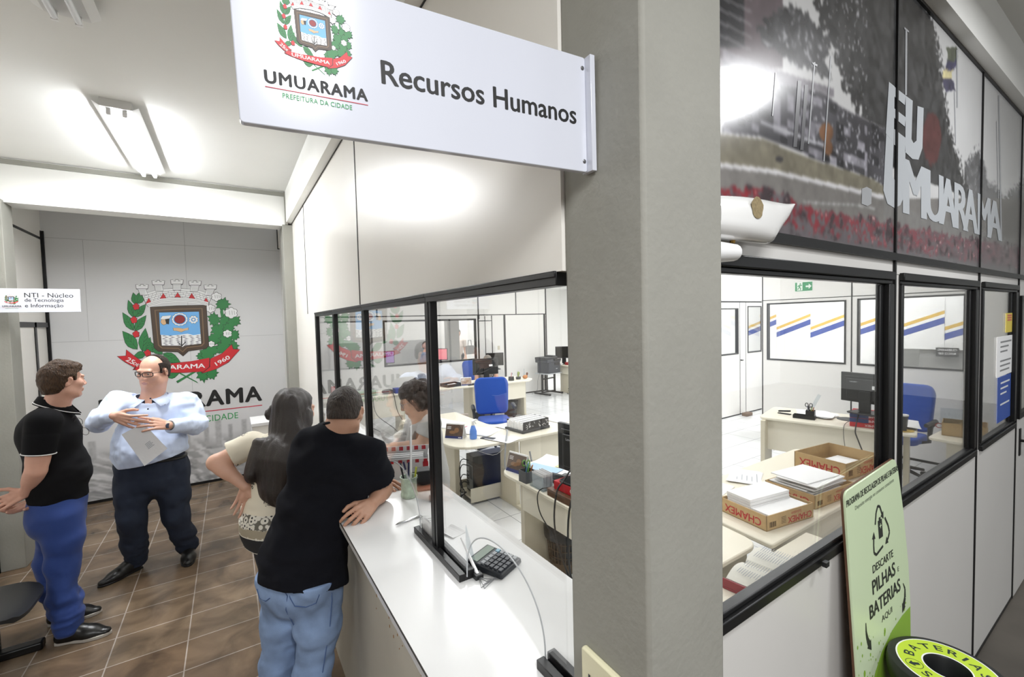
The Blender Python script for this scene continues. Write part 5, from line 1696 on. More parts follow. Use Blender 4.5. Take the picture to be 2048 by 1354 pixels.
vprint('mural_print', bpy.data.objects['wall_mural'], np.concatenate([np.linspace(0.88, 2.1, 330), np.linspace(2.105, 3.316, 220), np.linspace(3.33, 5.6, 150)]), np.linspace(2.145, 3.143, 270), mural, YB - 0.0115, 0.2, coat=0.0)
mw = bpy.data.objects['wall_mural']
pole = MB()
lets = MB()
NPAN = [0]
pan = lambda x, y: at(1420 + x / 2.417, y / 2.417, 'y', YB - 0.0125 - NPAN[0] * 1e-5)
def polyp(mb, pts, m=0):
    NPAN[0] += 1
    q = [pan(*p) for p in pts]
    a = sum(q[i - 1].x * q[i].z - q[i].x * q[i - 1].z for i in range(len(q)))
    mb.poly([tuple(p) for p in (q if a > 0 else q[::-1])], m)
for (x0, y0, x1, y1, w) in ((945, 140, 943, 460, 9), (582, 270, 548, 780, 6), (503, 300, 473, 695, 6), (1393, 460, 1405, 1165, 7), (1191, 240, 1193, 520, 6), (1180, 440, 1186, 690, 4), (316, 350, 300, 560, 5), (1384, 585, 1392, 960, 3)):
    polyp(pole, [(x0, y0), (x0 + w, y0), (x1 + w, y1), (x1, y1)])
for (x0, y0, x1, y1, w) in ((425, 390, 402, 710, 18), (458, 410, 436, 725, 16)):
    polyp(pole, [(x0, y0), (x0 + w, y0), (x1 + w, y1), (x1, y1)], 1)
polyp(pole, [(940, 130), (962, 150), (962, 158), (940, 140)])
polyp(pole, [(495, 300), (520, 312), (518, 322), (496, 310)])
polyp(pole, [(735, 912), (758, 903), (782, 916), (780, 985), (762, 996), (733, 985)], 0)
pole.build('printed_pole', [mat('print_pale', 'a4a6a9', 0.3), mat('print_dark', '5a5a5e', 0.3)], mw)
G1 = [(865, 395), (946, 462), (944, 505), (892, 476), (890, 512), (938, 545), (937, 600), (889, 576), (888, 612), (936, 645), (942, 700), (852, 648)]
polyp(lets, [(865, 395), (893, 418), (888, 690), (850, 645)])
for a, b in ((0, 46), (105, 150), (205, 280)):
    polyp(lets, [(890, 418 + a), (946, 462 + a), (942, 462 + b), (889, 418 + b)])
U1 = [(946, 462), (980, 487), (974, 672), (984, 692), (998, 680), (1003, 512), (1033, 522), (1027, 715), (1008, 772), (978, 768), (944, 735)]
polyp(lets, U1[:3] + [(974, 672), (978, 768), (944, 735)])
polyp(lets, [(974, 672), (984, 692), (998, 680), (1027, 715), (1008, 772), (978, 768)])
polyp(lets, [(998, 680), (1003, 512), (1033, 522), (1027, 715)])
polyp(lets, [(852, 648), (888, 690), (882, 855), (838, 920)])
polyp(lets, [(838, 920), (882, 855), (895, 872), (908, 858), (938, 950), (920, 992), (892, 1006), (858, 985)])
polyp(lets, [(908, 858), (908, 700), (945, 735), (938, 950)])
row = [('M', 940, 1042), ('U', 1047, 1124), ('A', 1112, 1190), ('R', 1186, 1245), ('A', 1228, 1292), ('M', 1298, 1353), ('A', 1344, 1408)]
tp = lambda x: 765 + (x - 940) * 0.473
bt_ = lambda x: 1030 + (x - 940) * 0.290
for ch, a0, a1 in row:
    NPAN[0] += 1
    q00, q10, q01, q11 = [Vector(pan(*p)) for p in ((a0, bt_(a0)), (a1, bt_(a1)), (a0, tp(a0)), (a1, tp(a1)))]
    v, f, asp = text_geo(ch, 0.0)
    for da in (-0.07, 0, 0.07):
        off = Vector((0, -2e-5 * (da + 0.07) / 0.07, 0))
        lets.add([tuple(q00 * (1 - a - da) * (1 - b) + q10 * (a + da) * (1 - b) + q01 * (1 - a - da) * b + q11 * (a + da) * b + off) for a, b in v], [t for t in f])
    NPAN[0] += 5
lets.build('printed_letters', mat('print_letter_grey', 'b6babe', 0.3), mw)


# ---- ceiling lights
def fixture(label, loc, lit, L=1.36):
    t = thing('ceiling_light', label, 'ceiling light', loc, 0, 'twin tube ceiling lights')
    b = MB()
    b.box(-0.075, 0.075, -L / 2, L / 2, -0.05, 0.0)
    b.add([(-0.11, -L / 2, -0.028), (-0.075, -L / 2, -0.05), (-0.075, L / 2, -0.05), (-0.11, L / 2, -0.028), (0.075, -L / 2, -0.05), (0.11, -L / 2, -0.028), (0.11, L / 2, -0.028), (0.075, L / 2, -0.05)], [(0, 1, 2, 3), (4, 5, 6, 7)])
    b.build('housing', mat('fixture_white', 'd8d8d6', 0.4), t)
    TM = mat('tube_lit', 'f8fbff', 0.3, emit=75.0) if lit else mat('tube_unlit', 'e6e9ec', 0.25)
    for s in (-0.038, 0.038):
        MB().tube([(s, -L / 2 + 0.03, -0.076), (s, L / 2 - 0.03, -0.076)], 0.013, 12).build('tube', TM, t, smooth=True)
        for e in (-1, 1):
            boxes('lamp_holder', WHITE, [(s - 0.012, s + 0.012, e * (L / 2 - 0.025) - 0.008, e * (L / 2 - 0.025) + 0.008, -0.09, -0.05)], t, bevel=0.003)
    return t


fixture('lit twin tube ceiling light in front of the white cross beam', (-0.53, 4.27, 3.3395), True)
fixture('unlit twin tube ceiling light at the top left, near the camera', (-0.53, 1.98, 3.3395), False)

# ---- waiting bench, lower left
bn = thing('waiting_bench', 'black moulded bench seat on a steel beam by the left wall', 'bench', (-1.23, 3.5, 0))
b = MB()
g = 13
vs = []
for s_, zo in ((1, 0.0), (-1, -0.018)):
    for i in range(g):
        for j in range(g):
            u, v = i / (g - 1) * 2 - 1, j / (g - 1) * 2 - 1
            k_ = 1 / max(1, (abs(u) ** 4 + abs(v) ** 4) ** 0.25)
            x, y = u * k_ * 0.25, v * k_ * 0.225
            z = 0.455 + zo - 0.02 * (1 - u * u) * (1 - v * v) - 0.028 * max(0, u) ** 4 + 0.02 * max(0, -u) ** 3
            vs.append((x, y, z))
fs = [(i * g + j, (i + 1) * g + j, (i + 1) * g + j + 1, i * g + j + 1) for i in range(g - 1) for j in range(g - 1)]
fs += [tuple(g * g + q for q in reversed(f)) for f in fs]
rim = [i * g for i in range(g)] + [(g - 1) * g + j for j in range(1, g)] + [i * g + g - 1 for i in range(g - 2, -1, -1)] + [j for j in range(g - 2, 0, -1)]
fs += [(rim[i - 1], rim[i], rim[i] + g * g, rim[i - 1] + g * g)[::-1] for i in range(len(rim))]
b.add(vs, fs)
b.build('seat', mat('bench_seat_black', '1d1e20', 0.38), bn, smooth=True)
boxes('beam', BLACKM, [(-0.06, 0.0, -1.4, 0.35, 0.36, 0.42), (-0.12, 0.1, -0.1, 0.1, 0.42, 0.438)], bn, bevel=0.004)
boxes('post', BLACKM, [(-0.065, 0.005, 0.24, 0.3, 0.05, 0.36)], bn, bevel=0.004)
boxes('foot', BLACKM, [(-0.28, 0.19, 0.235, 0.305, 0.0, 0.05)], bn, bevel=0.01)
b = MB()
b.box(-0.27, -0.24, -0.2, 0.2, 0.47, 0.8)
b.build('backrest', mat('bench_seat_black'), bn, bevel=0.012)

# ---- battery disposal stand on the right
bs = thing('battery_bin', 'battery recycling stand with pale green board and round lime green lid', 'recycling bin', (1.86, 0.391, 0))
TLp, BLp = Vector((1.61, 0.58, 1.376)), Vector((1.61, 0.5415, 0.783))
BF = Matrix.Translation((-1.86, -0.391, 0)) @ frame3(BLp, (1, 0, 0), TLp - BLp)
BOARD = mat('board_pale_green', 'cfe0bb', 0.3, var=(1.5, 0.02))
b = MB(BF)
b.prism(rounded([(0, -0.5), (0.468, -0.5), (0.47, -0.06), (0.492, 0.05), (0.5, 0.2), (0.487, 0.4), (0.463, 0.56), (0.44, 0.6), (0.0, 0.578)], [0.01, 0.01, 0, 0, 0, 0, 0.01, 0.02, 0.03]), -0.006, 0)
b.build('board', BOARD, bs)
b.m = 0
e = MB(BF)
e.prism(rounded([(-0.0025, -0.5), (0.47, -0.5), (0.472, -0.06), (0.494, 0.05), (0.502, 0.2), (0.489, 0.4), (0.465, 0.562), (0.441, 0.602), (-0.0025, 0.58)], [0.01, 0.01, 0, 0, 0, 0, 0.01, 0.02, 0.03]), -0.012, -0.006)
e.build('board_edge', mat('board_brown_edge', '5a3d2a', 0.7), bs)
k = MB(BF)
z = 0.001
k.M = BF
write(k, 'PROGRAMA DE RECICLAGEM DE PILHAS E BATERIAS', 0, 0, 1, 1, bold=0.03, z=z, warp=lambda a, c: (0.006 + a * 0.455, 0.53 + 0.024 * a + c * 0.021))
write(k, 'Deposite energia no consumo consciente', 0, 0, 1, 1, z=z, m=1, warp=lambda a, c: (0.068 + a * 0.345, 0.502 + 0.018 * a + c * 0.017))
write(k, 'DESCARTE', 0.264, 0.267, w=0.185, h=0.026, bold=0.02, z=z)
write(k, 'PILHAS', 0.262, 0.2, w=0.205, h=0.046, bold=0.035, z=z)
write(k, 'E', 0.395, 0.202, h=0.016, w=0.012, z=z)
write(k, 'BATERIAS', 0.263, 0.131, w=0.278, h=0.044, bold=0.035, z=z)
write(k, 'AQUI', 0.264, 0.082, w=0.096, h=0.024, z=z)
k.build('lettering', [mat('board_ink', '22261f', 0.6), mat('board_grey_ink', '6c7566', 0.6)], bs)
k = MB(BF)
# three chasing arrows round a battery, and two brush arrows
def stroke(pts, w0, w1, head=0.0):
    for i in range(len(pts) - 1):
        a, c = Vector(pts[i]), Vector(pts[i + 1])
        d = (c - a).normalized()
        n_ = Vector((-d.y, d.x))
        wa_, wb_ = w0 + (w1 - w0) * i / (len(pts) - 1), w0 + (w1 - w0) * (i + 1) / (len(pts) - 1)
        k.poly([(*(a - n_ * wa_), z), (*(c - n_ * wb_), z), (*(c + n_ * wb_), z), (*(a + n_ * wa_), z)])
    if head:
        c, d = Vector(pts[-1]), (Vector(pts[-1]) - Vector(pts[-2])).normalized()
        n_ = Vector((-d.y, d.x))
        k.poly([(*(c - n_ * head), z), (*(c + d * head * 1.7), z), (*(c + n_ * head), z)])
stroke([(0.218, 0.418), (0.232, 0.455), (0.25, 0.474), (0.268, 0.468), (0.282, 0.44)], 0.0045, 0.0045, 0.014)
stroke([(0.305, 0.42), (0.33, 0.385), (0.338, 0.36), (0.325, 0.345), (0.315, 0.34)], 0.0045, 0.0045, 0.014)
stroke([(0.272, 0.33), (0.21, 0.318), (0.192, 0.33), (0.193, 0.355), (0.197, 0.375)], 0.0045, 0.0045, 0.014)
k.poly([(0.242, 0.362, z), (0.277, 0.362, z), (0.277, 0.424, z), (0.242, 0.424, z)])
k.poly([(0.252, 0.424, z), (0.267, 0.424, z), (0.267, 0.433, z), (0.252, 0.433, z)])
stroke([(0.088, 0.135), (0.086, 0.105), (0.092, 0.08), (0.102, 0.062)], 0.002, 0.011, 0.018)
stroke([(0.432, 0.145), (0.446, 0.12), (0.44, 0.09), (0.424, 0.07)], 0.002, 0.011, 0.018)
k.build('arrow_symbol', mat('board_ink'), bs)
k = MB(BF)
k.poly([(0.258, 0.395, 0.0015), (0.262, 0.395, 0.0015), (0.262, 0.412, 0.0015), (0.258, 0.412, 0.0015)])
k.poly([(0.2515, 0.4015, 0.0016), (0.2685, 0.4015, 0.0016), (0.2685, 0.4055, 0.0016), (0.2515, 0.4055, 0.0016)])
k.build('plus_mark', BOARD, bs)
k = MB(BF)
pts = [(0.075, -0.5), (0.075, -0.12), (0.13, -0.05), (0.2, -0.005), (0.3, 0.025), (0.4, 0.038), (0.487, 0.04), (0.47, -0.06), (0.467, -0.5)]
k.poly([(x, y, 0.0005) for x, y in pts])
rr = random.Random(8)
for i in range(60):
    x, y, r = rr.random() * 0.47, -0.05 + rr.random() * 0.14, 0.002 + 0.006 * rr.random() ** 3
    if 0.14 < x < 0.38 and y > 0.055:
        continue
    k.poly([(x + r * math.cos(q), y + r * math.sin(q) * 1.4, 0.0004) for q in (2 * PI * w / 7 for w in range(7))])
k.build('green_swash', mat('board_leaf_green', '8cb63c', 0.35), bs)
RB = mat('bin_black', '1a1c1c', 0.4)
MB().lathe([(0.118, 0.0), (0.122, 0.02), (0.13, 0.7), (0.146, 0.735), (0.149, 0.77), (0.144, 0.795), (0.136, 0.8), (0.062, 0.8), (0.056, 0.792), (0.052, 0.45), (0, 0.45)], 56).build('body', RB, bs, smooth=True)
LIME = mat('lime_green', 'bcd53a', 0.35)
k = MB()
k.lathe([(0.1235, 0.8005), (0.1195, 0.8008)], 64, 1)
k.lathe([(0.1195, 0.8008), (0.0605, 0.8008)], 64, 0)
k.lathe([(0.0605, 0.8008), (0.0565, 0.8005)], 64, 1)
k.build('lid_label', [LIME, WHITE], bs)
k = MB()
def ringtext(s_, a0, a1, r0, r1, m=0):
    """Letters round the ring, read from outside; angles run clockwise."""
    asps = [text_geo(ch)[2] if ch != 'I' else 0.22 for ch in s_]
    tot = sum(asps) + 0.35 * (len(s_) - 1)
    t = 0
    for ch, w in zip(s_, asps):
        v, f, _ = text_geo(ch, 0.012)
        b0, b1 = a0 + (a1 - a0) * t / tot, a0 + (a1 - a0) * (t + w) / tot
        k.add([((r0 + (r1 - r0) * c) * math.cos(b0 + (b1 - b0) * a), (r0 + (r1 - r0) * c) * math.sin(b0 + (b1 - b0) * a), 0.8013) for a, c in v], f, m)
        t += w + 0.35
R_ = math.radians
ringtext('BATERIAS', R_(110), R_(-66), 0.077, 0.103)
ringtext('PILHAS', R_(282), R_(156), 0.077, 0.103)
k.build('ring_lettering', mat('ring_ink', '1d2b2e', 0.5), bs)
k = MB(Matrix.Translation((0.09 * math.cos(R_(136)), 0.09 * math.sin(R_(136)), 0.8012)) @ Matrix.Rotation(R_(136) + PI / 2, 4, 'Z'))
k.lathe([(0.022, 0), (0.0205, 0)], 30)
k.poly([(-0.005, 0.014, 0.0003), (-0.005, -0.002, 0.0003), (-0.012, -0.002, 0.0003), (0, -0.016, 0.0003), (0.012, -0.002, 0.0003), (0.005, -0.002, 0.0003), (0.005, 0.014, 0.0003)])
k.build('arrow_symbol', mat('ring_ink'), bs)
boxes('board_bracket', RB, [(-0.1, 0.1, 0.1, 0.138, 0.4, 0.46)], bs)

# ---- white camera housing on the pillar's right side
cm = thing('security_camera', 'white bulging camera housing bracketed beside the pillar, below the mural', 'camera', (0.846, 0.557, 2.13))
b = MB()
n_, m_ = 20, 20
vs = []
for i in range(n_ + 1):
    t = i / n_
    x = 0.002 + 0.352 * t
    top = 0.05 + 0.02 * t + 0.008 * math.sin(PI * t) + 0.006 * t ** 8
    bot = -0.036 + 0.008 * t if t < 0.72 else lineat(t, [(0.72, -0.030), (0.76, -0.008), (0.9, 0.03), (1.0, 0.07)])
    r = 0.038 * (1 - 0.55 * t ** 2.5)
    for j in range(m_):
        a = 2 * PI * j / m_
        ca, sa = math.cos(a), math.sin(a)
        sq = (abs(ca) ** 2.6 + abs(sa) ** 2.6) ** (-1 / 2.6)
        vs.append((x, r * ca * sq, (top + bot) / 2 + (top - bot) / 2 * sa * sq))
fs = [(i * m_ + j, i * m_ + (j + 1) % m_, (i + 1) * m_ + (j + 1) % m_, (i + 1) * m_ + j) for i in range(n_) for j in range(m_)] + [tuple(range(m_))[::-1], tuple(range(n_ * m_, (n_ + 1) * m_))]
b.add(vs, fs)
b.build('housing', mat('camera_white', 'eeeeec', 0.15, coat=0.4), cm, smooth=True)
b = MB()
b.tube([(0.0, 0, -0.065), (0.11, 0, -0.06)], [0.026, 0.019], 14)
b.ball((0.11, 0, -0.06), (0.012, 0.019, 0.019))
b.ball((0.02, 0, -0.09), (0.012, 0.012, 0.02))
b.build('bracket', WHITE, cm, smooth=True)
b = MB()
b.tube([(0.105, 0, -0.04), (0.11, 0, -0.012)], 0.006)
b.build('bolt', mat('brass', '9c7a3c', 0.4, metal=0.7), cm, smooth=True)
MB().ball((0.11, 0, -0.012), (0.03, 0.014, 0.006)).build('wing_nut', WHITE, cm, smooth=True)
k = MB(frame3((0.14, -0.0375, 0.035), (1, 0, 0), (0, 0, 1)))
k.poly([(0.024 * math.cos(q) * (1 + 0.1 * math.sin(q * 5)), 0.024 * math.sin(q), 0) for q in (2 * PI * w / 18 for w in range(18))])
k.build('sticker', mat('old_sticker', '8a7a58', 0.8, var=(200, 0.2)), cm)

# ---- socket box on the pillar
sb = thing('socket_box', 'cream wall box with slots low on the pillar, at the bottom edge', 'socket box', (0.61, 0.625, 1.17))
MB(frame3((0, 0, 0), (0, -1, 0), (0, 0.02, 1))).prism(rounded([(-0.06, -0.07), (0.06, -0.07), (0.06, 0.064), (-0.06, 0.068)], 0.008), 0, 0.014).build('cover', mat('cream_plastic', 'd9d4b4', 0.4), sb, bevel=0.004)
k = MB(frame3((-0.0145, 0, 0), (0, -1, 0), (0, 0, 1)))
k.box(-0.037, -0.032, 0.012, 0.022, 0, 0.0008)
k.box(-0.02, 0.03, 0.008, 0.013, 0, 0.0008)
k.box(-0.02, -0.015, -0.03, 0.008, 0, 0.0008)
k.box(0.025, 0.03, -0.03, 0.008, 0, 0.0008)
k.build('slot', BLACKP, sb)
boxes('switch', mat('cream_plastic'), [(-0.018, -0.0145, -0.024, 0.014, -0.03, 0.006)], sb)

# ---- notices on the narrow window
def notice(label, name, x0, x1, z0, z1, m, lines=0, col=None):
    b = MB()
    b.box(x0, x1, YB - 0.0045, YB - 0.0035, z0, z1, 0)
    rr = random.Random(int(z0 * 100))
    for i in range(lines):
        zz = z1 - (z1 - z0) * (0.16 + 0.12 * i)
        if i % 4 != 3:
            b.box(x0 + (x1 - x0) * 0.2, x0 + (x1 - x0) * (0.6 + 0.3 * rr.random()), YB - 0.0052, YB - 0.0045, zz, zz + 0.01, 1)
    o = b.build(name, [m, col or GREY])
    return tag(o, label, 'notice')
notice('white printed notice taped to the narrow window', 'paper_notice', 3.8, 4.22, 1.52, 1.76, PAPER, 7)
notice('blue poster below the white notice in the narrow window', 'poster', 3.84, 4.19, 1.24, 1.515, mat('poster_blue', '2a4fa3', 0.5), 5, WHITE)
notice('small yellow and red sticker above the white notice', 'sticker', 4.02, 4.19, 1.78, 1.9, mat('sticker_yellow', 'e6cf55', 0.5), 3, mat('sticker_red', 'd06a5a', 0.5))

# ---- things on the counter
def oncnt(px, py, z=HC):
    return at(px, py, 'z', z)
calc = thing('calculator', 'black desk calculator lying on the counter beside the window rail', 'calculator', (0.738, 1.295, HC), 0.42)
b = MB()
b.add([(x, y, z) for x, y, z in ((-0.062, -0.075, 0.001), (0.062, -0.075, 0.001), (0.062, 0.075, 0.001), (-0.062, 0.075, 0.001), (-0.06, -0.073, 0.018), (0.06, -0.073, 0.018), (0.06, 0.073, 0.03), (-0.06, 0.073, 0.03))],
      [(3, 2, 1, 0), (4, 5, 6, 7), (0, 1, 5, 4), (1, 2, 6, 5), (2, 3, 7, 6), (3, 0, 4, 7)])
b.build('case', mat('calculator_case', '22262b', 0.35), calc, bevel=0.004)
CT = Matrix.Translation((0, -0.073, 0.018)) @ Matrix.Rotation(math.atan2(0.012, 0.146), 4, 'X')
KEYM = [mat('key_dark', '3d4045', 0.4), mat('key_blue', '7fa6b8', 0.4), mat('key_grey', '8f9396', 0.4)]
for r in range(5):
    for q in range(5):
        b = MB(CT)
        b.box(-0.052 + q * 0.0215, -0.035 + q * 0.0215, 0.008 + r * 0.018, 0.021 + r * 0.018, 0.0005, 0.006)
        b.build('key', KEYM[1 if (r == 4 and q > 3) else 2 if (r == 4 or q == 4) else 0], calc)
b = MB(CT)
b.box(-0.052, 0.052, 0.108, 0.138, 0.0004, 0.002)
b.build('display', mat('lcd', '8d9a90', 0.2), calc)

p1, p2 = oncnt(791, 1052), oncnt(842, 1033)
pn = thing('pen', 'silver pen lying on the counter, chained to the window rail', 'pen', (p1.x, p1.y, HC))
d_ = p2 - p1
MB().tube([(0, 0, 0.005), tuple(d_ * 0.12 + Vector((0, 0, 0.006))), tuple(d_ * 0.95 + Vector((0, 0, 0.006))), tuple(d_ + Vector((0, 0, 0.006)))], [0.001, 0.0045, 0.005, 0.003], 8).build('barrel', CHROME, pn, smooth=True)
b = MB()
q0 = d_ + Vector((0, 0, 0.004))
pts = [q0 + Vector((0.01 * i * math.cos(i * 1.3), -0.012 * i, 0)) for i in range(9)]
b.tube(pts, 0.0012, 5)
b.build('chain', CHROME, pn, smooth=True)
pq = oncnt(948, 1152)
pn2 = thing('pen', 'white pen leaning up from the end of the counter rail', 'pen', (0.655, 1.262, HC))
a_, c_ = Vector((0, 0, 0.012)), at(922, 1076, 'x', 0.655) - Vector((0.655, 1.262, HC))
MB().tube([a_, a_ * 0.9 + c_ * 0.1, c_], [0.006, 0.006, 0.0035], 8).build('barrel', WHITE, pn2, smooth=True)
b = MB()
b.cbox((0.0, 0.0, 0.008), (0.03, 0.03, 0.016))
b.build('holder', BLACKP, pn2, bevel=0.003)
b = MB()
for k_ in range(5):
    b.tube([(0.0, -0.01, 0.006), (0.02 * math.cos(k_), -0.03 - 0.01 * k_, 0.004), (0.05 + 0.012 * k_, -0.05 + 0.01 * k_, 0.003), (0.07, -0.02 + 0.008 * k_, 0.003)], 0.0014, 5)
b.build('cord', mat('cord_grey', '77797a', 0.4), pn2, smooth=True)
o = boxes('acrylic_wedge', CLEARP, [(-0.002, 0.002, -0.05, 0.05, 0, 0.11)])
b = MB(Matrix(((0, 0, 1, 0), (1, 0, 0, 0), (0, 1, 0, 0), (0, 0, 0, 1))))
bpy.data.objects.remove(o)
b.prism([(0.0, 0.0), (0.09, 0.0), (0.085, 0.13)], -0.0012, 0.0012)
o = b.build('acrylic_wedge', CLEARP)
o.location = (0.672, 1.29, HC)
tag(o, 'small clear triangular acrylic piece beside the calculator', 'acrylic piece')
for i in range(4):
    o = boxes('card', PAPER, [(-0.0005, 0.0005, -0.03, 0.03, 0, 0.05 + 0.004 * i)])
    o.location, o.rotation_euler = (0.6225, 1.64 - 0.012 * i, HC + 0.012), (0, 0.02 * (i - 1.5), 0)
    tag(o, 'white card standing in the groove of the nearer counter rail', 'card', 'cards in the counter rail')
sheet('small white slip lying on the counter behind the nearer mullion', 0.72, 1.6, 0.07, 0.09, 0.3, z=HC, group=None, name='paper_slip')
cp = thing('pen_cup', 'green marbled cup of pens on the counter by the window rail', 'cup', (0.705, 2.06, HC))
MAR = mat('green_marble', 'b9c9b4', 0.35, var=(40, 0.22))
MB().lathe([(0, 0.001), (0.04, 0.001), (0.041, 0.01), (0.041, 0.018), (0.038, 0.022), (0.038, 0.085), (0.042, 0.09), (0.042, 0.1), (0.038, 0.1), (0.035, 0.012), (0, 0.012)], 28).build('body', MAR, cp, smooth=True)
pens([(0.01, 0.0, -0.03, 0.01, 0.16, 6), (-0.01, 0.01, -0.02, 0.02, 0.15, 4), (0.0, 0.015, 0.01, 0.005, 0.15, 0), (0.015, -0.01, 0.02, -0.005, 0.13, 7)], (0.705, 2.06, HC + 0.013),
     ['white pen leaning left in the green marbled cup', 'black pen in the green marbled cup', 'navy pen in the green marbled cup', 'yellow pen in the green marbled cup'])
o = boxes('paper_strip', PAPER, [(-0.0015, 0.0015, -0.028, 0.028, 0, 0.33)])
o.location, o.rotation_euler = (0.712, 2.055, HC + 0.014), (-0.06, 0.02, -0.5)
tag(o, 'tall white envelope strip standing in the green marbled cup', 'envelope')
rbx = thing('striped_box', 'red and white patterned open box of papers behind the counter glass', 'box', (0.79, 2.36, HC), -0.42)
b = MB()
W_, D_, H_ = 0.26, 0.12, 0.15
for q in ((-W_ / 2, W_ / 2, -D_ / 2, -D_ / 2 + 0.003, 0, H_ * 0.72), (-W_ / 2, W_ / 2, D_ / 2 - 0.003, D_ / 2, 0, H_), (-W_ / 2, -W_ / 2 + 0.003, -D_ / 2, D_ / 2, 0, H_ * 0.8), (W_ / 2 - 0.003, W_ / 2, -D_ / 2, D_ / 2, 0, H_ * 0.85), (-W_ / 2, W_ / 2, -D_ / 2, D_ / 2, 0.0005, 0.003)):
    b.box(*q)
b.build('carton', PAPER, rbx)
k = MB(frame3((0, -D_ / 2 - 0.0005, 0), (1, 0, 0), (0, 0, 1)))
for i in range(6):
    k.box(-W_ / 2 + 0.01 + i * 0.045, -W_ / 2 + 0.03 + i * 0.045, H_ * 0.58, H_ * 0.7, 0, 0.0006)
k.box(W_ / 2 - 0.03, W_ / 2, 0.0, H_ * 0.6, 0, 0.0006)
k.M = frame3((0, D_ / 2 - 0.0035, 0), (1, 0, 0), (0, 0, 1))
for i in range(6):
    k.box(-W_ / 2 + 0.01 + i * 0.042, -W_ / 2 + 0.032 + i * 0.042, H_ * 0.83, H_ * 0.98, 0, 0.0006)
k.build('red_pattern', RED, rbx)
for i in range(5):
    boxes('sheaf', PAPER, [(-0.11, 0.1, -0.04 + i * 0.018, -0.032 + i * 0.018, 0.004, 0.115 + 0.004 * (i % 2))], rbx)
o = boxes('black_case', BLACKP, [(-0.05, 0.05, -0.04, 0.04, 0.0, 0.075)], bevel=0.004)
o.location, o.rotation_euler = (0.80, 2.16, HC + 0.013), (0, 0, -0.3)
tag(o, 'small black case on the reddish wooden tray', 'case')
o = boxes('pen_tray', mat('reddish_wood', '8a4a35', 0.45, var=(12, 0.15)), [(-0.06, 0.06, -0.065, 0.075, 0.0, 0.012)], bevel=0.003)
o.location, o.rotation_euler = (0.80, 2.14, HC), (0, 0, -0.3)
tag(o, 'reddish wooden tray on the counter below the black case', 'tray')
qd = thing('card_stand', 'small dark acrylic stand with white card beside the nearer mullion', 'card stand', (0.80, 1.96, HC), 1.2)
boxes('back', DGREY, [(-0.045, 0.045, -0.002, 0.002, 0, 0.17)], qd)
boxes('white_card', PAPER, [(-0.038, 0.038, -0.0035, -0.002, 0.05, 0.15)], qd)
boxes('foot', CLEARP, [(-0.045, 0.045, -0.03, 0.03, 0, 0.003)], qd)
b = MB()
wbx = thing('white_pedestal', 'white pedestal desk at the far end of the counter', 'pedestal', (0.3, 4.62, 0))
boxes('body', PANEL, [(-0.17, 0.19, -0.17, 0.17, 0, 1.05)], wbx)
boxes('top', CTOP, [(-0.18, 0.2, -0.18, 0.18, 1.05, 1.08)], wbx, bevel=0.003)
for i in range(4):
    r1_, r0_ = RAILS[i][0], RAILS[i + 1][1]
    ym, ry = (r1_ + r0_) / 2, (r1_ - r0_) / 2
    pts = [(XA, ym + ry * math.cos(t), HC + 0.012 + 0.195 * abs(math.sin(t)) ** 0.8) for t in (PI * k_ / 30 for k_ in range(31))]
    w_ = bpy.data.objects['window_%d' % (i + 1)]
    MB().tube(pts[:9] if False else pts, 0.0022, 6).build('cutout_edge', mat('edge_grey', 'b9bcbf', 0.3), w_, smooth=True)
# ================================================================ PEOPLE
V3 = lambda *a: np.array(a[0] if len(a) == 1 else a, float)
nrm = lambda v: V3(v) / (np.linalg.norm(V3(v)) + 1e-12)


def P3(px, py, base, off=0.0):
    """Point on a pixel's sight line at the person's own distance (plus off metres)."""
    D = math.hypot(*base)
    v = np.array([base[0] / D, base[1] / D, 0])
    d = RCW @ np.array([px - 1024, py - 677, FPX])
    c = np.array([0, 0, CAMZ])
    return c + d * ((D + off) / (d @ v))


def h3(a, b, c, s):
    q = np.sin(a * 127.1 + b * 311.7 + c * 74.7 + s * 19.3) * 43758.5453
    return q - np.floor(q)


def noise3(P, f, s=0):
    x, y, z = [P[i] * f[i] for i in range(3)]
    xi, yi, zi = np.floor(x), np.floor(y), np.floor(z)
    u, v, w = [(t * t * (3 - 2 * t)) for t in (x - xi, y - yi, z - zi)]
    r = 0
    for dx in (0, 1):
        for dy in (0, 1):
            for dz in (0, 1):
                r = r + h3(xi + dx, yi + dy, zi + dz, s) * (u if dx else 1 - u) * (v if dy else 1 - v) * (w if dz else 1 - w)
    return r - 0.5


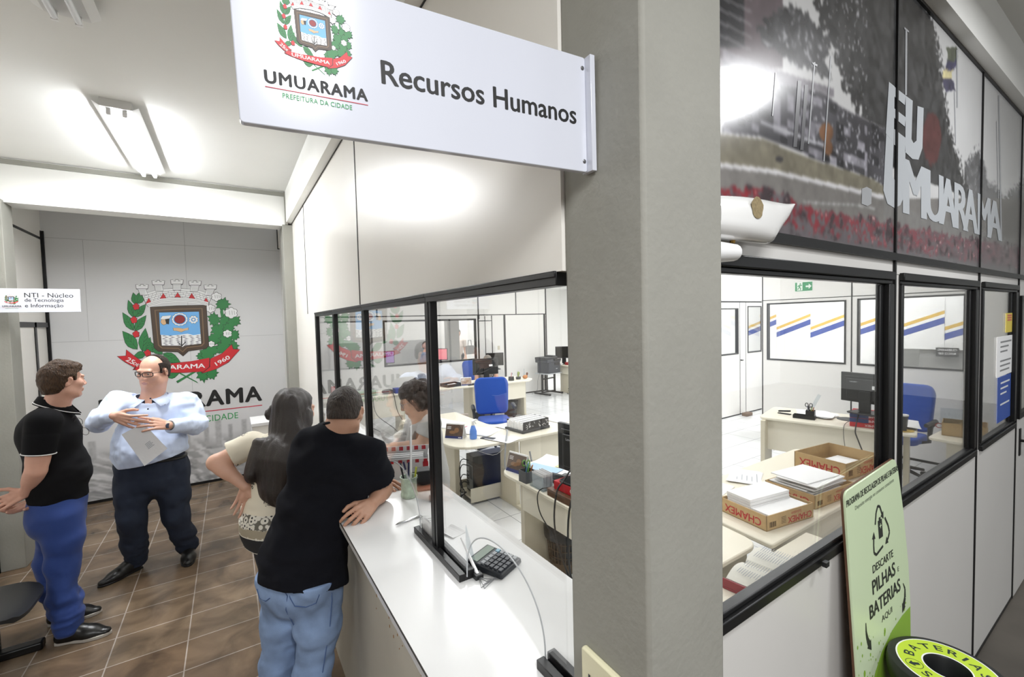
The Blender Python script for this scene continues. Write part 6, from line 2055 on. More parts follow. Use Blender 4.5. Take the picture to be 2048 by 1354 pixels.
class Blob:
    """One continuous skin grown round tapered limbs and ellipsoids that melt into each other."""

    def __init__(s):
        s.p, s.post = [], []

    def rc(s, a, b, ra, rb=None, k=0.015, fl=None, op='+'):
        a, b = V3(a), V3(b)
        rb = ra if rb is None else rb
        m = max(ra, rb) * max(1, (fl[1] if fl else 1))
        s.p.append((op, k, np.minimum(a, b) - m, np.maximum(a, b) + m, ('rc', a, b, ra, rb, fl and (nrm(fl[0]), fl[1]))))
        return s

    def chain(s, pts, rs, k=0.015, fl=None):
        for i in range(len(pts) - 1):
            s.rc(pts[i], pts[i + 1], rs[i], rs[i + 1], k, fl)
        return s

    def el(s, c, r, ax=None, k=0.015, op='+'):
        c, r = V3(c), V3(r)
        m = r.max()
        s.p.append((op, k, c - m, c + m, ('el', c, r, np.eye(3) if ax is None else np.array([nrm(a) for a in ax]))))
        return s

    def neck(s, p, n, R=0.15):
        """Neck opening: the cut only acts within R of p."""
        p, n = V3(p), nrm(n)
        def fn(d, x, y, z):
            q = [x - p[0], y - p[1], z - p[2]]
            e = q[0] * n[0] + q[1] * n[1] + q[2] * n[2]
            r = np.sqrt(np.maximum(0, q[0] ** 2 + q[1] ** 2 + q[2] ** 2 - e * e))
            return np.where(r < R, np.maximum(d, e), d)
        return s.field(fn)

    def cut(s, p, n, k=0.0):
        """Keep only what lies behind the plane through p with normal n."""
        s.post.append(('cut', V3(p), nrm(n), k))
        return s

    def folds(s, amp, f, seed=0, mask=None):
        s.post.append(('noise', amp, V3(f), seed, mask))
        return s

    def field(s, fn):
        s.post.append(('fn', fn))
        return s

    def mesh(s, name, h, mats, parent=None, base=(0, 0, 0), pick=None, smooth=0):
        adds = [q for q in s.p if q[0] == '+']
        lo = np.min([q[2] for q in adds], 0) - 4 * h
        hi = np.max([q[3] for q in adds], 0) + 4 * h
        n = np.ceil((hi - lo) / h).astype(int) + 1
        ax = [lo[i] + h * np.arange(n[i]) for i in range(3)]
        d = np.full(n, 0.5, np.float32)
        for op, k, a, b, q in s.p:
            i0 = np.clip(np.floor((a - k - 3 * h - lo) / h).astype(int), 0, n - 1)
            i1 = np.clip(np.ceil((b + k + 3 * h - lo) / h).astype(int) + 1, 1, n)
            sl = tuple(slice(i0[i], i1[i]) for i in range(3))
            X, Y, Z = np.meshgrid(*[ax[i][i0[i]:i1[i]] for i in range(3)], indexing='ij', sparse=True)
            if q[0] == 'rc':
                _, pa, pb, ra, rb, fl = q
                ba = pb - pa
                L2 = ba @ ba + 1e-12
                x, y, z = X - pa[0], Y - pa[1], Z - pa[2]
                t = np.clip((x * ba[0] + y * ba[1] + z * ba[2]) / L2, 0, 1)
                x, y, z = x - t * ba[0], y - t * ba[1], z - t * ba[2]
                if fl:
                    m = (x * fl[0][0] + y * fl[0][1] + z * fl[0][2]) * (1 / fl[1] - 1)
                    x, y, z = x + fl[0][0] * m, y + fl[0][1] * m, z + fl[0][2] * m
                e = np.sqrt(x * x + y * y + z * z) - (ra + (rb - ra) * t)
                if fl and fl[1] < 1:
                    e = e * (0.5 + 0.5 * fl[1])
            else:
                _, c, r, A = q
                x, y, z = X - c[0], Y - c[1], Z - c[2]
                u = [(A[i][0] * x + A[i][1] * y + A[i][2] * z) for i in range(3)]
                k0 = np.sqrt(sum((u[i] / r[i]) ** 2 for i in range(3)))
                k1 = np.sqrt(sum((u[i] / r[i] ** 2) ** 2 for i in range(3))) + 1e-9
                e = k0 * (k0 - 1) / k1
            D = d[sl]
            k = max(k, 1e-4)
            if op == '+':
                g = np.clip(0.5 + 0.5 * (D - e) / k, 0, 1)
                d[sl] = D + (e - D) * g - k * g * (1 - g)
            else:
                g = np.clip(0.5 - 0.5 * (D + e) / k, 0, 1)
                d[sl] = D + (-e - D) * g + k * g * (1 - g)
        X, Y, Z = np.meshgrid(*ax, indexing='ij', sparse=True)
        for q in s.post:
            if q[0] == 'cut':
                e = (X - q[1][0]) * q[2][0] + (Y - q[1][1]) * q[2][1] + (Z - q[1][2]) * q[2][2]
                d = np.maximum(d, e).astype(np.float32)
            elif q[0] == 'noise':
                near = np.argwhere(np.abs(d) < 0.03)
                P = [ax[i][near[:, i]] for i in range(3)]
                v = q[1] * 2 * (noise3(P, q[2], q[3]) + 0.5 * noise3(P, q[2] * 2.1, q[3] + 5))
                if q[4] is not None:
                    v = v * q[4](*P)
                d[near[:, 0], near[:, 1], near[:, 2]] += v
            else:
                near = np.argwhere(np.abs(d) < 0.06)
                P = [ax[i][near[:, i]] for i in range(3)]
                d[near[:, 0], near[:, 1], near[:, 2]] = q[1](d[near[:, 0], near[:, 1], near[:, 2]], *P)
                # far inside or outside keeps its sign
        ins = d < 0
        cs = np.zeros(tuple(np.array(d.shape) - 1), np.int8)
        for o in np.ndindex(2, 2, 2):
            cs += ins[tuple(slice(o[i], d.shape[i] - 1 + o[i]) for i in range(3))]
        act = (cs > 0) & (cs < 8)
        idx = np.argwhere(act)
        N = len(idx)
        cid = np.full(act.shape, -1, np.int64)
        cid[act] = np.arange(N)
        acc, cnt = np.zeros((N, 3)), np.zeros(N)
        for axn in range(3):
            for o in np.ndindex(2, 2):
                off = np.insert(np.array(o), axn, 0)
                p0 = idx + off
                p1 = p0.copy()
                p1[:, axn] += 1
                a, b = d[tuple(p0.T)], d[tuple(p1.T)]
                m = (a < 0) != (b < 0)
                t = np.where(m, a / np.where(m, a - b, 1), 0)
                pos = p0.astype(float)
                pos[:, axn] += t
                acc[m] += pos[m]
                cnt[m] += 1
        vs = lo + h * acc / cnt[:, None]
        fs = []
        for axn in range(3):
            sh = list(d.shape)
            a = ins[tuple(slice(0, sh[i] - 1) if i == axn else slice(1, sh[i] - 1) for i in range(3))]
            b = ins[tuple(slice(1, sh[i]) if i == axn else slice(1, sh[i] - 1) for i in range(3))]
            for flip in (0, 1):
                m = np.argwhere((a & ~b) if not flip else (~a & b))
                if not len(m):
                    continue
                p = m.copy()
                u, w = (axn + 1) % 3, (axn + 2) % 3
                p[:, u] += 1
                p[:, w] += 1
                def cell(du, dw):
                    q = p.copy()
                    q[:, u] -= du
                    q[:, w] -= dw
                    return cid[tuple(q.T)]
                f = np.stack([cell(1, 1), cell(0, 1), cell(0, 0), cell(1, 0)], 1)
                fs.append(f[:, ::-1] if flip else f)
        F = np.concatenate(fs)
        F = F[(F >= 0).all(1)]
        for _ in range(smooth):
            nb, cn = np.zeros_like(vs), np.zeros(len(vs))
            for i in range(4):
                j = (i + 1) % 4
                np.add.at(nb, F[:, i], vs[F[:, j]])
                np.add.at(cn, F[:, i], 1)
            vs = vs * 0.5 + 0.5 * nb / np.maximum(cn, 1)[:, None]
        me = bpy.data.meshes.new(name)
        v = vs - V3(base)
        me.vertices.add(len(v))
        me.vertices.foreach_set('co', v.ravel())
        me.loops.add(F.size)
        me.loops.foreach_set('vertex_index', F.ravel().astype(np.int32))
        me.polygons.add(len(F))
        me.polygons.foreach_set('loop_start', np.arange(len(F), dtype=np.int32) * 4)
        for m in (mats if isinstance(mats, (list, tuple)) else [mats]):
            me.materials.append(m)
        if pick is not None:
            me.polygons.foreach_set('material_index', pick(vs[F].mean(1)).astype(np.int32))
        me.update()
        me.validate()
        me.shade_smooth()
        o = bpy.data.objects.new(name, me)
        COL.objects.link(o)
        if parent is not None:
            o.parent = parent
        else:
            o.location = base
        return o


class Head:
    """Head frame: c the middle of the skull, f where the face looks, u up."""

    def __init__(s, c, f, u=(0, 0, 1), size=1.0, wide=1.0):
        s.c, s.f = V3(c), nrm(f)
        s.r = nrm(np.cross(s.f, V3(u)))
        s.u = np.cross(s.r, s.f)
        s.s, s.w = size, wide

    def at(s, f, r, u):
        return s.c + s.s * (s.f * f + s.r * r * s.w + s.u * u)

    def loc(s, x, y, z):
        p = [x - s.c[0], y - s.c[1], z - s.c[2]]
        return [sum(p[i] * a[i] for i in range(3)) / s.s / (s.w if a is s.r else 1) for a in (s.f, s.r, s.u)]

    def add(s, b, jowl=0.0, nose=1.0):
        A, S_, w = [s.f, s.r, s.u], s.s, s.w
        E = lambda c, r, k=0.015, op='+': b.el(s.at(*c), V3(r) * S_ * V3(1, w, 1), A, k * S_, op)
        R = lambda a, c, ra, rb, k=0.012: b.rc(s.at(*a), s.at(*c), ra * S_, rb * S_, k * S_)
        E((-0.012, 0, 0.03), (0.097, 0.075, 0.088))
        E((0.03, 0, -0.035), (0.066, 0.063, 0.082), 0.02)
        for q in (-1, 1):
            R((-0.005, q * 0.052, -0.06), (0.055, q * 0.028, -0.094), 0.02 + jowl * 0.4, 0.02, 0.02)
            E((0.062, q * 0.042, -0.022), (0.026, 0.026, 0.024), 0.02)
            if jowl:
                E((0.03, q * 0.045, -0.07), (0.04, 0.03, 0.04), 0.02)
        E((0.074, 0, -0.099), (0.022, 0.026, 0.02), 0.018)
        if jowl:
            E((0.03, 0, -0.105), (0.05, 0.05, 0.03), 0.03)
        R((0.083, -0.036, 0.022), (0.083, 0.036, 0.022), 0.013, 0.013, 0.014)
        for q in (-1, 1):
            E((0.103, q * 0.032, 0.003), (0.016, 0.02, 0.012), 0.012, '-')
            E((0.0785, q * 0.032, 0.003), (0.0145, 0.0165, 0.012), 0.004)
        R((0.092, 0, 0.008), (0.113 * (0.5 + 0.5 * nose), 0, -0.03), 0.009, 0.0125, 0.01)
        for q in (-1, 1):
            E((0.1, q * 0.013, -0.035), (0.012, 0.0085, 0.009), 0.007)
        R((0.0945, -0.017, -0.062), (0.0945, 0.017, -0.062), 0.0075, 0.0075, 0.006)
        R((0.092, -0.015, -0.073), (0.092, 0.015, -0.073), 0.0075, 0.0075, 0.005)
        E((0.106, 0, -0.0675), (0.008, 0.024, 0.0016), 0.003, '-')
        for q in (-1, 1):
            b.el(s.at(-0.008, q * 0.08, -0.005), V3(0.019, 0.009, 0.032) * S_, [s.f + s.u * -0.2, s.r + s.f * -0.35 * q, s.u], 0.006 * S_)
            b.el(s.at(-0.006, q * 0.088, -0.003), V3(0.010, 0.007, 0.019) * S_, [s.f, s.r, s.u], 0.004 * S_, '-')
        return s

    def lips(s):
        def pick(c):
            f, r, u = s.loc(c[:, 0], c[:, 1], c[:, 2])
            return ((f > 0.085) & (np.abs(u + 0.0675) < 0.0105 * (1 - np.clip(np.abs(r) / 0.023, 0, 1) ** 2))).astype(int)
        return pick

    def eyes(s, parent, base, brow=None, iris='3a2a1c'):
        for q in (-1, 1):
            o = MB(Matrix.Translation(s.at(0.0815, q * 0.032, 0.003) - V3(base)))
            o.ball((0, 0, 0), 0.0123 * s.s, 0, 16)
            c = Vector((s.f + s.r * 0.0) * 0.0098 * s.s)
            o.ball(tuple(c), 0.0056 * s.s, 1, 10)
            c = Vector(s.f * 0.0128 * s.s)
            o.ball(tuple(c), 0.0028 * s.s, 2, 8)
            o.build('eye', [mat('eye_white', 'dcd6d0', 0.25), mat('iris_' + iris, iris, 0.2), mat('pupil', '080808', 0.1)], parent, smooth=True)
            if brow:
                pts = [s.at(0.0885 - 0.35 * abs(r - 0.012), q * r, 0.021 + 0.004 * math.sin((r - 0.014) / 0.04 * PI)) - V3(base) for r in (0.014, 0.024, 0.036, 0.05)]
                MB().tube(pts, [0.0035, 0.0045, 0.004, 0.002], 6).build('eyebrow', brow, parent, smooth=True)


def hand(b, w, d, palm, side, curl=(0.3, 0.3, 0.3, 0.3), spread=0.12, thumb=0.5, S_=1.0, thumbout=0.7):
    """Hand at wrist w: d along the fingers, palm the way the palm faces, side towards the thumb."""
    d, palm = nrm(d), nrm(palm)
    side = V3(side)
    side = nrm(side - d * (side @ d))
    palm = palm - d * (palm @ d) - side * (palm @ side)
    palm = nrm(palm)
    w = V3(w)
    kn = []
    for i in range(4):
        o = (1.5 - i) * 0.0205 * S_
        L = (0.092, 0.096, 0.091, 0.081)[i] * S_
        k = w + d * L + side * o
        b.rc(w + d * 0.012 + side * o * 0.62, k, 0.0135 * S_, 0.0108 * S_, 0.008)
        kn.append(k)
    b.rc(w + d * 0.03 + side * 0.012 + palm * 0.006, w + d * 0.07 + palm * 0.004, 0.014 * S_, 0.012 * S_, 0.01)
    b.rc(w + d * 0.02 + side * 0.022 + palm * 0.008, w + d * 0.05 + side * 0.03 + palm * 0.01, 0.015 * S_, 0.012 * S_, 0.01)
    for i in range(4):
        a = (1.5 - i) * spread
        dd = nrm(d * math.cos(a) + side * math.sin(a))
        Ls = [x * S_ for x in ((0.043, 0.026, 0.022), (0.048, 0.03, 0.023), (0.044, 0.028, 0.022), (0.034, 0.021, 0.02))[i]]
        p, ang = kn[i], 0.0
        rs = [0.0098, 0.0088, 0.0078, 0.0066]
        for j in range(3):
            ang += curl[i] * (0.9, 1.1, 0.7)[j]
            q = p + (dd * math.cos(ang) + palm * math.sin(ang)) * Ls[j]
            b.rc(p, q, rs[j] * S_, rs[j + 1] * S_, 0.0025)
            p = q
    p = w + d * 0.025 + side * 0.03 + palm * 0.008
    dirs = [nrm(d * 0.75 + side * thumbout + palm * 0.25), nrm(d * 0.9 + side * (thumbout - 0.25) + palm * thumb * 0.6), nrm(d + side * (thumbout - 0.55) + palm * thumb)]
    for j, (L, r0, r1) in enumerate(((0.042, 0.0135, 0.011), (0.032, 0.011, 0.0098), (0.025, 0.0098, 0.008))):
        q = p + dirs[j] * L * S_
        b.rc(p, q, r0 * S_, r1 * S_, 0.005)
        p = q


def shoe(parent, base, heel, yaw, up, sole=None, L=0.29, laces=True, wid=0.05):
    """Shoe standing on the floor: heel point and the direction it points."""
    f, r = V3(math.cos(yaw), math.sin(yaw), 0), V3(-math.sin(yaw), math.cos(yaw), 0)
    h = V3(heel[0], heel[1], 0)
    Q = lambda a, c, z: h + f * a * L + r * c + V3(0, 0, z)
    b = Blob()
    b.rc(Q(0.14, 0, 0.05), Q(0.3, 0, 0.06), 0.04, 0.043, 0.03)
    b.rc(Q(0.14, 0, 0.03), Q(0.6, 0.004, 0.03), 0.036, 0.046, 0.03, ((0, 0, 1), 0.85))
    b.rc(Q(0.3, 0, 0.075), Q(0.66, 0.004, 0.035), 0.036, 0.034, 0.03)
    b.rc(Q(0.6, 0.004, 0.026), Q(0.88, 0.0, 0.022), 0.046, 0.03, 0.03, ((0, 0, 1), 0.75))
    b.cut(Q(0, 0, 0.012), (0, 0, -1)).cut(Q(0.25, 0, 0.105), (0, 0, 1))
    o = b.mesh('shoe', 0.005, up, parent, base, smooth=1)
    k = MB(Matrix.Translation(tuple(h - V3(base))) @ Matrix.Rotation(yaw, 4, 'Z'))
    pts = [(0.0, 0), (0.03, 0.03), (0.12, 0.036), (0.3, 0.034), (0.6, 0.05), (0.82, 0.042), (0.95, 0.022), (1.0, 0)]
    k.prism([(x * L, y + 0.002) for x, y in pts] + [(x * L, -y - 0.002) for x, y in pts[-2:0:-1]], 0.0, 0.02 if sole else 0.014)
    k.build('sole', sole or BLACKP, o, bevel=0.003)
    if laces:
        k = MB(Matrix.Translation(tuple(h - V3(base))) @ Matrix.Rotation(yaw, 4, 'Z'))
        for i in range(4):
            x = (0.4 + 0.07 * i) * L
            k.tube([(x, -0.02, 0.094 - 0.011 * i), (x + 0.006, 0, 0.108 - 0.012 * i), (x, 0.02, 0.094 - 0.011 * i)], 0.0025, 5)
        k.build('laces', BLACKP, o, smooth=True)
    return o


def skin(name, c, var=0.05):
    m = mat(name, c, 0.5, var=(14, var), bump=(160, 0.06))
    m.node_tree.nodes['Principled BSDF'].inputs['Subsurface Weight'].default_value = 0.06
    m.node_tree.nodes['Principled BSDF'].inputs['Subsurface Radius'].default_value = (0.02, 0.008, 0.004)
    return m


def hair_mat(name, c, rough=0.5):
    return mat(name, c, rough, bump=(150, 1.0), stretch=(1, 1, 0.3), var=(120, 0.5), spec=0.3)


def crown_hair(H, t, fns, amp, freq, seed=1, extra=None, h=0.005):
    """Hair cap: the skull grown by t, kept where every fn(f, r, u) < 0."""
    b = Blob()
    A = [H.f, H.r, H.u]
    b.el(H.at(-0.012, 0, 0.03), (V3(0.097, 0.075, 0.088) + t) * H.s * V3(1, H.w, 1), A, 0.01)
    b.el(H.at(-0.03, 0, -0.03), (V3(0.07, 0.062, 0.07) + t) * H.s * V3(1, H.w, 1), A, 0.03)
    b.el(H.at(0.03, 0, 0.0), (V3(0.064, 0.066, 0.07) + t) * H.s * V3(1, H.w, 1), A, 0.02)
    if extra:
        extra(b)
    b.folds(amp, freq, seed)
    def keep(d, x, y, z):
        f, r, u = H.loc(x, y, z)
        for fn in fns:
            d = np.maximum(d, fn(f, r, u) * H.s)
        return d
    b.field(keep)
    return b


def polyline(pts, t):
    """Distance helper: y of a polyline over x."""
    return np.interp(t, [p[0] for p in pts], [p[1] for p in pts])


def outline_tube(name, pts, r, m, parent, base, closed=False, n=6):
    return MB().tube([tuple(V3(p) - V3(base)) for p in pts], r, n, closed=closed).build(name, m, parent, smooth=True)


def ring(c, ax, r0, r1, n=24):
    """Ellipse round centre c: axes ax[0], ax[1] with radii r0, r1."""
    return [V3(c) + nrm(ax[0]) * r0 * math.cos(t) + nrm(ax[1]) * r1 * math.sin(t) for t in (2 * PI * i / n for i in range(n))]


SK1, SK2, SK3, SK4, SK5 = skin('skin_fair', 'cfa08c'), skin('skin_pink', 'd3a48f'), skin('skin_tan', 'b58a72'), skin('skin_light', 'd8aa93'), skin('skin_pale', 'd9b39c')
LIP = mat('lips', 'b9857a', 0.5)
CLOTH_BLACK = mat('black_pique', '0f0f12', 0.9, bump=(700, 0.25), spec=0.2)


# ---------------------------------------------------------------- A: man in black polo, hands behind his back
def person_a():
    B = (-0.95, 3.85, 0.0)
    b2 = B[:2]
    p = lambda x, y, o=0.0: P3(x, y, b2, o)
    f, l = nrm((0.985, 0.17, 0)), nrm((-0.17, 0.985, 0))
    H = Head(p(125, 761), (0.80, 0.60, -0.03), size=0.97, wide=1.05)
    pel, waist, chest = p(118, 1010, 0.06), p(112, 945, 0.05), p(102, 872, 0.05)
    nb = p(110, 815, 0.05)
    shR, shL = p(88, 843, -0.12), p(112, 850, 0.24)
    elR, wrR = p(72, 942, -0.12), p(52, 985, -0.02)
    elL, wrL = p(70, 945, 0.26), p(66, 1003, 0.1)
    hipR, hipL = p(122, 1030, -0.04), p(116, 1025, 0.16)
    knR, knL = p(124, 1130, -0.05), p(104, 1120, 0.2)
    anR, anL = V3(-0.925, 3.745, 0.09), V3(-1.01, 4.0, 0.09)
    torso = []
    body = Blob()
    H.add(body)
    body.rc(nb - V3(0, 0, 0.03), H.at(-0.01, 0, -0.06), 0.068, 0.062, 0.03)
    body.rc(chest, nb - V3(0, 0, 0.06), 0.11, 0.07, 0.04)
    body.rc(pel, chest, 0.12, 0.12, 0.04)
    for s_, e_, w_ in ((shR, elR, wrR), (shL, elL, wrL)):
        body.chain([s_, e_, w_], [0.06, 0.046, 0.029], 0.02)
        body.rc(e_ * 0.75 + w_ * 0.25, e_ * 0.55 + w_ * 0.45, 0.046, 0.042, 0.02)
        body.rc(s_ * 0.4 + e_ * 0.6, s_ * 0.2 + e_ * 0.8, 0.053, 0.05, 0.02)
    for h_, k_, a_ in ((hipR, knR, anR), (hipL, knL, anL)):
        body.chain([h_, k_, a_], [0.085, 0.055, 0.04], 0.03)
        body.rc(a_, a_ + f * 0.06 - V3(0, 0, 0.055), 0.034, 0.02, 0.02)
    hand(body, wrR, p(8, 1004, -0.0) - wrR, (0.2, -0.5, -0.85), (-0.1, 0.3, 0.9), (0.12, 0.2, 0.25, 0.3), 0.16, 0.5, 0.98)
    hand(body, wrL, p(15, 1024, 0.02) - wrL, (-0.1, -0.4, 0.9), (0.2, -0.9, -0.3), (0.25, 0.3, 0.35, 0.4), 0.1, 0.3, 0.98)
    o = body.mesh('person', 0.0048, [SK1, LIP], None, B, pick=H.lips())
    tag(o, 'man in black polo and blue trousers, hands clasped behind his back', 'person')
    HM = hair_mat('hair_brown', '3d2a1a')
    H.eyes(o, B, HM)
    hair = crown_hair(H, 0.011, [lambda f_, r, u: -(u - polyline([(-0.1, -0.085), (-0.045, -0.075), (-0.015, -0.02), (-0.005, 0.03), (0.02, 0.03), (0.024, 0.0), (0.036, 0.005), (0.042, 0.05), (0.075, 0.062), (0.12, 0.075)], f_)),
                                 lambda f_, r, u: f_ - 0.088], 0.003, (55, 55, 55), 3,
                      lambda q: q.rc(H.at(-0.02, 0, 0.105), H.at(0.075, 0, 0.09), 0.03 * 1.05, 0.022, 0.03, (H.r, 1.8)))
    hair.mesh('hair', 0.004, HM, o, B)
    # polo shirt
    W = (f, 0.86)
    sh = Blob()
    sh.rc(pel + V3(0, 0, 0.02), waist + f * 0.0, 0.164, 0.164, 0.05, W)
    sh.rc(waist, chest, 0.164, 0.162, 0.05, (f, 0.82))
    sh.el(waist + f * 0.035, (0.122, 0.14, 0.16), (f, l, (0, 0, 1)), 0.05)
    sh.el(chest + f * 0.03, (0.1, 0.15, 0.12), (f, l, (0, 0, 1)), 0.05)
    sh.el(chest - f * 0.05 + V3(0, 0, 0.02), (0.1, 0.16, 0.15), (f, l, (0, 0, 1)), 0.05)
    sh.rc(chest + V3(0, 0, 0.05), nb - V3(0, 0, 0.02), 0.13, 0.075, 0.05, (f, 0.9))
    sh.rc(shR, shL, 0.07, 0.07, 0.05)
    for s_, e_, (px_, py_, po) in ((shR, elR, (86, 893, -0.13)), (shL, elL, (90, 897, 0.26))):
        e2 = s_ + (e_ - s_) * 0.52
        sh.rc(s_, e2, 0.078, 0.073, 0.03)
    sh.folds(0.009, (8, 8, 14), 4, lambda x, y, z: np.clip((1.32 - z) * 4, 0.25, 1))
    cR, dR = shR + (elR - shR) * 0.52, nrm(elR - shR)
    def sleeve(d, x, y, z):
        for s_, e_ in ((shR, elR), (shL, elL)):
            c, n_ = s_ + (e_ - s_) * 0.50, nrm(e_ - s_)
            q = (x - c[0]) * n_[0] + (y - c[1]) * n_[1] + (z - c[2]) * n_[2]
            t = [x - c[0] - q * n_[0], y - c[1] - q * n_[1], z - c[2] - q * n_[2]]
            rr_ = np.sqrt(t[0] ** 2 + t[1] ** 2 + t[2] ** 2)
            d = np.where(rr_ < 0.092, np.maximum(d, np.where(q < 0.06, q, -1)) if False else np.where((q > -0.02) & (q < 0.1) & (d > -0.001), np.maximum(d, q), d), d)
        return d
    sh.cut(p(110, 1001), nrm(V3(0, 0, -1) - f * 0.06))
    sh.neck(nb + V3(0, 0, 0.03), V3(0, 0, 1) + f * 0.55)
    polo = sh.mesh('polo_shirt', 0.006, CLOTH_BLACK, o, B, smooth=1)
    WT = mat('white_trim', 'e4e4e4', 0.8)
    for s_, e_ in ((shR, elR), (shL, elL)):
        c, n_ = s_ + (e_ - s_) * 0.80, nrm(e_ - s_)
    # sleeve hems with white stripe
    for s_, e_ in ((shR, elR), (shL, elL)):
        n_ = nrm(e_ - s_)
        c = s_ + (e_ - s_) * 0.52
        x_ = nrm(np.cross(n_, f))
        sl = Blob().rc(s_ + (e_ - s_) * 0.3, s_ + (e_ - s_) * 0.8, 0.079, 0.07, 0.01).cut(s_ + (e_ - s_) * 0.66, n_)
        sl.mesh('sleeve', 0.006, CLOTH_BLACK, polo, (0, 0, 0), smooth=1).location = tuple(-V3(B))
        ce = s_ + (e_ - s_) * 0.645
        outline_tube('sleeve_stripe', ring(ce, (x_, np.cross(n_, x_)), 0.0745, 0.0745), 0.0032, WT, polo, B, True)
    # collar: a folded band round the neck, white line near its edge
    col, stripe = MB(), []
    ncx = p(109, 806, 0.05)
    N = 22
    up_, dn_ = [], []
    for i in range(N + 1):
        a = -2.75 + 5.5 * i / N
        dirn = -f * math.cos(a) + l * math.sin(a)
        back = math.cos(a)
        top = ncx + dirn * 0.073 + V3(0, 0, 0.014 + 0.036 * back) + f * 0.004
        low = ncx + dirn * (0.095 if abs(a) < 2.2 else 0.105) + V3(0, 0, -0.042 + 0.05 * back) + f * (0.01 - 0.01 * back)
        up_.append(top - V3(B)); dn_.append(low - V3(B))
    vs = [tuple(q) for q in up_] + [tuple(q) for q in dn_]
    col.add(vs, [(i, i + 1, N + 2 + i, N + 1 + i) for i in range(N)])
    c_ = col.build('collar', CLOTH_BLACK, polo, smooth=True)
    so = c_.modifiers.new('solid', 'SOLIDIFY')
    so.thickness, so.offset = 0.004, 0
    MB().tube([tuple(a * 0.2 + b_ * 0.8 + nrm(b_ - V3(ncx - V3(B))) * 0.003) for a, b_ in zip(up_, dn_)], 0.0028, 6).build('collar_stripe', WT, polo, smooth=True)
    # trousers
    TR = mat('royal_blue_twill', '243f82', 0.8, bump=(500, 0.15), sheen=0.1)
    t = Blob()
    t.rc(p(118, 1000, 0.06), p(119, 1035, 0.06), 0.158, 0.148, 0.05, (f, 0.86))
    t.el(p(88, 1035, 0.06), (0.085, 0.14, 0.12), (f, l, (0, 0, 1)), 0.05)
    for h_, k_, a_, q in ((hipR, knR, anR, 1), (hipL, knL, anL, -1)):
        t.chain([h_, h_ * 0.5 + k_ * 0.5 + f * 0.012, k_, k_ * 0.45 + a_ * 0.55 - f * 0.01, a_ + V3(0, 0, 0.0)], [0.104, 0.093, 0.078, 0.077, 0.07], 0.035)
    t.folds(0.011, (12, 12, 12), 9, lambda x, y, z: np.clip((0.75 - z) * 2.5, 0.3, 1.2))
    t.folds(0.013, (6, 6, 24), 2, lambda x, y, z: np.clip((0.36 - z) * 5, 0, 1))
    t.cut((0, 0, 0.055), (0, 0, -1))
    t.mesh('trousers', 0.006, TR, o, B, smooth=1)
    SHO, SOL = mat('black_leather', '141414', 0.32), mat('pale_sole', 'b9b4ac', 0.6)
    yaw = math.atan2(-0.27, 0.96)
    shoe(o, B, (-0.99, 3.765), yaw, SHO, SOL, 0.285)
    shoe(o, B, (-1.09, 4.035), math.atan2(-0.08, 0.99), SHO, SOL, 0.27)
    # glasses hanging from the placket
    g = Blob
    e0, e1 = p(151, 834, -0.03), p(171, 864, -0.02)
    gl = MB()
    gx, gy = nrm(e1 - e0), nrm(np.cross(e1 - e0, (-0.24, 0.97, 0)))
    for q in (0.3, 0.95):
        c = e0 + (e1 - e0) * q
        gl.tube([tuple(v - V3(B)) for v in ring(c, (gx, gy), 0.026, 0.017, 20)], 0.0014, 6, closed=True)
    gl.tube([tuple(v - V3(B)) for v in (e0 + (e1 - e0) * 0.52, e0 + (e1 - e0) * 0.62 + gy * 0.004, e0 + (e1 - e0) * 0.72)], 0.0014, 6)
    gl.tube([tuple(v - V3(B)) for v in (e0 - (e1 - e0) * 0.1, e0 - f * 0.05 - V3(0, 0, 0.05), e0 - f * 0.07 - V3(0, 0, 0.1))], 0.0016, 6)
    go = gl.build('eyeglasses', mat('dark_wire', '2a2724', 0.3, metal=0.6), None, smooth=True)
    go.location = B
    tag(go, 'thin eyeglasses hanging from front of the black polo', 'eyeglasses')
    return o


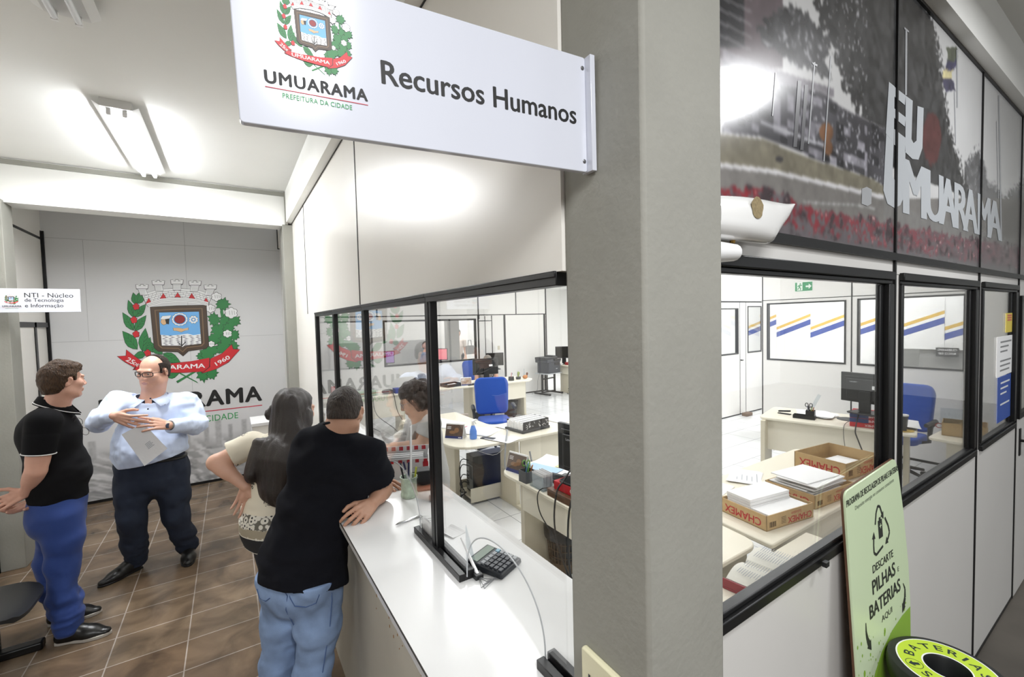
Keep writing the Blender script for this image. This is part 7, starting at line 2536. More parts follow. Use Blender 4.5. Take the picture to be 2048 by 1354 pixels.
# ---------------------------------------------------------------- B: standing man in pale blue shirt
def person_b():
    B = (-0.55, 4.47, 0.0)
    b2 = B[:2]
    p = lambda x, y, o=0.0: P3(x, y, b2, o)
    f, l = nrm((-0.06, -1, 0)), nrm((1, -0.06, 0))          # l = image right = his left
    H = Head(p(308, 742, 0.0), (-0.56, -0.80, -0.16), u=(0.06, 0, 1), size=1.05, wide=1.1)
    nb = p(302, 800, 0.02)
    chest, waist, pel = p(306, 840, 0.03), p(302, 895, 0.02), p(302, 930, 0.04)
    shR, shL = p(240, 806, 0.03), p(374, 808, 0.03)
    elR, wrR = p(197, 843, -0.12), p(226, 832, -0.30)
    elL, wrL = p(394, 849, -0.08), p(338, 851, -0.30)
    hipR, hipL = p(268, 940, 0.04), p(342, 938, 0.04)
    knR, knL = p(264, 1035, 0.0), p(352, 1030, 0.0)
    anR, anL = V3(-0.715, 4.56, 0.07), V3(-0.382, 4.575, 0.07)
    body = Blob()
    H.add(body, jowl=0.02, nose=0.75)
    body.rc(nb - V3(0, 0, 0.03), H.at(-0.005, 0, -0.07), 0.08, 0.075, 0.03)
    body.rc(pel, chest, 0.14, 0.14, 0.05)
    body.rc(chest, nb - V3(0, 0, 0.05), 0.13, 0.08, 0.05)
    for s_, e_, w_ in ((shR, elR, wrR), (shL, elL, wrL)):
        body.rc(chest + (s_ - chest) * 0.5, s_, 0.075, 0.056, 0.04)
        body.chain([s_, e_, w_], [0.06, 0.048, 0.031], 0.02)
    for h_, k_, a_ in ((hipR, knR, anR), (hipL, knL, anL)):
        body.chain([h_, k_, a_], [0.09, 0.06, 0.04], 0.03)
        body.rc(a_, a_ + (V3(-0.06, -0.055, -0.03) if a_ is anR else V3(0, -0.08, -0.03)), 0.035, 0.02, 0.02)
    hand(body, wrR, p(272, 845, -0.36) - wrR, (0.15, 0.85, -0.5), (0.75, -0.2, 0.55), (0.22, 0.3, 0.34, 0.4), 0.22, 0.4, 1.06)
    hand(body, wrL, p(288, 846, -0.36) - wrL, (0.1, 0.6, -0.8), (0.0, 0.5, 0.8), (0.18, 0.2, 0.24, 0.3), 0.15, 0.4, 1.06, 0.4)
    o = body.mesh('person', 0.0048, [SK2, LIP], None, B, pick=H.lips())
    tag(o, 'standing man with glasses in pale blue shirt, holding a white envelope', 'person')
    HM = hair_mat('hair_dark', '2a211c')
    H.eyes(o, B, HM)
    hair = crown_hair(H, 0.007, [lambda f_, r, u: -(u - polyline([(-0.1, -0.07), (-0.045, -0.06), (-0.02, -0.01), (-0.005, 0.03), (0.018, 0.03), (0.022, -0.01), (0.032, 0.0), (0.036, 0.05), (0.05, 0.085), (0.06, 0.3)], f_)),
                                 lambda f_, r, u: np.where(u > 0.07, f_ + 0.005, f_ - 0.03)], 0.0025, (60, 60, 60), 5)
    hair.mesh('hair', 0.004, HM, o, B)
    # glasses
    gm = mat('glasses_black', '121212', 0.3)
    k = MB()
    for q in (-1, 1):
        pts = []
        for i in range(24):
            t = 2 * PI * i / 24
            ca, sa = math.cos(t), math.sin(t)
            m = (abs(ca) ** 4 + abs(sa) ** 4) ** -0.25
            rr_ = q * 0.034 + 0.027 * ca * m
            pts.append(tuple(H.at(0.112 - 2.2 * rr_ * rr_ * 3, rr_, 0.002 + 0.0165 * sa * m) - V3(B)))
        k.tube(pts, 0.0031, 6, closed=True)
        k.tube([tuple(H.at(a, q * r, u) - V3(B)) for a, r, u in ((0.088, 0.062, 0.01), (0.06, 0.076, 0.008), (0.0, 0.082, 0.006), (-0.012, 0.082, -0.005))], 0.0022, 6)
    k.tube([tuple(H.at(0.113, r, 0.006) - V3(B)) for r in (-0.009, 0, 0.009)], 0.0022, 6)
    k.build('glasses', gm, o, smooth=True)
    # shirt
    SHM = mat('pale_blue_shirt', 'cfdcf5', 0.8, bump=(900, 0.06), sheen=0.1)
    sh = Blob()
    sh.rc(pel, waist, 0.205, 0.222, 0.06, (f, 0.78))
    sh.rc(waist, chest, 0.222, 0.205, 0.06, (f, 0.74))
    sh.el(waist + f * 0.06, (0.15, 0.2, 0.17), (f, l, (0, 0, 1)), 0.06)
    sh.rc(chest + V3(0, 0, 0.06), nb - V3(0, 0, 0.03), 0.15, 0.085, 0.06, (f, 0.85))
    sh.rc(shR, shL, 0.083, 0.083, 0.06)
    for s_, e_, w_ in ((shR, elR, wrR), (shL, elL, wrL)):
        sh.rc(s_, e_, 0.086, 0.072, 0.04)
        sh.rc(e_, e_ + (w_ - e_) * 0.86, 0.070, 0.05, 0.02)
    sh.folds(0.012, (10, 10, 13), 6)
    sh.folds(0.009, (24, 24, 9), 7, lambda x, y, z: np.clip((np.abs(x + 0.52) - 0.16) * 8, 0.2, 1))
    sh.cut(p(302, 918) , nrm(V3(0.15, 0, -1)))
    sh.neck(nb + V3(0, 0, 0.012), V3(0, 0, 1) + f * 0.35, 0.108)
    shirt = sh.mesh('shirt', 0.0055, SHM, o, B, smooth=1)
    SHI = mat('navy_lining', '1b2236', 0.8)
    NK = nb + V3(0, 0, 0.005)
    for q in (-1, 1):
        c = MB()
        N = 9
        a0 = [(2.9 * i / N) for i in range(N + 1)]
        up_, dn_ = [], []
        for a in a0:
            dirn = -f * math.cos(a) + l * q * math.sin(a)
            frontw = max(0, -math.cos(a))
            up_.append(NK + dirn * (0.094 - 0.004 * frontw) + V3(0, 0, 0.045 - 0.035 * frontw) - V3(B))
            dn_.append(NK + dirn * (0.122 + 0.03 * frontw) + l * q * 0.05 * frontw ** 2 + V3(0, 0, 0.008 - 0.052 * frontw) - V3(B))
        vs = [tuple(v) for v in up_] + [tuple(v) for v in dn_]
        c.add(vs, [(i, i + 1, N + 2 + i, N + 1 + i) for i in range(N)])
        co = c.build('collar', SHM, shirt, smooth=True)
        so = co.modifiers.new('s', 'SOLIDIFY')
        so.thickness, so.offset = 0.004, 0
        c = MB()
        in_ = [u * 0.93 + (V3(NK) - V3(B)) * 0.07 + V3(0, 0, -0.004) for u in up_[3:]]
        lo_ = [u - V3(0, 0, 0.045) + f * 0.012 for u in in_]
        c.add([tuple(v) for v in up_[3:]] + [tuple(v) for v in lo_], [(i, i + 1, len(lo_) + i + 1, len(lo_) + i) for i in range(len(lo_) - 1)])
        c.build('collar_lining', SHI, shirt, smooth=True)
    for x, y, off in ((301, 797, -0.155), (296, 818, -0.205)):
        MB(Matrix.Translation(tuple(p(x, y, off) - V3(B)))).ball((0, 0, 0), (0.006, 0.004, 0.006)).build('button', SHI, shirt, smooth=True)
    k = MB(frame3(tuple(p(330, 809, -0.175) - V3(B)), (1, 0, 0), (0, 0, 1)))
    k.poly([(-0.008, 0, 0), (0.0, -0.004, 0), (0.008, 0.006, 0), (0, 0.0, 0)])
    k.build('shirt_motif', SHI, shirt)
    # trousers
    TR = mat('dark_navy_denim', '1d2638', 0.85, bump=(500, 0.2))
    t = Blob()
    t.rc(p(303, 922, 0.04), p(303, 950, 0.04), 0.218, 0.20, 0.05, (f, 0.8))
    for h_, k_, a_ in ((hipR, knR, anR), (hipL, knL, anL)):
        t.chain([h_, h_ * 0.5 + k_ * 0.5, k_, k_ * 0.45 + a_ * 0.55, a_], [0.128, 0.11, 0.09, 0.078, 0.07], 0.04)
    t.folds(0.01, (11, 11, 11), 12)
    t.folds(0.011, (6, 6, 24), 13, lambda x, y, z: np.clip((0.32 - z) * 5, 0, 1))
    t.cut((0, 0, 0.035), (0, 0, -1))
    t.cut(p(303, 908, 0.04), (-0.12, 0, 1))
    t.mesh('trousers', 0.006, TR, o, B, smooth=1)
    bl = ring(p(303, 913, 0.04), (l + V3(0, 0, -0.0), f), 0.222, 0.182, 40)
    k = MB().tube([tuple(v - V3(B) + V3(0, 0, -0.12 * (v[0] + 0.55))) for v in bl], 0.013, 6, closed=True)
    k.build('belt', mat('belt_black', '121212', 0.4), o, smooth=True)
    SHO = mat('black_leather')
    shoe(o, B, (-0.685, 4.585), math.atan2(-0.14, -0.16) - 0.05, SHO, None, 0.30, False)
    shoe(o, B, (-0.385, 4.64), -PI / 2 + 0.06, SHO, None, 0.29, False)
    # watch
    wd = nrm(wrL - elL)
    c = wrL - wd * 0.004
    x_ = nrm(np.cross(wd, (0, 0, 1)))
    z_ = np.cross(x_, wd)
    wt = outline_tube('wristwatch', ring(c, (x_, z_), 0.034, 0.034), 0.0055, mat('watch_steel', '9a9ca0', 0.25, metal=0.9), o, B, True)
    k = MB(frame3(tuple(c + f * 0.037 + V3(0, 0, 0.006) - V3(B)), tuple(wd), (0, 0, 1)))
    k.lathe([(0, 0), (0.019, 0), (0.019, 0.007), (0.0, 0.007)], 20)
    k.build('watch_face', mat('watch_dial', '22304a', 0.2), wt, smooth=True)
    # envelope in his hands
    q = [p(243, 869, -0.335), p(289, 932, -0.315), p(335, 897, -0.315), p(287, 846, -0.345)]
    c0 = sum(q) / 4
    k = MB()
    n_ = nrm(np.cross(q[1] - q[0], q[3] - q[0]))
    g = 8
    vs = []
    for s_ in (0.001, -0.001):
        for i in range(g + 1):
            for j in range(g + 1):
                a, b_ = i / g, j / g
                v = (q[0] * (1 - a) + q[1] * a) * (1 - b_) + (q[3] * (1 - a) + q[2] * a) * b_
                v = v + n_ * (s_ + 0.012 * math.sin(PI * a) * (b_ - 0.5))
                vs.append(tuple(v - c0))
    G = (g + 1) ** 2
    fs = [(i * (g + 1) + j, (i + 1) * (g + 1) + j, (i + 1) * (g + 1) + j + 1, i * (g + 1) + j + 1) for i in range(g) for j in range(g)]
    fs += [tuple(G + w for w in reversed(w4)) for w4 in fs]
    k.add(vs, fs, 0)
    eu, ev = nrm(q[2] - q[1]), nrm(q[0] - q[1])
    for i in range(5):
        a = q[1] + (q[2] - q[1]) * 0.45 + (q[0] - q[1]) * (0.30 + 0.035 * i)
        bq = a + (q[2] - q[1]) * (0.26 - 0.05 * (i % 2))
        hh = (q[0] - q[1]) * 0.012
        nn = n_ * (0.0025 if n_[1] < 0 else -0.0025) * 3
        k.add([tuple(v - c0 + nn) for v in (a, bq, bq + hh, a + hh)], [(0, 1, 2, 3)], 1)
    e_ = k.build('envelope', [mat('envelope_white', 'eef0f4', 0.8), mat('grey_print')], None)
    e_.location = tuple(c0)
    tag(e_, 'white envelope held before the pale blue shirt', 'envelope')
    return o


# ---------------------------------------------------------------- D: man in black T-shirt leaning on the counter
def person_d():
    B = (0.17, 2.12, 0.0)
    b2 = (0.22, 2.1)
    p = lambda x, y, o=0.0: P3(x, y, b2, o)
    f, r = nrm((0.72, 0.70, 0)), nrm((0.70, -0.72, 0))
    H = Head(p(691, 823, 0.03), (0.52, 0.84, -0.26), u=(0.12, 0.14, 1), size=0.93, wide=0.98)
    nb = p(676, 868, 0.03)
    chest, waist, pel = p(668, 930, 0.06), p(635, 1030, 0.06), p(607, 1120, 0.06)
    shR, shL = p(738, 905, -0.06), p(628, 905, 0.2)
    elR = V3(0.585, 2.09, 1.135)
    wrR = V3(0.505, 1.985, 1.118)
    elL, wrL = V3(0.47, 2.42, 1.13), V3(0.58, 2.30, 1.115)
    hipR, hipL = p(645, 1150, 0.0), p(572, 1150, 0.14)
    knR, knL = p(628, 1340, 0.0), p(560, 1330, 0.12)
    anR, anL = V3(0.22, 1.98, 0.09), V3(0.03, 2.14, 0.09)
    body = Blob()
    H.add(body)
    body.rc(nb - V3(0, 0, 0.02), H.at(-0.02, 0, -0.06), 0.062, 0.058, 0.03)
    body.rc(chest, nb, 0.11, 0.07, 0.04)
    body.rc(pel, chest, 0.12, 0.12, 0.05)
    for s_, e_, w_ in ((shR, elR, wrR), (shL, elL, wrL)):
        body.rc(chest + (s_ - chest) * 0.4, s_, 0.08, 0.055, 0.04)
        body.chain([s_, e_, w_], [0.055, 0.043, 0.029], 0.02)
        body.rc(e_ * 0.75 + w_ * 0.25, e_ * 0.6 + w_ * 0.4, 0.043, 0.04, 0.02)
    for h_, k_, a_ in ((hipR, knR, anR), (hipL, knL, anL)):
        body.chain([h_, k_, a_], [0.085, 0.058, 0.04], 0.03)
        body.rc(a_, a_ + f * 0.06 - V3(0, 0, 0.055), 0.034, 0.02, 0.02)
    hand(body, wrR, (-0.62, -0.66, 0.0), (-0.35, 0.30, -0.75), (-0.55, 0.55, 0.75), (0.62, 0.7, 0.75, 0.8), 0.1, 0.6, 1.0, 0.5)
    hand(body, wrL, (0.5, -0.75, 0.0), (0, 0, -1), (0.7, 0.5, 0.2), (0.3, 0.3, 0.3, 0.3), 0.08, 0.4, 1.0, 0.5)
    o = body.mesh('person', 0.0048, [SK3, LIP], None, B, pick=H.lips())
    tag(o, 'man in black T-shirt and faded jeans leaning on the white counter', 'person')
    HM = hair_mat('hair_grey_brown', '352d28')
    H.eyes(o, B, HM)
    hair = crown_hair(H, 0.007, [lambda f_, r_, u: -(u - polyline([(-0.1, -0.04), (-0.05, -0.038), (-0.02, -0.03), (-0.008, 0.025), (0.02, 0.03), (0.024, -0.01), (0.036, 0.0), (0.042, 0.05), (0.08, 0.066), (0.12, 0.075)], f_)),
                                 lambda f_, r_, u: f_ - 0.092], 0.002, (70, 70, 70), 8)
    hair.mesh('hair', 0.004, HM, o, B)
    TM = mat('black_jersey', '13141a', 0.95, bump=(800, 0.12), spec=0.15)
    sh = Blob()
    up = nrm(chest - pel)
    sh.chain([p(604, 1125, 0.06), waist, chest], [0.176, 0.176, 0.185], 0.06, (f, 0.74))
    sh.rc(p(604, 1125, 0.06), p(602, 1200, 0.06), 0.18, 0.182, 0.03, (f, 0.88))
    sh.el(chest - f * 0.03, (0.12, 0.19, 0.17), (f, r, up), 0.06)
    for h_ in (hipR, hipL):
        sh.rc(h_ - V3(0, 0, 0.03), h_ + V3(0, 0, 0.12), 0.099, 0.095, 0.04)
    sh.rc(chest + up * 0.04, nb + V3(0, 0, -0.02), 0.14, 0.076, 0.06, (f, 0.85))
    sh.rc(shR, shL, 0.066, 0.066, 0.06)
    for s_, e_ in ((shR, elR), (shL, elL)):
        sh.rc(s_, s_ + (e_ - s_) * 0.72, 0.075, 0.072, 0.03)
    sh.folds(0.014, (8, 8, 13), 21)
    sh.folds(0.006, (5, 5, 18), 22, lambda x, y, z: np.clip((1.2 - z) * 4, 0, 1))
    dR = nrm(elR - shR)
    sh.cut(p(600, 1166), nrm(V3(-0.22, -0.1, -1)))
    sh.neck(nb + up * 0.036, up + f * 0.3, 0.26)
    def cuffs(d, x, y, z):
        for s_, e_ in ((shR, elR), (shL, elL)):
            n_ = nrm(e_ - s_)
            c = s_ + (e_ - s_) * 0.70
            q = (x - c[0]) * n_[0] + (y - c[1]) * n_[1] + (z - c[2]) * n_[2]
            t = np.sqrt(np.maximum(0, (x - c[0]) ** 2 + (y - c[1]) ** 2 + (z - c[2]) ** 2 - q * q))
            d = np.where((t < 0.1) & (q > -0.03) & (q < 0.11), np.maximum(d, q), d)
        return d
    sh.field(cuffs)
    sh.mesh('t_shirt', 0.006, TM, o, B, smooth=1)
    outline_tube('collar_band', ring(nb + up * 0.026, (r, nrm(np.cross(r, up + f * 0.4))), 0.072, 0.074, 26), 0.007, TM, o, B, True)
    # jeans
    JM = mat('faded_denim', '7f96ba', 0.9, var=(6, 0.3), bump=(500, 0.25))
    t = Blob()
    t.rc(p(603, 1115, 0.06), p(602, 1165, 0.06), 0.155, 0.157, 0.05, (f, 0.84))
    for h_ in (hipR, hipL):
        t.el(h_ - f * 0.04 + V3(0, 0, 0.015), (0.1, 0.092, 0.12), (f, r, (0, 0, 1)), 0.03)
    for h_, k_, a_ in ((hipR, knR, anR), (hipL, knL, anL)):
        t.chain([h_, h_ * 0.5 + k_ * 0.5, k_, k_ * 0.45 + a_ * 0.55, a_], [0.098, 0.09, 0.08, 0.074, 0.07], 0.03)
    t.folds(0.008, (12, 12, 12), 31)
    t.folds(0.010, (7, 7, 22), 32, lambda x, y, z: np.clip((0.75 - z) * 2, 0, 1))
    t.cut((0, 0, 0.05), (0, 0, -1))
    t.cut(p(603, 1140, 0.06), (0, 0, 1))
    jn = t.mesh('jeans', 0.006, JM, o, B, smooth=1)
    ST = mat('denim_stitch', '4a628e', 0.9)
    def on_jeans(pts, nm, rr_=0.0022):
        """Seam laid on the cloth: each point is dropped onto the jeans along the line of sight."""
        out = []
        for x, y in pts:
            d = RCW @ np.array([x - 1024, y - 677, FPX])
            ok, loc, nor, _ = jn.ray_cast(Vector((0, 0, CAMZ)) - Vector(B), Vector(d).normalized())
            if ok:
                out.append(tuple(loc + nor * 0.001))
        if len(out) > 2:
            MB().tube(out, rr_, 6).build(nm, ST, jn, smooth=True)
    bpy.context.view_layer.update()
    on_jeans([(578, 1172), (580, 1195), (590, 1212), (612, 1214), (632, 1206), (638, 1190), (638, 1168)], 'pocket_seam')
    on_jeans([(515, 1178), (520, 1196), (532, 1202), (540, 1196)], 'pocket_seam')
    on_jeans([(662, 1166), (664, 1200), (660, 1250), (652, 1300), (645, 1345)], 'side_seam')
    on_jeans([(560, 1160), (568, 1180), (575, 1192), (572, 1220), (588, 1250)], 'back_seam')
    SHO = mat('black_leather')
    shoe(o, B, (0.16, 1.95), math.atan2(0.7, 0.72), SHO, None, 0.28)
    shoe(o, B, (-0.03, 2.1), math.atan2(0.75, 0.65), SHO, None, 0.28)
    return o


# ---------------------------------------------------------------- C: woman with long hair
def person_c():
    B = (0.1, 2.78, 0.0)
    b2 = (0.12, 2.78)
    p = lambda x, y, o=0.0: P3(x, y, b2, o)
    f, r = nrm((0.88, 0.47, 0)), nrm((0.47, -0.88, 0))
    H = Head(p(592, 820, 0.02), (0.86, 0.48, -0.18), u=(0.12, 0.06, 1), size=0.98)
    nb = p(568, 872, 0.04)
    chest, waist, pel = p(560, 915, 0.05), p(548, 985, 0.05), p(540, 1040, 0.05)
    shR, shL = p(585, 900, -0.1), p(505, 890, 0.1)
    elL, wrL = p(432, 925, 0.1), p(492, 973, 0.02)
    elR, wrR = V3(0.45, 2.62, 1.14), V3(0.52, 2.78, 1.11)
    hipL, hipR = p(540, 1060, 0.14), p(580, 1060, 0.02)
    knL, knR = V3(0.16, 2.90, 0.47), V3(0.26, 2.78, 0.47)
    anL, anR = V3(0.19, 2.94, 0.085), V3(0.27, 2.82, 0.085)
    body = Blob()
    H.add(body, nose=0.9)
    body.rc(nb - V3(0, 0, 0.02), H.at(-0.015, 0, -0.06), 0.052, 0.048, 0.03)
    body.rc(chest, nb, 0.095, 0.06, 0.04)
    body.rc(pel, chest, 0.11, 0.1, 0.05)
    for s_, e_, w_ in ((shR, elR, wrR), (shL, elL, wrL)):
        body.rc(chest + (s_ - chest) * 0.4, s_, 0.07, 0.048, 0.04)
        body.chain([s_, e_, w_], [0.05, 0.042, 0.027], 0.02)
        body.rc(e_ * 0.75 + w_ * 0.25, e_ * 0.6 + w_ * 0.4, 0.042, 0.038, 0.02)
    for h_, k_, a_ in ((hipR, knR, anR), (hipL, knL, anL)):
        body.chain([h_, k_, a_], [0.085, 0.055, 0.036], 0.03)
        body.rc(a_, a_ + f * 0.12 - V3(0, 0, 0.055), 0.032, 0.026, 0.02, ((0, 0, 1), 0.8))
    hand(body, wrL, p(483, 1015, 0.05) - wrL, (-0.3, -0.5, 0.3), (0.5, -0.3, 0.3), (0.3, 0.35, 0.4, 0.45), 0.12, 0.3, 0.9)
    hand(body, wrR, (0.3, 0.9, 0), (0, 0, -1), (-0.9, 0.3, 0), (0.3, 0.3, 0.3, 0.3), 0.08, 0.3, 0.9)
    o = body.mesh('person', 0.005, [SK4, LIP], None, B, pick=H.lips())
    tag(o, 'woman with very long dark hair in a cream patterned blouse, hand on hip', 'person')
    HM = mat('hair_long_dark', '221915', 0.42, bump=(40, 0.3), stretch=(10, 10, 0.12))
    H.eyes(o, B, HM)
    top_pts = [H.at(-0.07, 0, 0.03), p(565, 868, -0.07), p(545, 915, -0.10), p(538, 960, -0.10)]
    b = Blob()
    A = [H.f, H.r, H.u]
    b.el(H.at(-0.018, 0, 0.032), (0.112, 0.09, 0.098), A, 0.02)
    b.el(H.at(-0.04, 0, -0.05), (0.075, 0.088, 0.1), A, 0.04)
    b.chain([H.at(-0.06, 0.0, 0.0), p(572, 872, -0.04), p(553, 925, -0.085), p(545, 978, -0.095)], [0.095, 0.115, 0.128, 0.112], 0.05, (f, 0.42))
    b.rc(p(515, 890, 0.0), p(498, 950, -0.03), 0.04, 0.04, 0.06, (f, 0.5))
    b.chain([H.at(0.02, 0.075, -0.02), p(606, 880, -0.1), p(592, 930, -0.13)], [0.035, 0.045, 0.05], 0.03)
    b.field(lambda d, x, y, z: np.where((H.loc(x, y, z)[0] > polyline([(-0.3, -0.1), (-0.1, 0.0), (-0.05, 0.045), (0.06, 0.055), (0.09, 0.085), (0.3, 0.2)], H.loc(x, y, z)[2])) & (H.loc(x, y, z)[2] > -0.16), np.maximum(d, 0.003 + 0.5 * np.abs(d)), d))
    b.folds(0.0035, (45, 45, 2.0), 41)
    b.folds(0.004, (18, 18, 1.2), 42)
    b.cut(p(535, 990), nrm(V3(-0.45, 0.1, -1)))
    hr = b.mesh('hair', 0.005, HM, o, B, smooth=1)
    bn_ = Blob()
    bc = p(541, 828, 0.1)
    bn_.el(bc, (0.03, 0.03, 0.034), None, 0.01).el(bc + V3(0.015, 0, 0.03), (0.022, 0.022, 0.024), None, 0.01)
    bn_.rc(bc, p(560, 845, 0.05), 0.02, 0.03, 0.02).folds(0.004, (50, 50, 50), 44)
    bn_.mesh('hair_bun', 0.005, HM, o, B)
    BM = mat('cream_blouse', 'e8e0cc', 0.85, bump=(600, 0.1))
    # cream cloth scattered with small dark sprigs
    nt = BM.node_tree
    tc = nt.nodes.new('ShaderNodeTexCoord')
    vo = nt.nodes.new('ShaderNodeTexVoronoi')
    vo.inputs['Scale'].default_value = 11
    n2_ = nt.nodes.new('ShaderNodeTexNoise')
    n2_.inputs['Scale'].default_value = 130
    lt1 = nt.nodes.new('ShaderNodeMath')
    lt1.operation = 'LESS_THAN'
    lt1.inputs[1].default_value = 0.3
    gt1 = nt.nodes.new('ShaderNodeMath')
    gt1.operation = 'GREATER_THAN'
    gt1.inputs[1].default_value = 0.53
    mu = nt.nodes.new('ShaderNodeMath')
    mu.operation = 'MULTIPLY'
    mx = nt.nodes.new('ShaderNodeMix')
    mx.data_type = 'RGBA'
    mx.inputs['A'].default_value = (*lin('e8e0cc'), 1)
    mx.inputs['B'].default_value = (*lin('2a2a2c'), 1)
    for a_, b_ in ((tc.outputs['Object'], vo.inputs['Vector']), (tc.outputs['Object'], n2_.inputs['Vector']), (vo.outputs['Distance'], lt1.inputs[0]), (n2_.outputs['Fac'], gt1.inputs[0]),
                   (lt1.outputs[0], mu.inputs[0]), (gt1.outputs[0], mu.inputs[1]), (mu.outputs[0], mx.inputs['Factor']), (mx.outputs['Result'], nt.nodes['Principled BSDF'].inputs['Base Color'])):
        nt.links.new(a_, b_)
    sh = Blob()
    up = nrm(chest - pel)
    hem = p(520, 1085, 0.05)
    sh.chain([hem + V3(0.08, -0.05, 0.0), pel, waist, chest], [0.175, 0.165, 0.145, 0.145], 0.06, (f, 0.78))
    sh.rc(chest + up * 0.03, nb - V3(0, 0, 0.02), 0.12, 0.066, 0.05, (f, 0.85))
    sh.rc(shR, shL, 0.058, 0.058, 0.05)
    for s_, e_ in ((shR, elR), (shL, elL)):
        sh.rc(s_, s_ + (e_ - s_) * 0.6, 0.07, 0.074, 0.03)
    sh.folds(0.006, (8, 8, 14), 51)
    zh = hem[2]
    sh.cut(hem, (0, 0, -1))
    def cuffs(d, x, y, z):
        for s_, e_ in ((shR, elR), (shL, elL)):
            n_ = nrm(e_ - s_)
            c = s_ + (e_ - s_) * 0.6
            q = (x - c[0]) * n_[0] + (y - c[1]) * n_[1] + (z - c[2]) * n_[2]
            t = np.sqrt(np.maximum(0, (x - c[0]) ** 2 + (y - c[1]) ** 2 + (z - c[2]) ** 2 - q * q))
            d = np.where((t < 0.1) & (q > -0.03) & (q < 0.11), np.maximum(d, q), d)
        return d
    sh.field(cuffs)
    BAND = mat('blouse_band_white', 'e6e2d6', 0.85)
    nt = BAND.node_tree
    vo = nt.nodes.new('ShaderNodeTexVoronoi')
    vo.inputs['Scale'].default_value = 38
    tc = nt.nodes.new('ShaderNodeTexCoord')
    cr = nt.nodes.new('ShaderNodeValToRGB')
    e = cr.color_ramp.elements
    e[0].position, e[0].color = 0.2, (*lin('2a2a2a'), 1)
    e[1].position, e[1].color = 0.26, (*lin('e6e2d6'), 1)
    q_ = e.new(0.62)
    q_.color = (*lin('e6e2d6'), 1)
    q_ = e.new(0.68)
    q_.color = (*lin('6a675e'), 1)
    nt.links.new(tc.outputs['Object'], vo.inputs['Vector'])
    nt.links.new(vo.outputs['Distance'], cr.inputs['Fac'])
    nt.links.new(cr.outputs['Color'], nt.nodes['Principled BSDF'].inputs['Base Color'])
    sh.mesh('blouse', 0.006, [BM, BAND, mat('blouse_taupe', 'a59b86', 0.85), mat('blouse_black', '1d1d1f', 0.85), mat('blouse_edge', 'e4e0d4', 0.85)], o, B, smooth=1,
            pick=lambda c: np.select([c[:, 2] < zh + 0.01, c[:, 2] < zh + 0.075, c[:, 2] < zh + 0.083, c[:, 2] < zh + 0.125, c[:, 2] < zh + 0.2], [4, 3, 4, 2, 1], 0))
    t = Blob()
    for h_, k_, a_ in ((hipR, knR, anR), (hipL, knL, anL)):
        t.chain([h_, k_, a_ + V3(0, 0, 0.12)], [0.105, 0.078, 0.06], 0.03)
    t.rc(pel, pel - V3(0, 0, 0.05), 0.15, 0.15, 0.04, (f, 0.8))
    t.folds(0.004, (10, 10, 10), 55).cut((0, 0, 0.16), (0, 0, -1))
    t.mesh('trousers', 0.007, mat('dark_trousers', '23252c', 0.85), o, B, smooth=1)
    for a_ in (anL, anR):
        k = MB(Matrix.Translation(tuple(a_ - V3(B) - V3(0, 0, a_[2]))) @ Matrix.Rotation(math.atan2(f[1], f[0]), 4, 'Z'))
        k.prism(rounded([(-0.06, -0.035), (0.18, -0.045), (0.18, 0.045), (-0.06, 0.035)], 0.03), 0.0, 0.012)
        sd = k.build('sandal', mat('tan_sandal', '8a5a3c', 0.6), o)
    return o


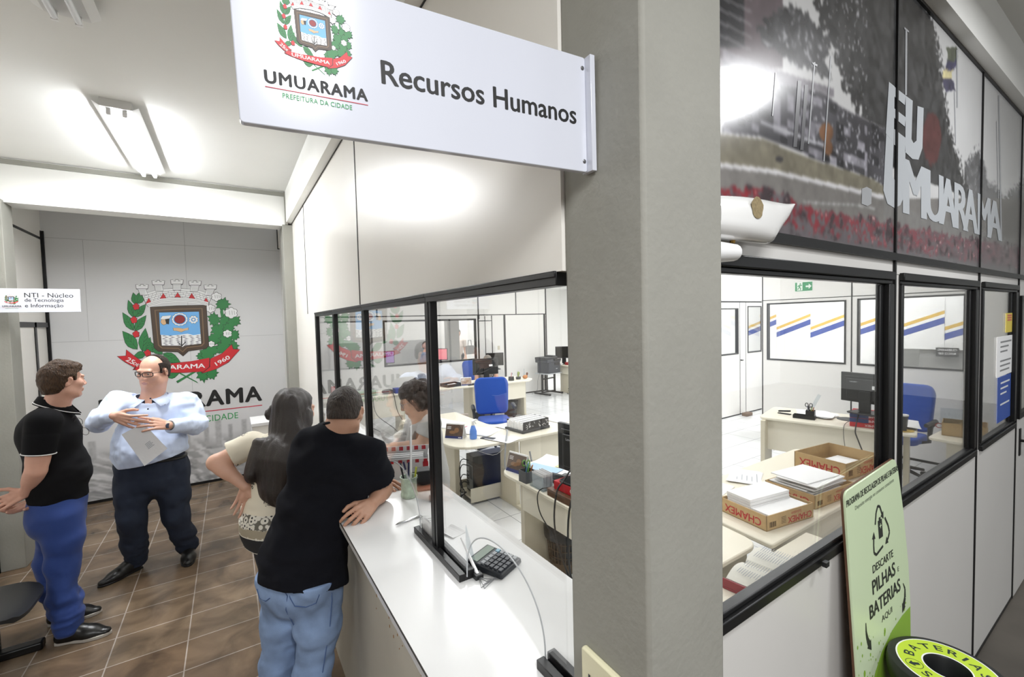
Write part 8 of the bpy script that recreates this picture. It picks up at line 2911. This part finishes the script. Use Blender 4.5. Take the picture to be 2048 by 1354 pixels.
# ---------------------------------------------------------------- E: attendant behind the counter
def person_e():
    B = (1.2, 2.93, 0.0)
    b2 = (1.12, 2.95)
    p = lambda x, y, o=0.0: P3(x, y, b2, o)
    f, l = nrm((-0.93, 0.36, 0)), nrm((-0.36, -0.93, 0))       # l = her left, towards the camera
    H = Head(p(828, 798, 0.02), (-0.86, 0.34, -0.42), u=(-0.40, 0.14, 1), size=0.97)
    nb = p(842, 842, 0.03)
    chest, waist, pel = p(852, 880, 0.05), p(862, 950, 0.06), p(870, 1010, 0.06)
    shL, shR = p(862, 848, -0.1), p(828, 852, 0.2)
    elL, wrL = p(842, 893, -0.12), p(783, 893, -0.1)
    elR, wrR = p(805, 905, 0.16), p(800, 902, 0.0)
    body = Blob()
    H.add(body, nose=0.9)
    body.rc(nb, H.at(-0.02, 0, -0.06), 0.052, 0.048, 0.03)
    body.rc(chest, nb, 0.09, 0.06, 0.04)
    body.rc(pel, chest, 0.11, 0.1, 0.05)
    for s_, e_, w_ in ((shR, elR, wrR), (shL, elL, wrL)):
        body.rc(chest + (s_ - chest) * 0.4, s_, 0.07, 0.05, 0.04)
        body.chain([s_, e_, w_], [0.052, 0.043, 0.027], 0.02)
        body.rc(e_ * 0.75 + w_ * 0.25, e_ * 0.6 + w_ * 0.4, 0.042, 0.036, 0.02)
    for q in (-0.09, 0.09):
        h_ = pel + l * q - V3(0, 0, 0.06)
        k_, a_ = V3(h_[0], h_[1], 0.47), V3(h_[0] + 0.03, h_[1], 0.085)
        body.chain([h_, k_, a_], [0.09, 0.06, 0.038], 0.03)
        body.rc(a_, a_ + f * 0.12 - V3(0, 0, 0.05), 0.032, 0.028, 0.02, ((0, 0, 1), 0.8))
    hand(body, wrL, (-0.95, 0.25, 0.02), (0, 0.3, -1), (0.2, 0.9, 0.2), (0.2, 0.25, 0.3, 0.35), 0.1, 0.3, 0.9)
    hand(body, wrR, (-0.7, -0.6, -0.1), (0, 0, -1), (-0.6, 0.7, 0.2), (0.3, 0.35, 0.35, 0.4), 0.1, 0.3, 0.9)
    o = body.mesh('person', 0.005, [SK5, LIP], None, B, pick=H.lips())
    tag(o, 'attendant with curly brown hair and grey polo bending behind the counter glass', 'person')
    HM = mat('hair_curly', '33251d', 0.5, bump=(45, 0.9), var=(30, 0.3))
    H.eyes(o, B, HM)
    def extra(q):
        rr_ = random.Random(5)
        for i in range(46):
            a, e_ = rr_.random() * 2 * PI, rr_.random()
            q.el(H.at(-0.055 + 0.085 * math.cos(a) * 0.8, 0.095 * math.sin(a), -0.06 + 0.17 * e_), V3(0.026, 0.026, 0.026) * (0.8 + 0.5 * rr_.random()), None, 0.01)
        q.el(H.at(-0.09, 0, -0.04), (0.06, 0.085, 0.085), (H.f, H.r, H.u), 0.02)
    hair = crown_hair(H, 0.016, [lambda f_, r_, u: np.where(u > 0.045, f_ - 0.085, f_ - polyline([(-0.2, -0.02), (-0.03, 0.02), (0.045, 0.045)], u)),
                                 lambda f_, r_, u: -(u + 0.135)], 0.009, (32, 32, 32), 61, extra)
    hair.mesh('hair', 0.005, HM, o, B)
    k = MB()
    for q in (-1, 1):
        k.tube([tuple(H.at(0.104 - 5 * (q * 0.034 + 0.024 * math.cos(t)) ** 2, q * 0.034 + 0.024 * math.cos(t), 0.0 + 0.02 * math.sin(t)) - V3(B)) for t in (2 * PI * i / 18 for i in range(18))], 0.0016, 6, closed=True)
        k.tube([tuple(H.at(a, q * r_, 0.004) - V3(B)) for a, r_ in ((0.085, 0.06), (0.0, 0.082))], 0.0016, 6)
    k.build('glasses', mat('silver_frame', 'b9bcc0', 0.3, metal=0.7), o, smooth=True)
    GM = mat('grey_polo', 'c3c3c0', 0.85, bump=(700, 0.15))
    up = nrm(chest - pel)
    sh = Blob()
    sh.chain([pel - V3(0, 0, 0.04), waist, chest], [0.165, 0.15, 0.15], 0.06, (f, 0.8))
    sh.el(chest + f * 0.05, (0.09, 0.13, 0.1), (f, l, up), 0.05)
    sh.rc(chest + up * 0.03, nb - V3(0, 0, 0.015), 0.12, 0.07, 0.05, (f, 0.85))
    sh.rc(shR, shL, 0.06, 0.06, 0.05)
    for s_, e_ in ((shR, elR), (shL, elL)):
        sh.rc(s_, s_ + (e_ - s_) * 0.55, 0.07, 0.068, 0.03)
    sh.folds(0.005, (9, 9, 14), 63)
    sh.cut(pel - V3(0, 0, 0.1), (0, 0, -1))
    sh.neck(nb + up * 0.02, up + f * 0.5, 0.14)
    def cuffs(d, x, y, z):
        for s_, e_ in ((shR, elR), (shL, elL)):
            n_ = nrm(e_ - s_)
            c = s_ + (e_ - s_) * 0.55
            q = (x - c[0]) * n_[0] + (y - c[1]) * n_[1] + (z - c[2]) * n_[2]
            t = np.sqrt(np.maximum(0, (x - c[0]) ** 2 + (y - c[1]) ** 2 + (z - c[2]) ** 2 - q * q))
            d = np.where((t < 0.1) & (q > -0.03) & (q < 0.11), np.maximum(d, q), d)
        return d
    sh.field(cuffs)
    pl = sh.mesh('polo_shirt', 0.006, GM, o, B, smooth=1)
    bpy.context.view_layer.update()
    for x, y, s_, m_ in ((832, 829, 0.022, mat('badge_dark', '5a4a4c', 0.7)),):
        d = RCW @ np.array([x - 1024, y - 677, FPX])
        ok, loc, nor, _ = pl.ray_cast(Vector((0, 0, CAMZ)) - Vector(B), Vector(d).normalized())
        if ok:
            k = MB(frame3(tuple(loc + nor * 0.003), tuple(nor.cross(Vector((0, 0, 1)))), (0, 0, 1)))
            k.poly([(-0.02, -0.018, 0), (0.02, -0.018, 0), (0.022, 0.03, 0), (-0.022, 0.03, 0)][::-1], 0)
            k.poly([(-0.012, -0.008, 0.001), (0.012, -0.008, 0.001), (0.013, 0.016, 0.001), (-0.013, 0.016, 0.001)][::-1], 1)
            k.box(-0.034, 0.034, -0.034, -0.024, 0.0, 0.001, 0)
            k.build('shirt_badge', [m_, mat('badge_red', '8c3b44', 0.7)], pl)
    t = Blob()
    for q in (-0.09, 0.09):
        h_ = pel + l * q - V3(0, 0, 0.06)
        t.chain([h_, V3(h_[0], h_[1], 0.47), V3(h_[0] + 0.03, h_[1], 0.1)], [0.115, 0.085, 0.065], 0.03)
    t.rc(pel, pel - V3(0, 0, 0.08), 0.15, 0.155, 0.04, (f, 0.82))
    t.cut((0, 0, 0.05), (0, 0, -1))
    t.mesh('trousers', 0.008, mat('dark_trousers'), o, B, smooth=1)
    # white plastic bag on the counter ledge before her
    bg = Blob()
    c = p(790, 862, 0.12)
    bg.el(c, (0.11, 0.09, 0.085), None, 0.03).el(c + V3(0.06, 0, 0.05), (0.05, 0.05, 0.07), None, 0.04).rc(c + V3(-0.06, 0, 0.04), c + V3(-0.1, 0.0, 0.12), 0.03, 0.012, 0.03)
    bg.folds(0.014, (14, 14, 14), 71).folds(0.006, (40, 40, 40), 72)
    bo = bg.mesh('plastic_bag', 0.006, mat('bag_white', 'e3e5e6', 0.35, spec=0.6), None, tuple(c))
    tag(bo, 'crumpled white plastic bag beside the bending attendant', 'bag')
    lo = min(v.co.z for v in bo.data.vertices)
    bo.location.z = TZ_B - lo
    return o


TZ_B = 0.95
# low shelf behind the counter that carries the bag and papers
shf = thing('counter_shelf', 'cream shelf along the office side of the counter below the attendant', 'shelf', (0.98, 3.4, 0))
boxes('board', LAM, [(-0.115, -0.01, -0.55, 0.55, TZ_B - 0.025, TZ_B)], shf, bevel=0.003)
for y in (-0.5, 0.5):
    boxes('support', LAM, [(-0.1, -0.02, y - 0.012, y + 0.012, 0, TZ_B - 0.025)], shf)


def seated_far(label, base, look, hair_c, cloth, seat=0.46, h=0.008, sk=None, standing=False, arm=0.0, scale=1.0, lean=0.02):
    """A small, distant figure: seated at a desk or standing."""
    B = V3(base)
    f = nrm((math.cos(look), math.sin(look), 0))
    l = V3(-f[1], f[0], 0)
    z = lambda v: V3(0, 0, v * scale)
    pel = B + z(0.92 if standing else seat + 0.12)
    chest = pel + z(0.32 - lean * 0.4) + f * lean
    nb = chest + z(0.2 - lean * 0.5) + f * lean
    H = Head(nb + z(0.17 - arm * 0.06) + f * (0.04 + arm * 0.06), f - V3(0, 0, arm))
    b = Blob()
    H.add(b)
    b.rc(nb, H.at(-0.01, 0, -0.06), 0.055, 0.05, 0.03).rc(chest, nb, 0.1, 0.06, 0.04).rc(pel, chest, 0.12, 0.11, 0.05)
    arms = []
    for q in (-1, 1):
        s_ = chest + l * q * 0.19 + z(0.12)
        e_ = s_ - z(0.26) + f * (0.1 if not standing else 0.0) + l * q * 0.03
        w_ = e_ + f * 0.2 + z(0.02) - l * q * 0.05 if not standing else e_ - z(0.2) + f * 0.1
        arms.append((s_, e_))
        b.rc(chest, s_, 0.07, 0.05, 0.04).chain([s_, e_, w_], [0.052, 0.043, 0.028], 0.02)
        hand(b, w_, w_ - e_, (0, 0, -1), -l * q, (0.3, 0.3, 0.3, 0.3), 0.08, 0.3, 0.92)
        h_ = pel + l * q * 0.09
        k_ = h_ + f * 0.4 if not standing else h_ - z(0.45)
        a_ = V3(k_[0], k_[1], 0.09 * scale + base[2]) if not standing else h_ - z(0.83)
        b.chain([h_, k_, a_], [0.09, 0.06, 0.04], 0.03).rc(a_, a_ + f * 0.12 - z(0.05), 0.035, 0.028, 0.02)
    o = b.mesh('person', h, [sk or SK4], None, base)
    tag(o, label, 'person')
    crown_hair(H, 0.014, [lambda f_, r, u: np.where(u > 0.05, f_ - 0.08, f_ - 0.02), lambda f_, r, u: -(u + (0.07 if not standing else 0.14))], 0.003, (40, 40, 40), 3).mesh('hair', h, hair_mat('hair_far_' + hair_c, hair_c), o, base)
    sh = Blob().rc(pel - z(0.06), chest, 0.16, 0.15, 0.05, (f, 0.75)).rc(chest, nb - z(0.03), 0.12, 0.07, 0.05).rc(arms[0][0], arms[1][0], 0.06, 0.06, 0.05)
    for s_, e_ in arms:
        sh.rc(s_, s_ + (e_ - s_) * 0.5, 0.068, 0.066, 0.03)
    sh.folds(0.004, (9, 9, 12), 5).cut(nb + z(0.005), (0, 0, 1))
    sh.mesh('shirt', h, cloth, o, base, smooth=1)
    t = Blob()
    for q in (-1, 1):
        h_ = pel + l * q * 0.09
        k_ = h_ + f * 0.4 if not standing else h_ - z(0.45)
        a_ = V3(k_[0], k_[1], 0.12 + base[2]) if not standing else h_ - z(0.8)
        t.chain([h_, k_, a_], [0.105, 0.08, 0.06], 0.03)
    t.mesh('trousers', h, mat('dark_trousers'), o, base, smooth=1)
    return o


person_a()
person_b()
person_c()
person_d()
person_e()
seated_far('person bent over the mid office desk behind the black monitor, patterned top', (4.62, 8.32, 0.02), -1.85, '8d857c', mat('patterned_top', 'a7a3a0', 0.85, var=(60, 0.45)), arm=0.9, lean=0.12, seat=0.42)
seated_far('dark haired man in blue shirt seated behind the far window', (4.45, 11.4, 0.0), -0.5, '1d1a18', mat('grey_blue_shirt', '8796ad', 0.85), seat=0.5)
seated_far('woman with dark hair and a bag standing beyond the far window', (5.72, 11.9, 0.0), -1.9, '4a4644', mat('pale_far_blouse', 'cfc3ba', 0.85), standing=True)
hb = MB()
hb.prism(rounded([(-0.16, 0), (0.16, 0), (0.12, 0.26), (-0.12, 0.26)], 0.03), -0.05, 0.05)
hb.tube([(-0.07, 0.25, 0), (-0.05, 0.42, 0), (0.05, 0.42, 0), (0.07, 0.25, 0)], 0.012)
ho = hb.build('handbag', mat('grey_leather', '8c8a88', 0.6), smooth=True)
ho.rotation_euler = (PI / 2, 0, 0.2)
ho.location = (6.05, 11.75, 0.95)
tag(ho, 'grey handbag carried by the woman beyond the far window', 'handbag')
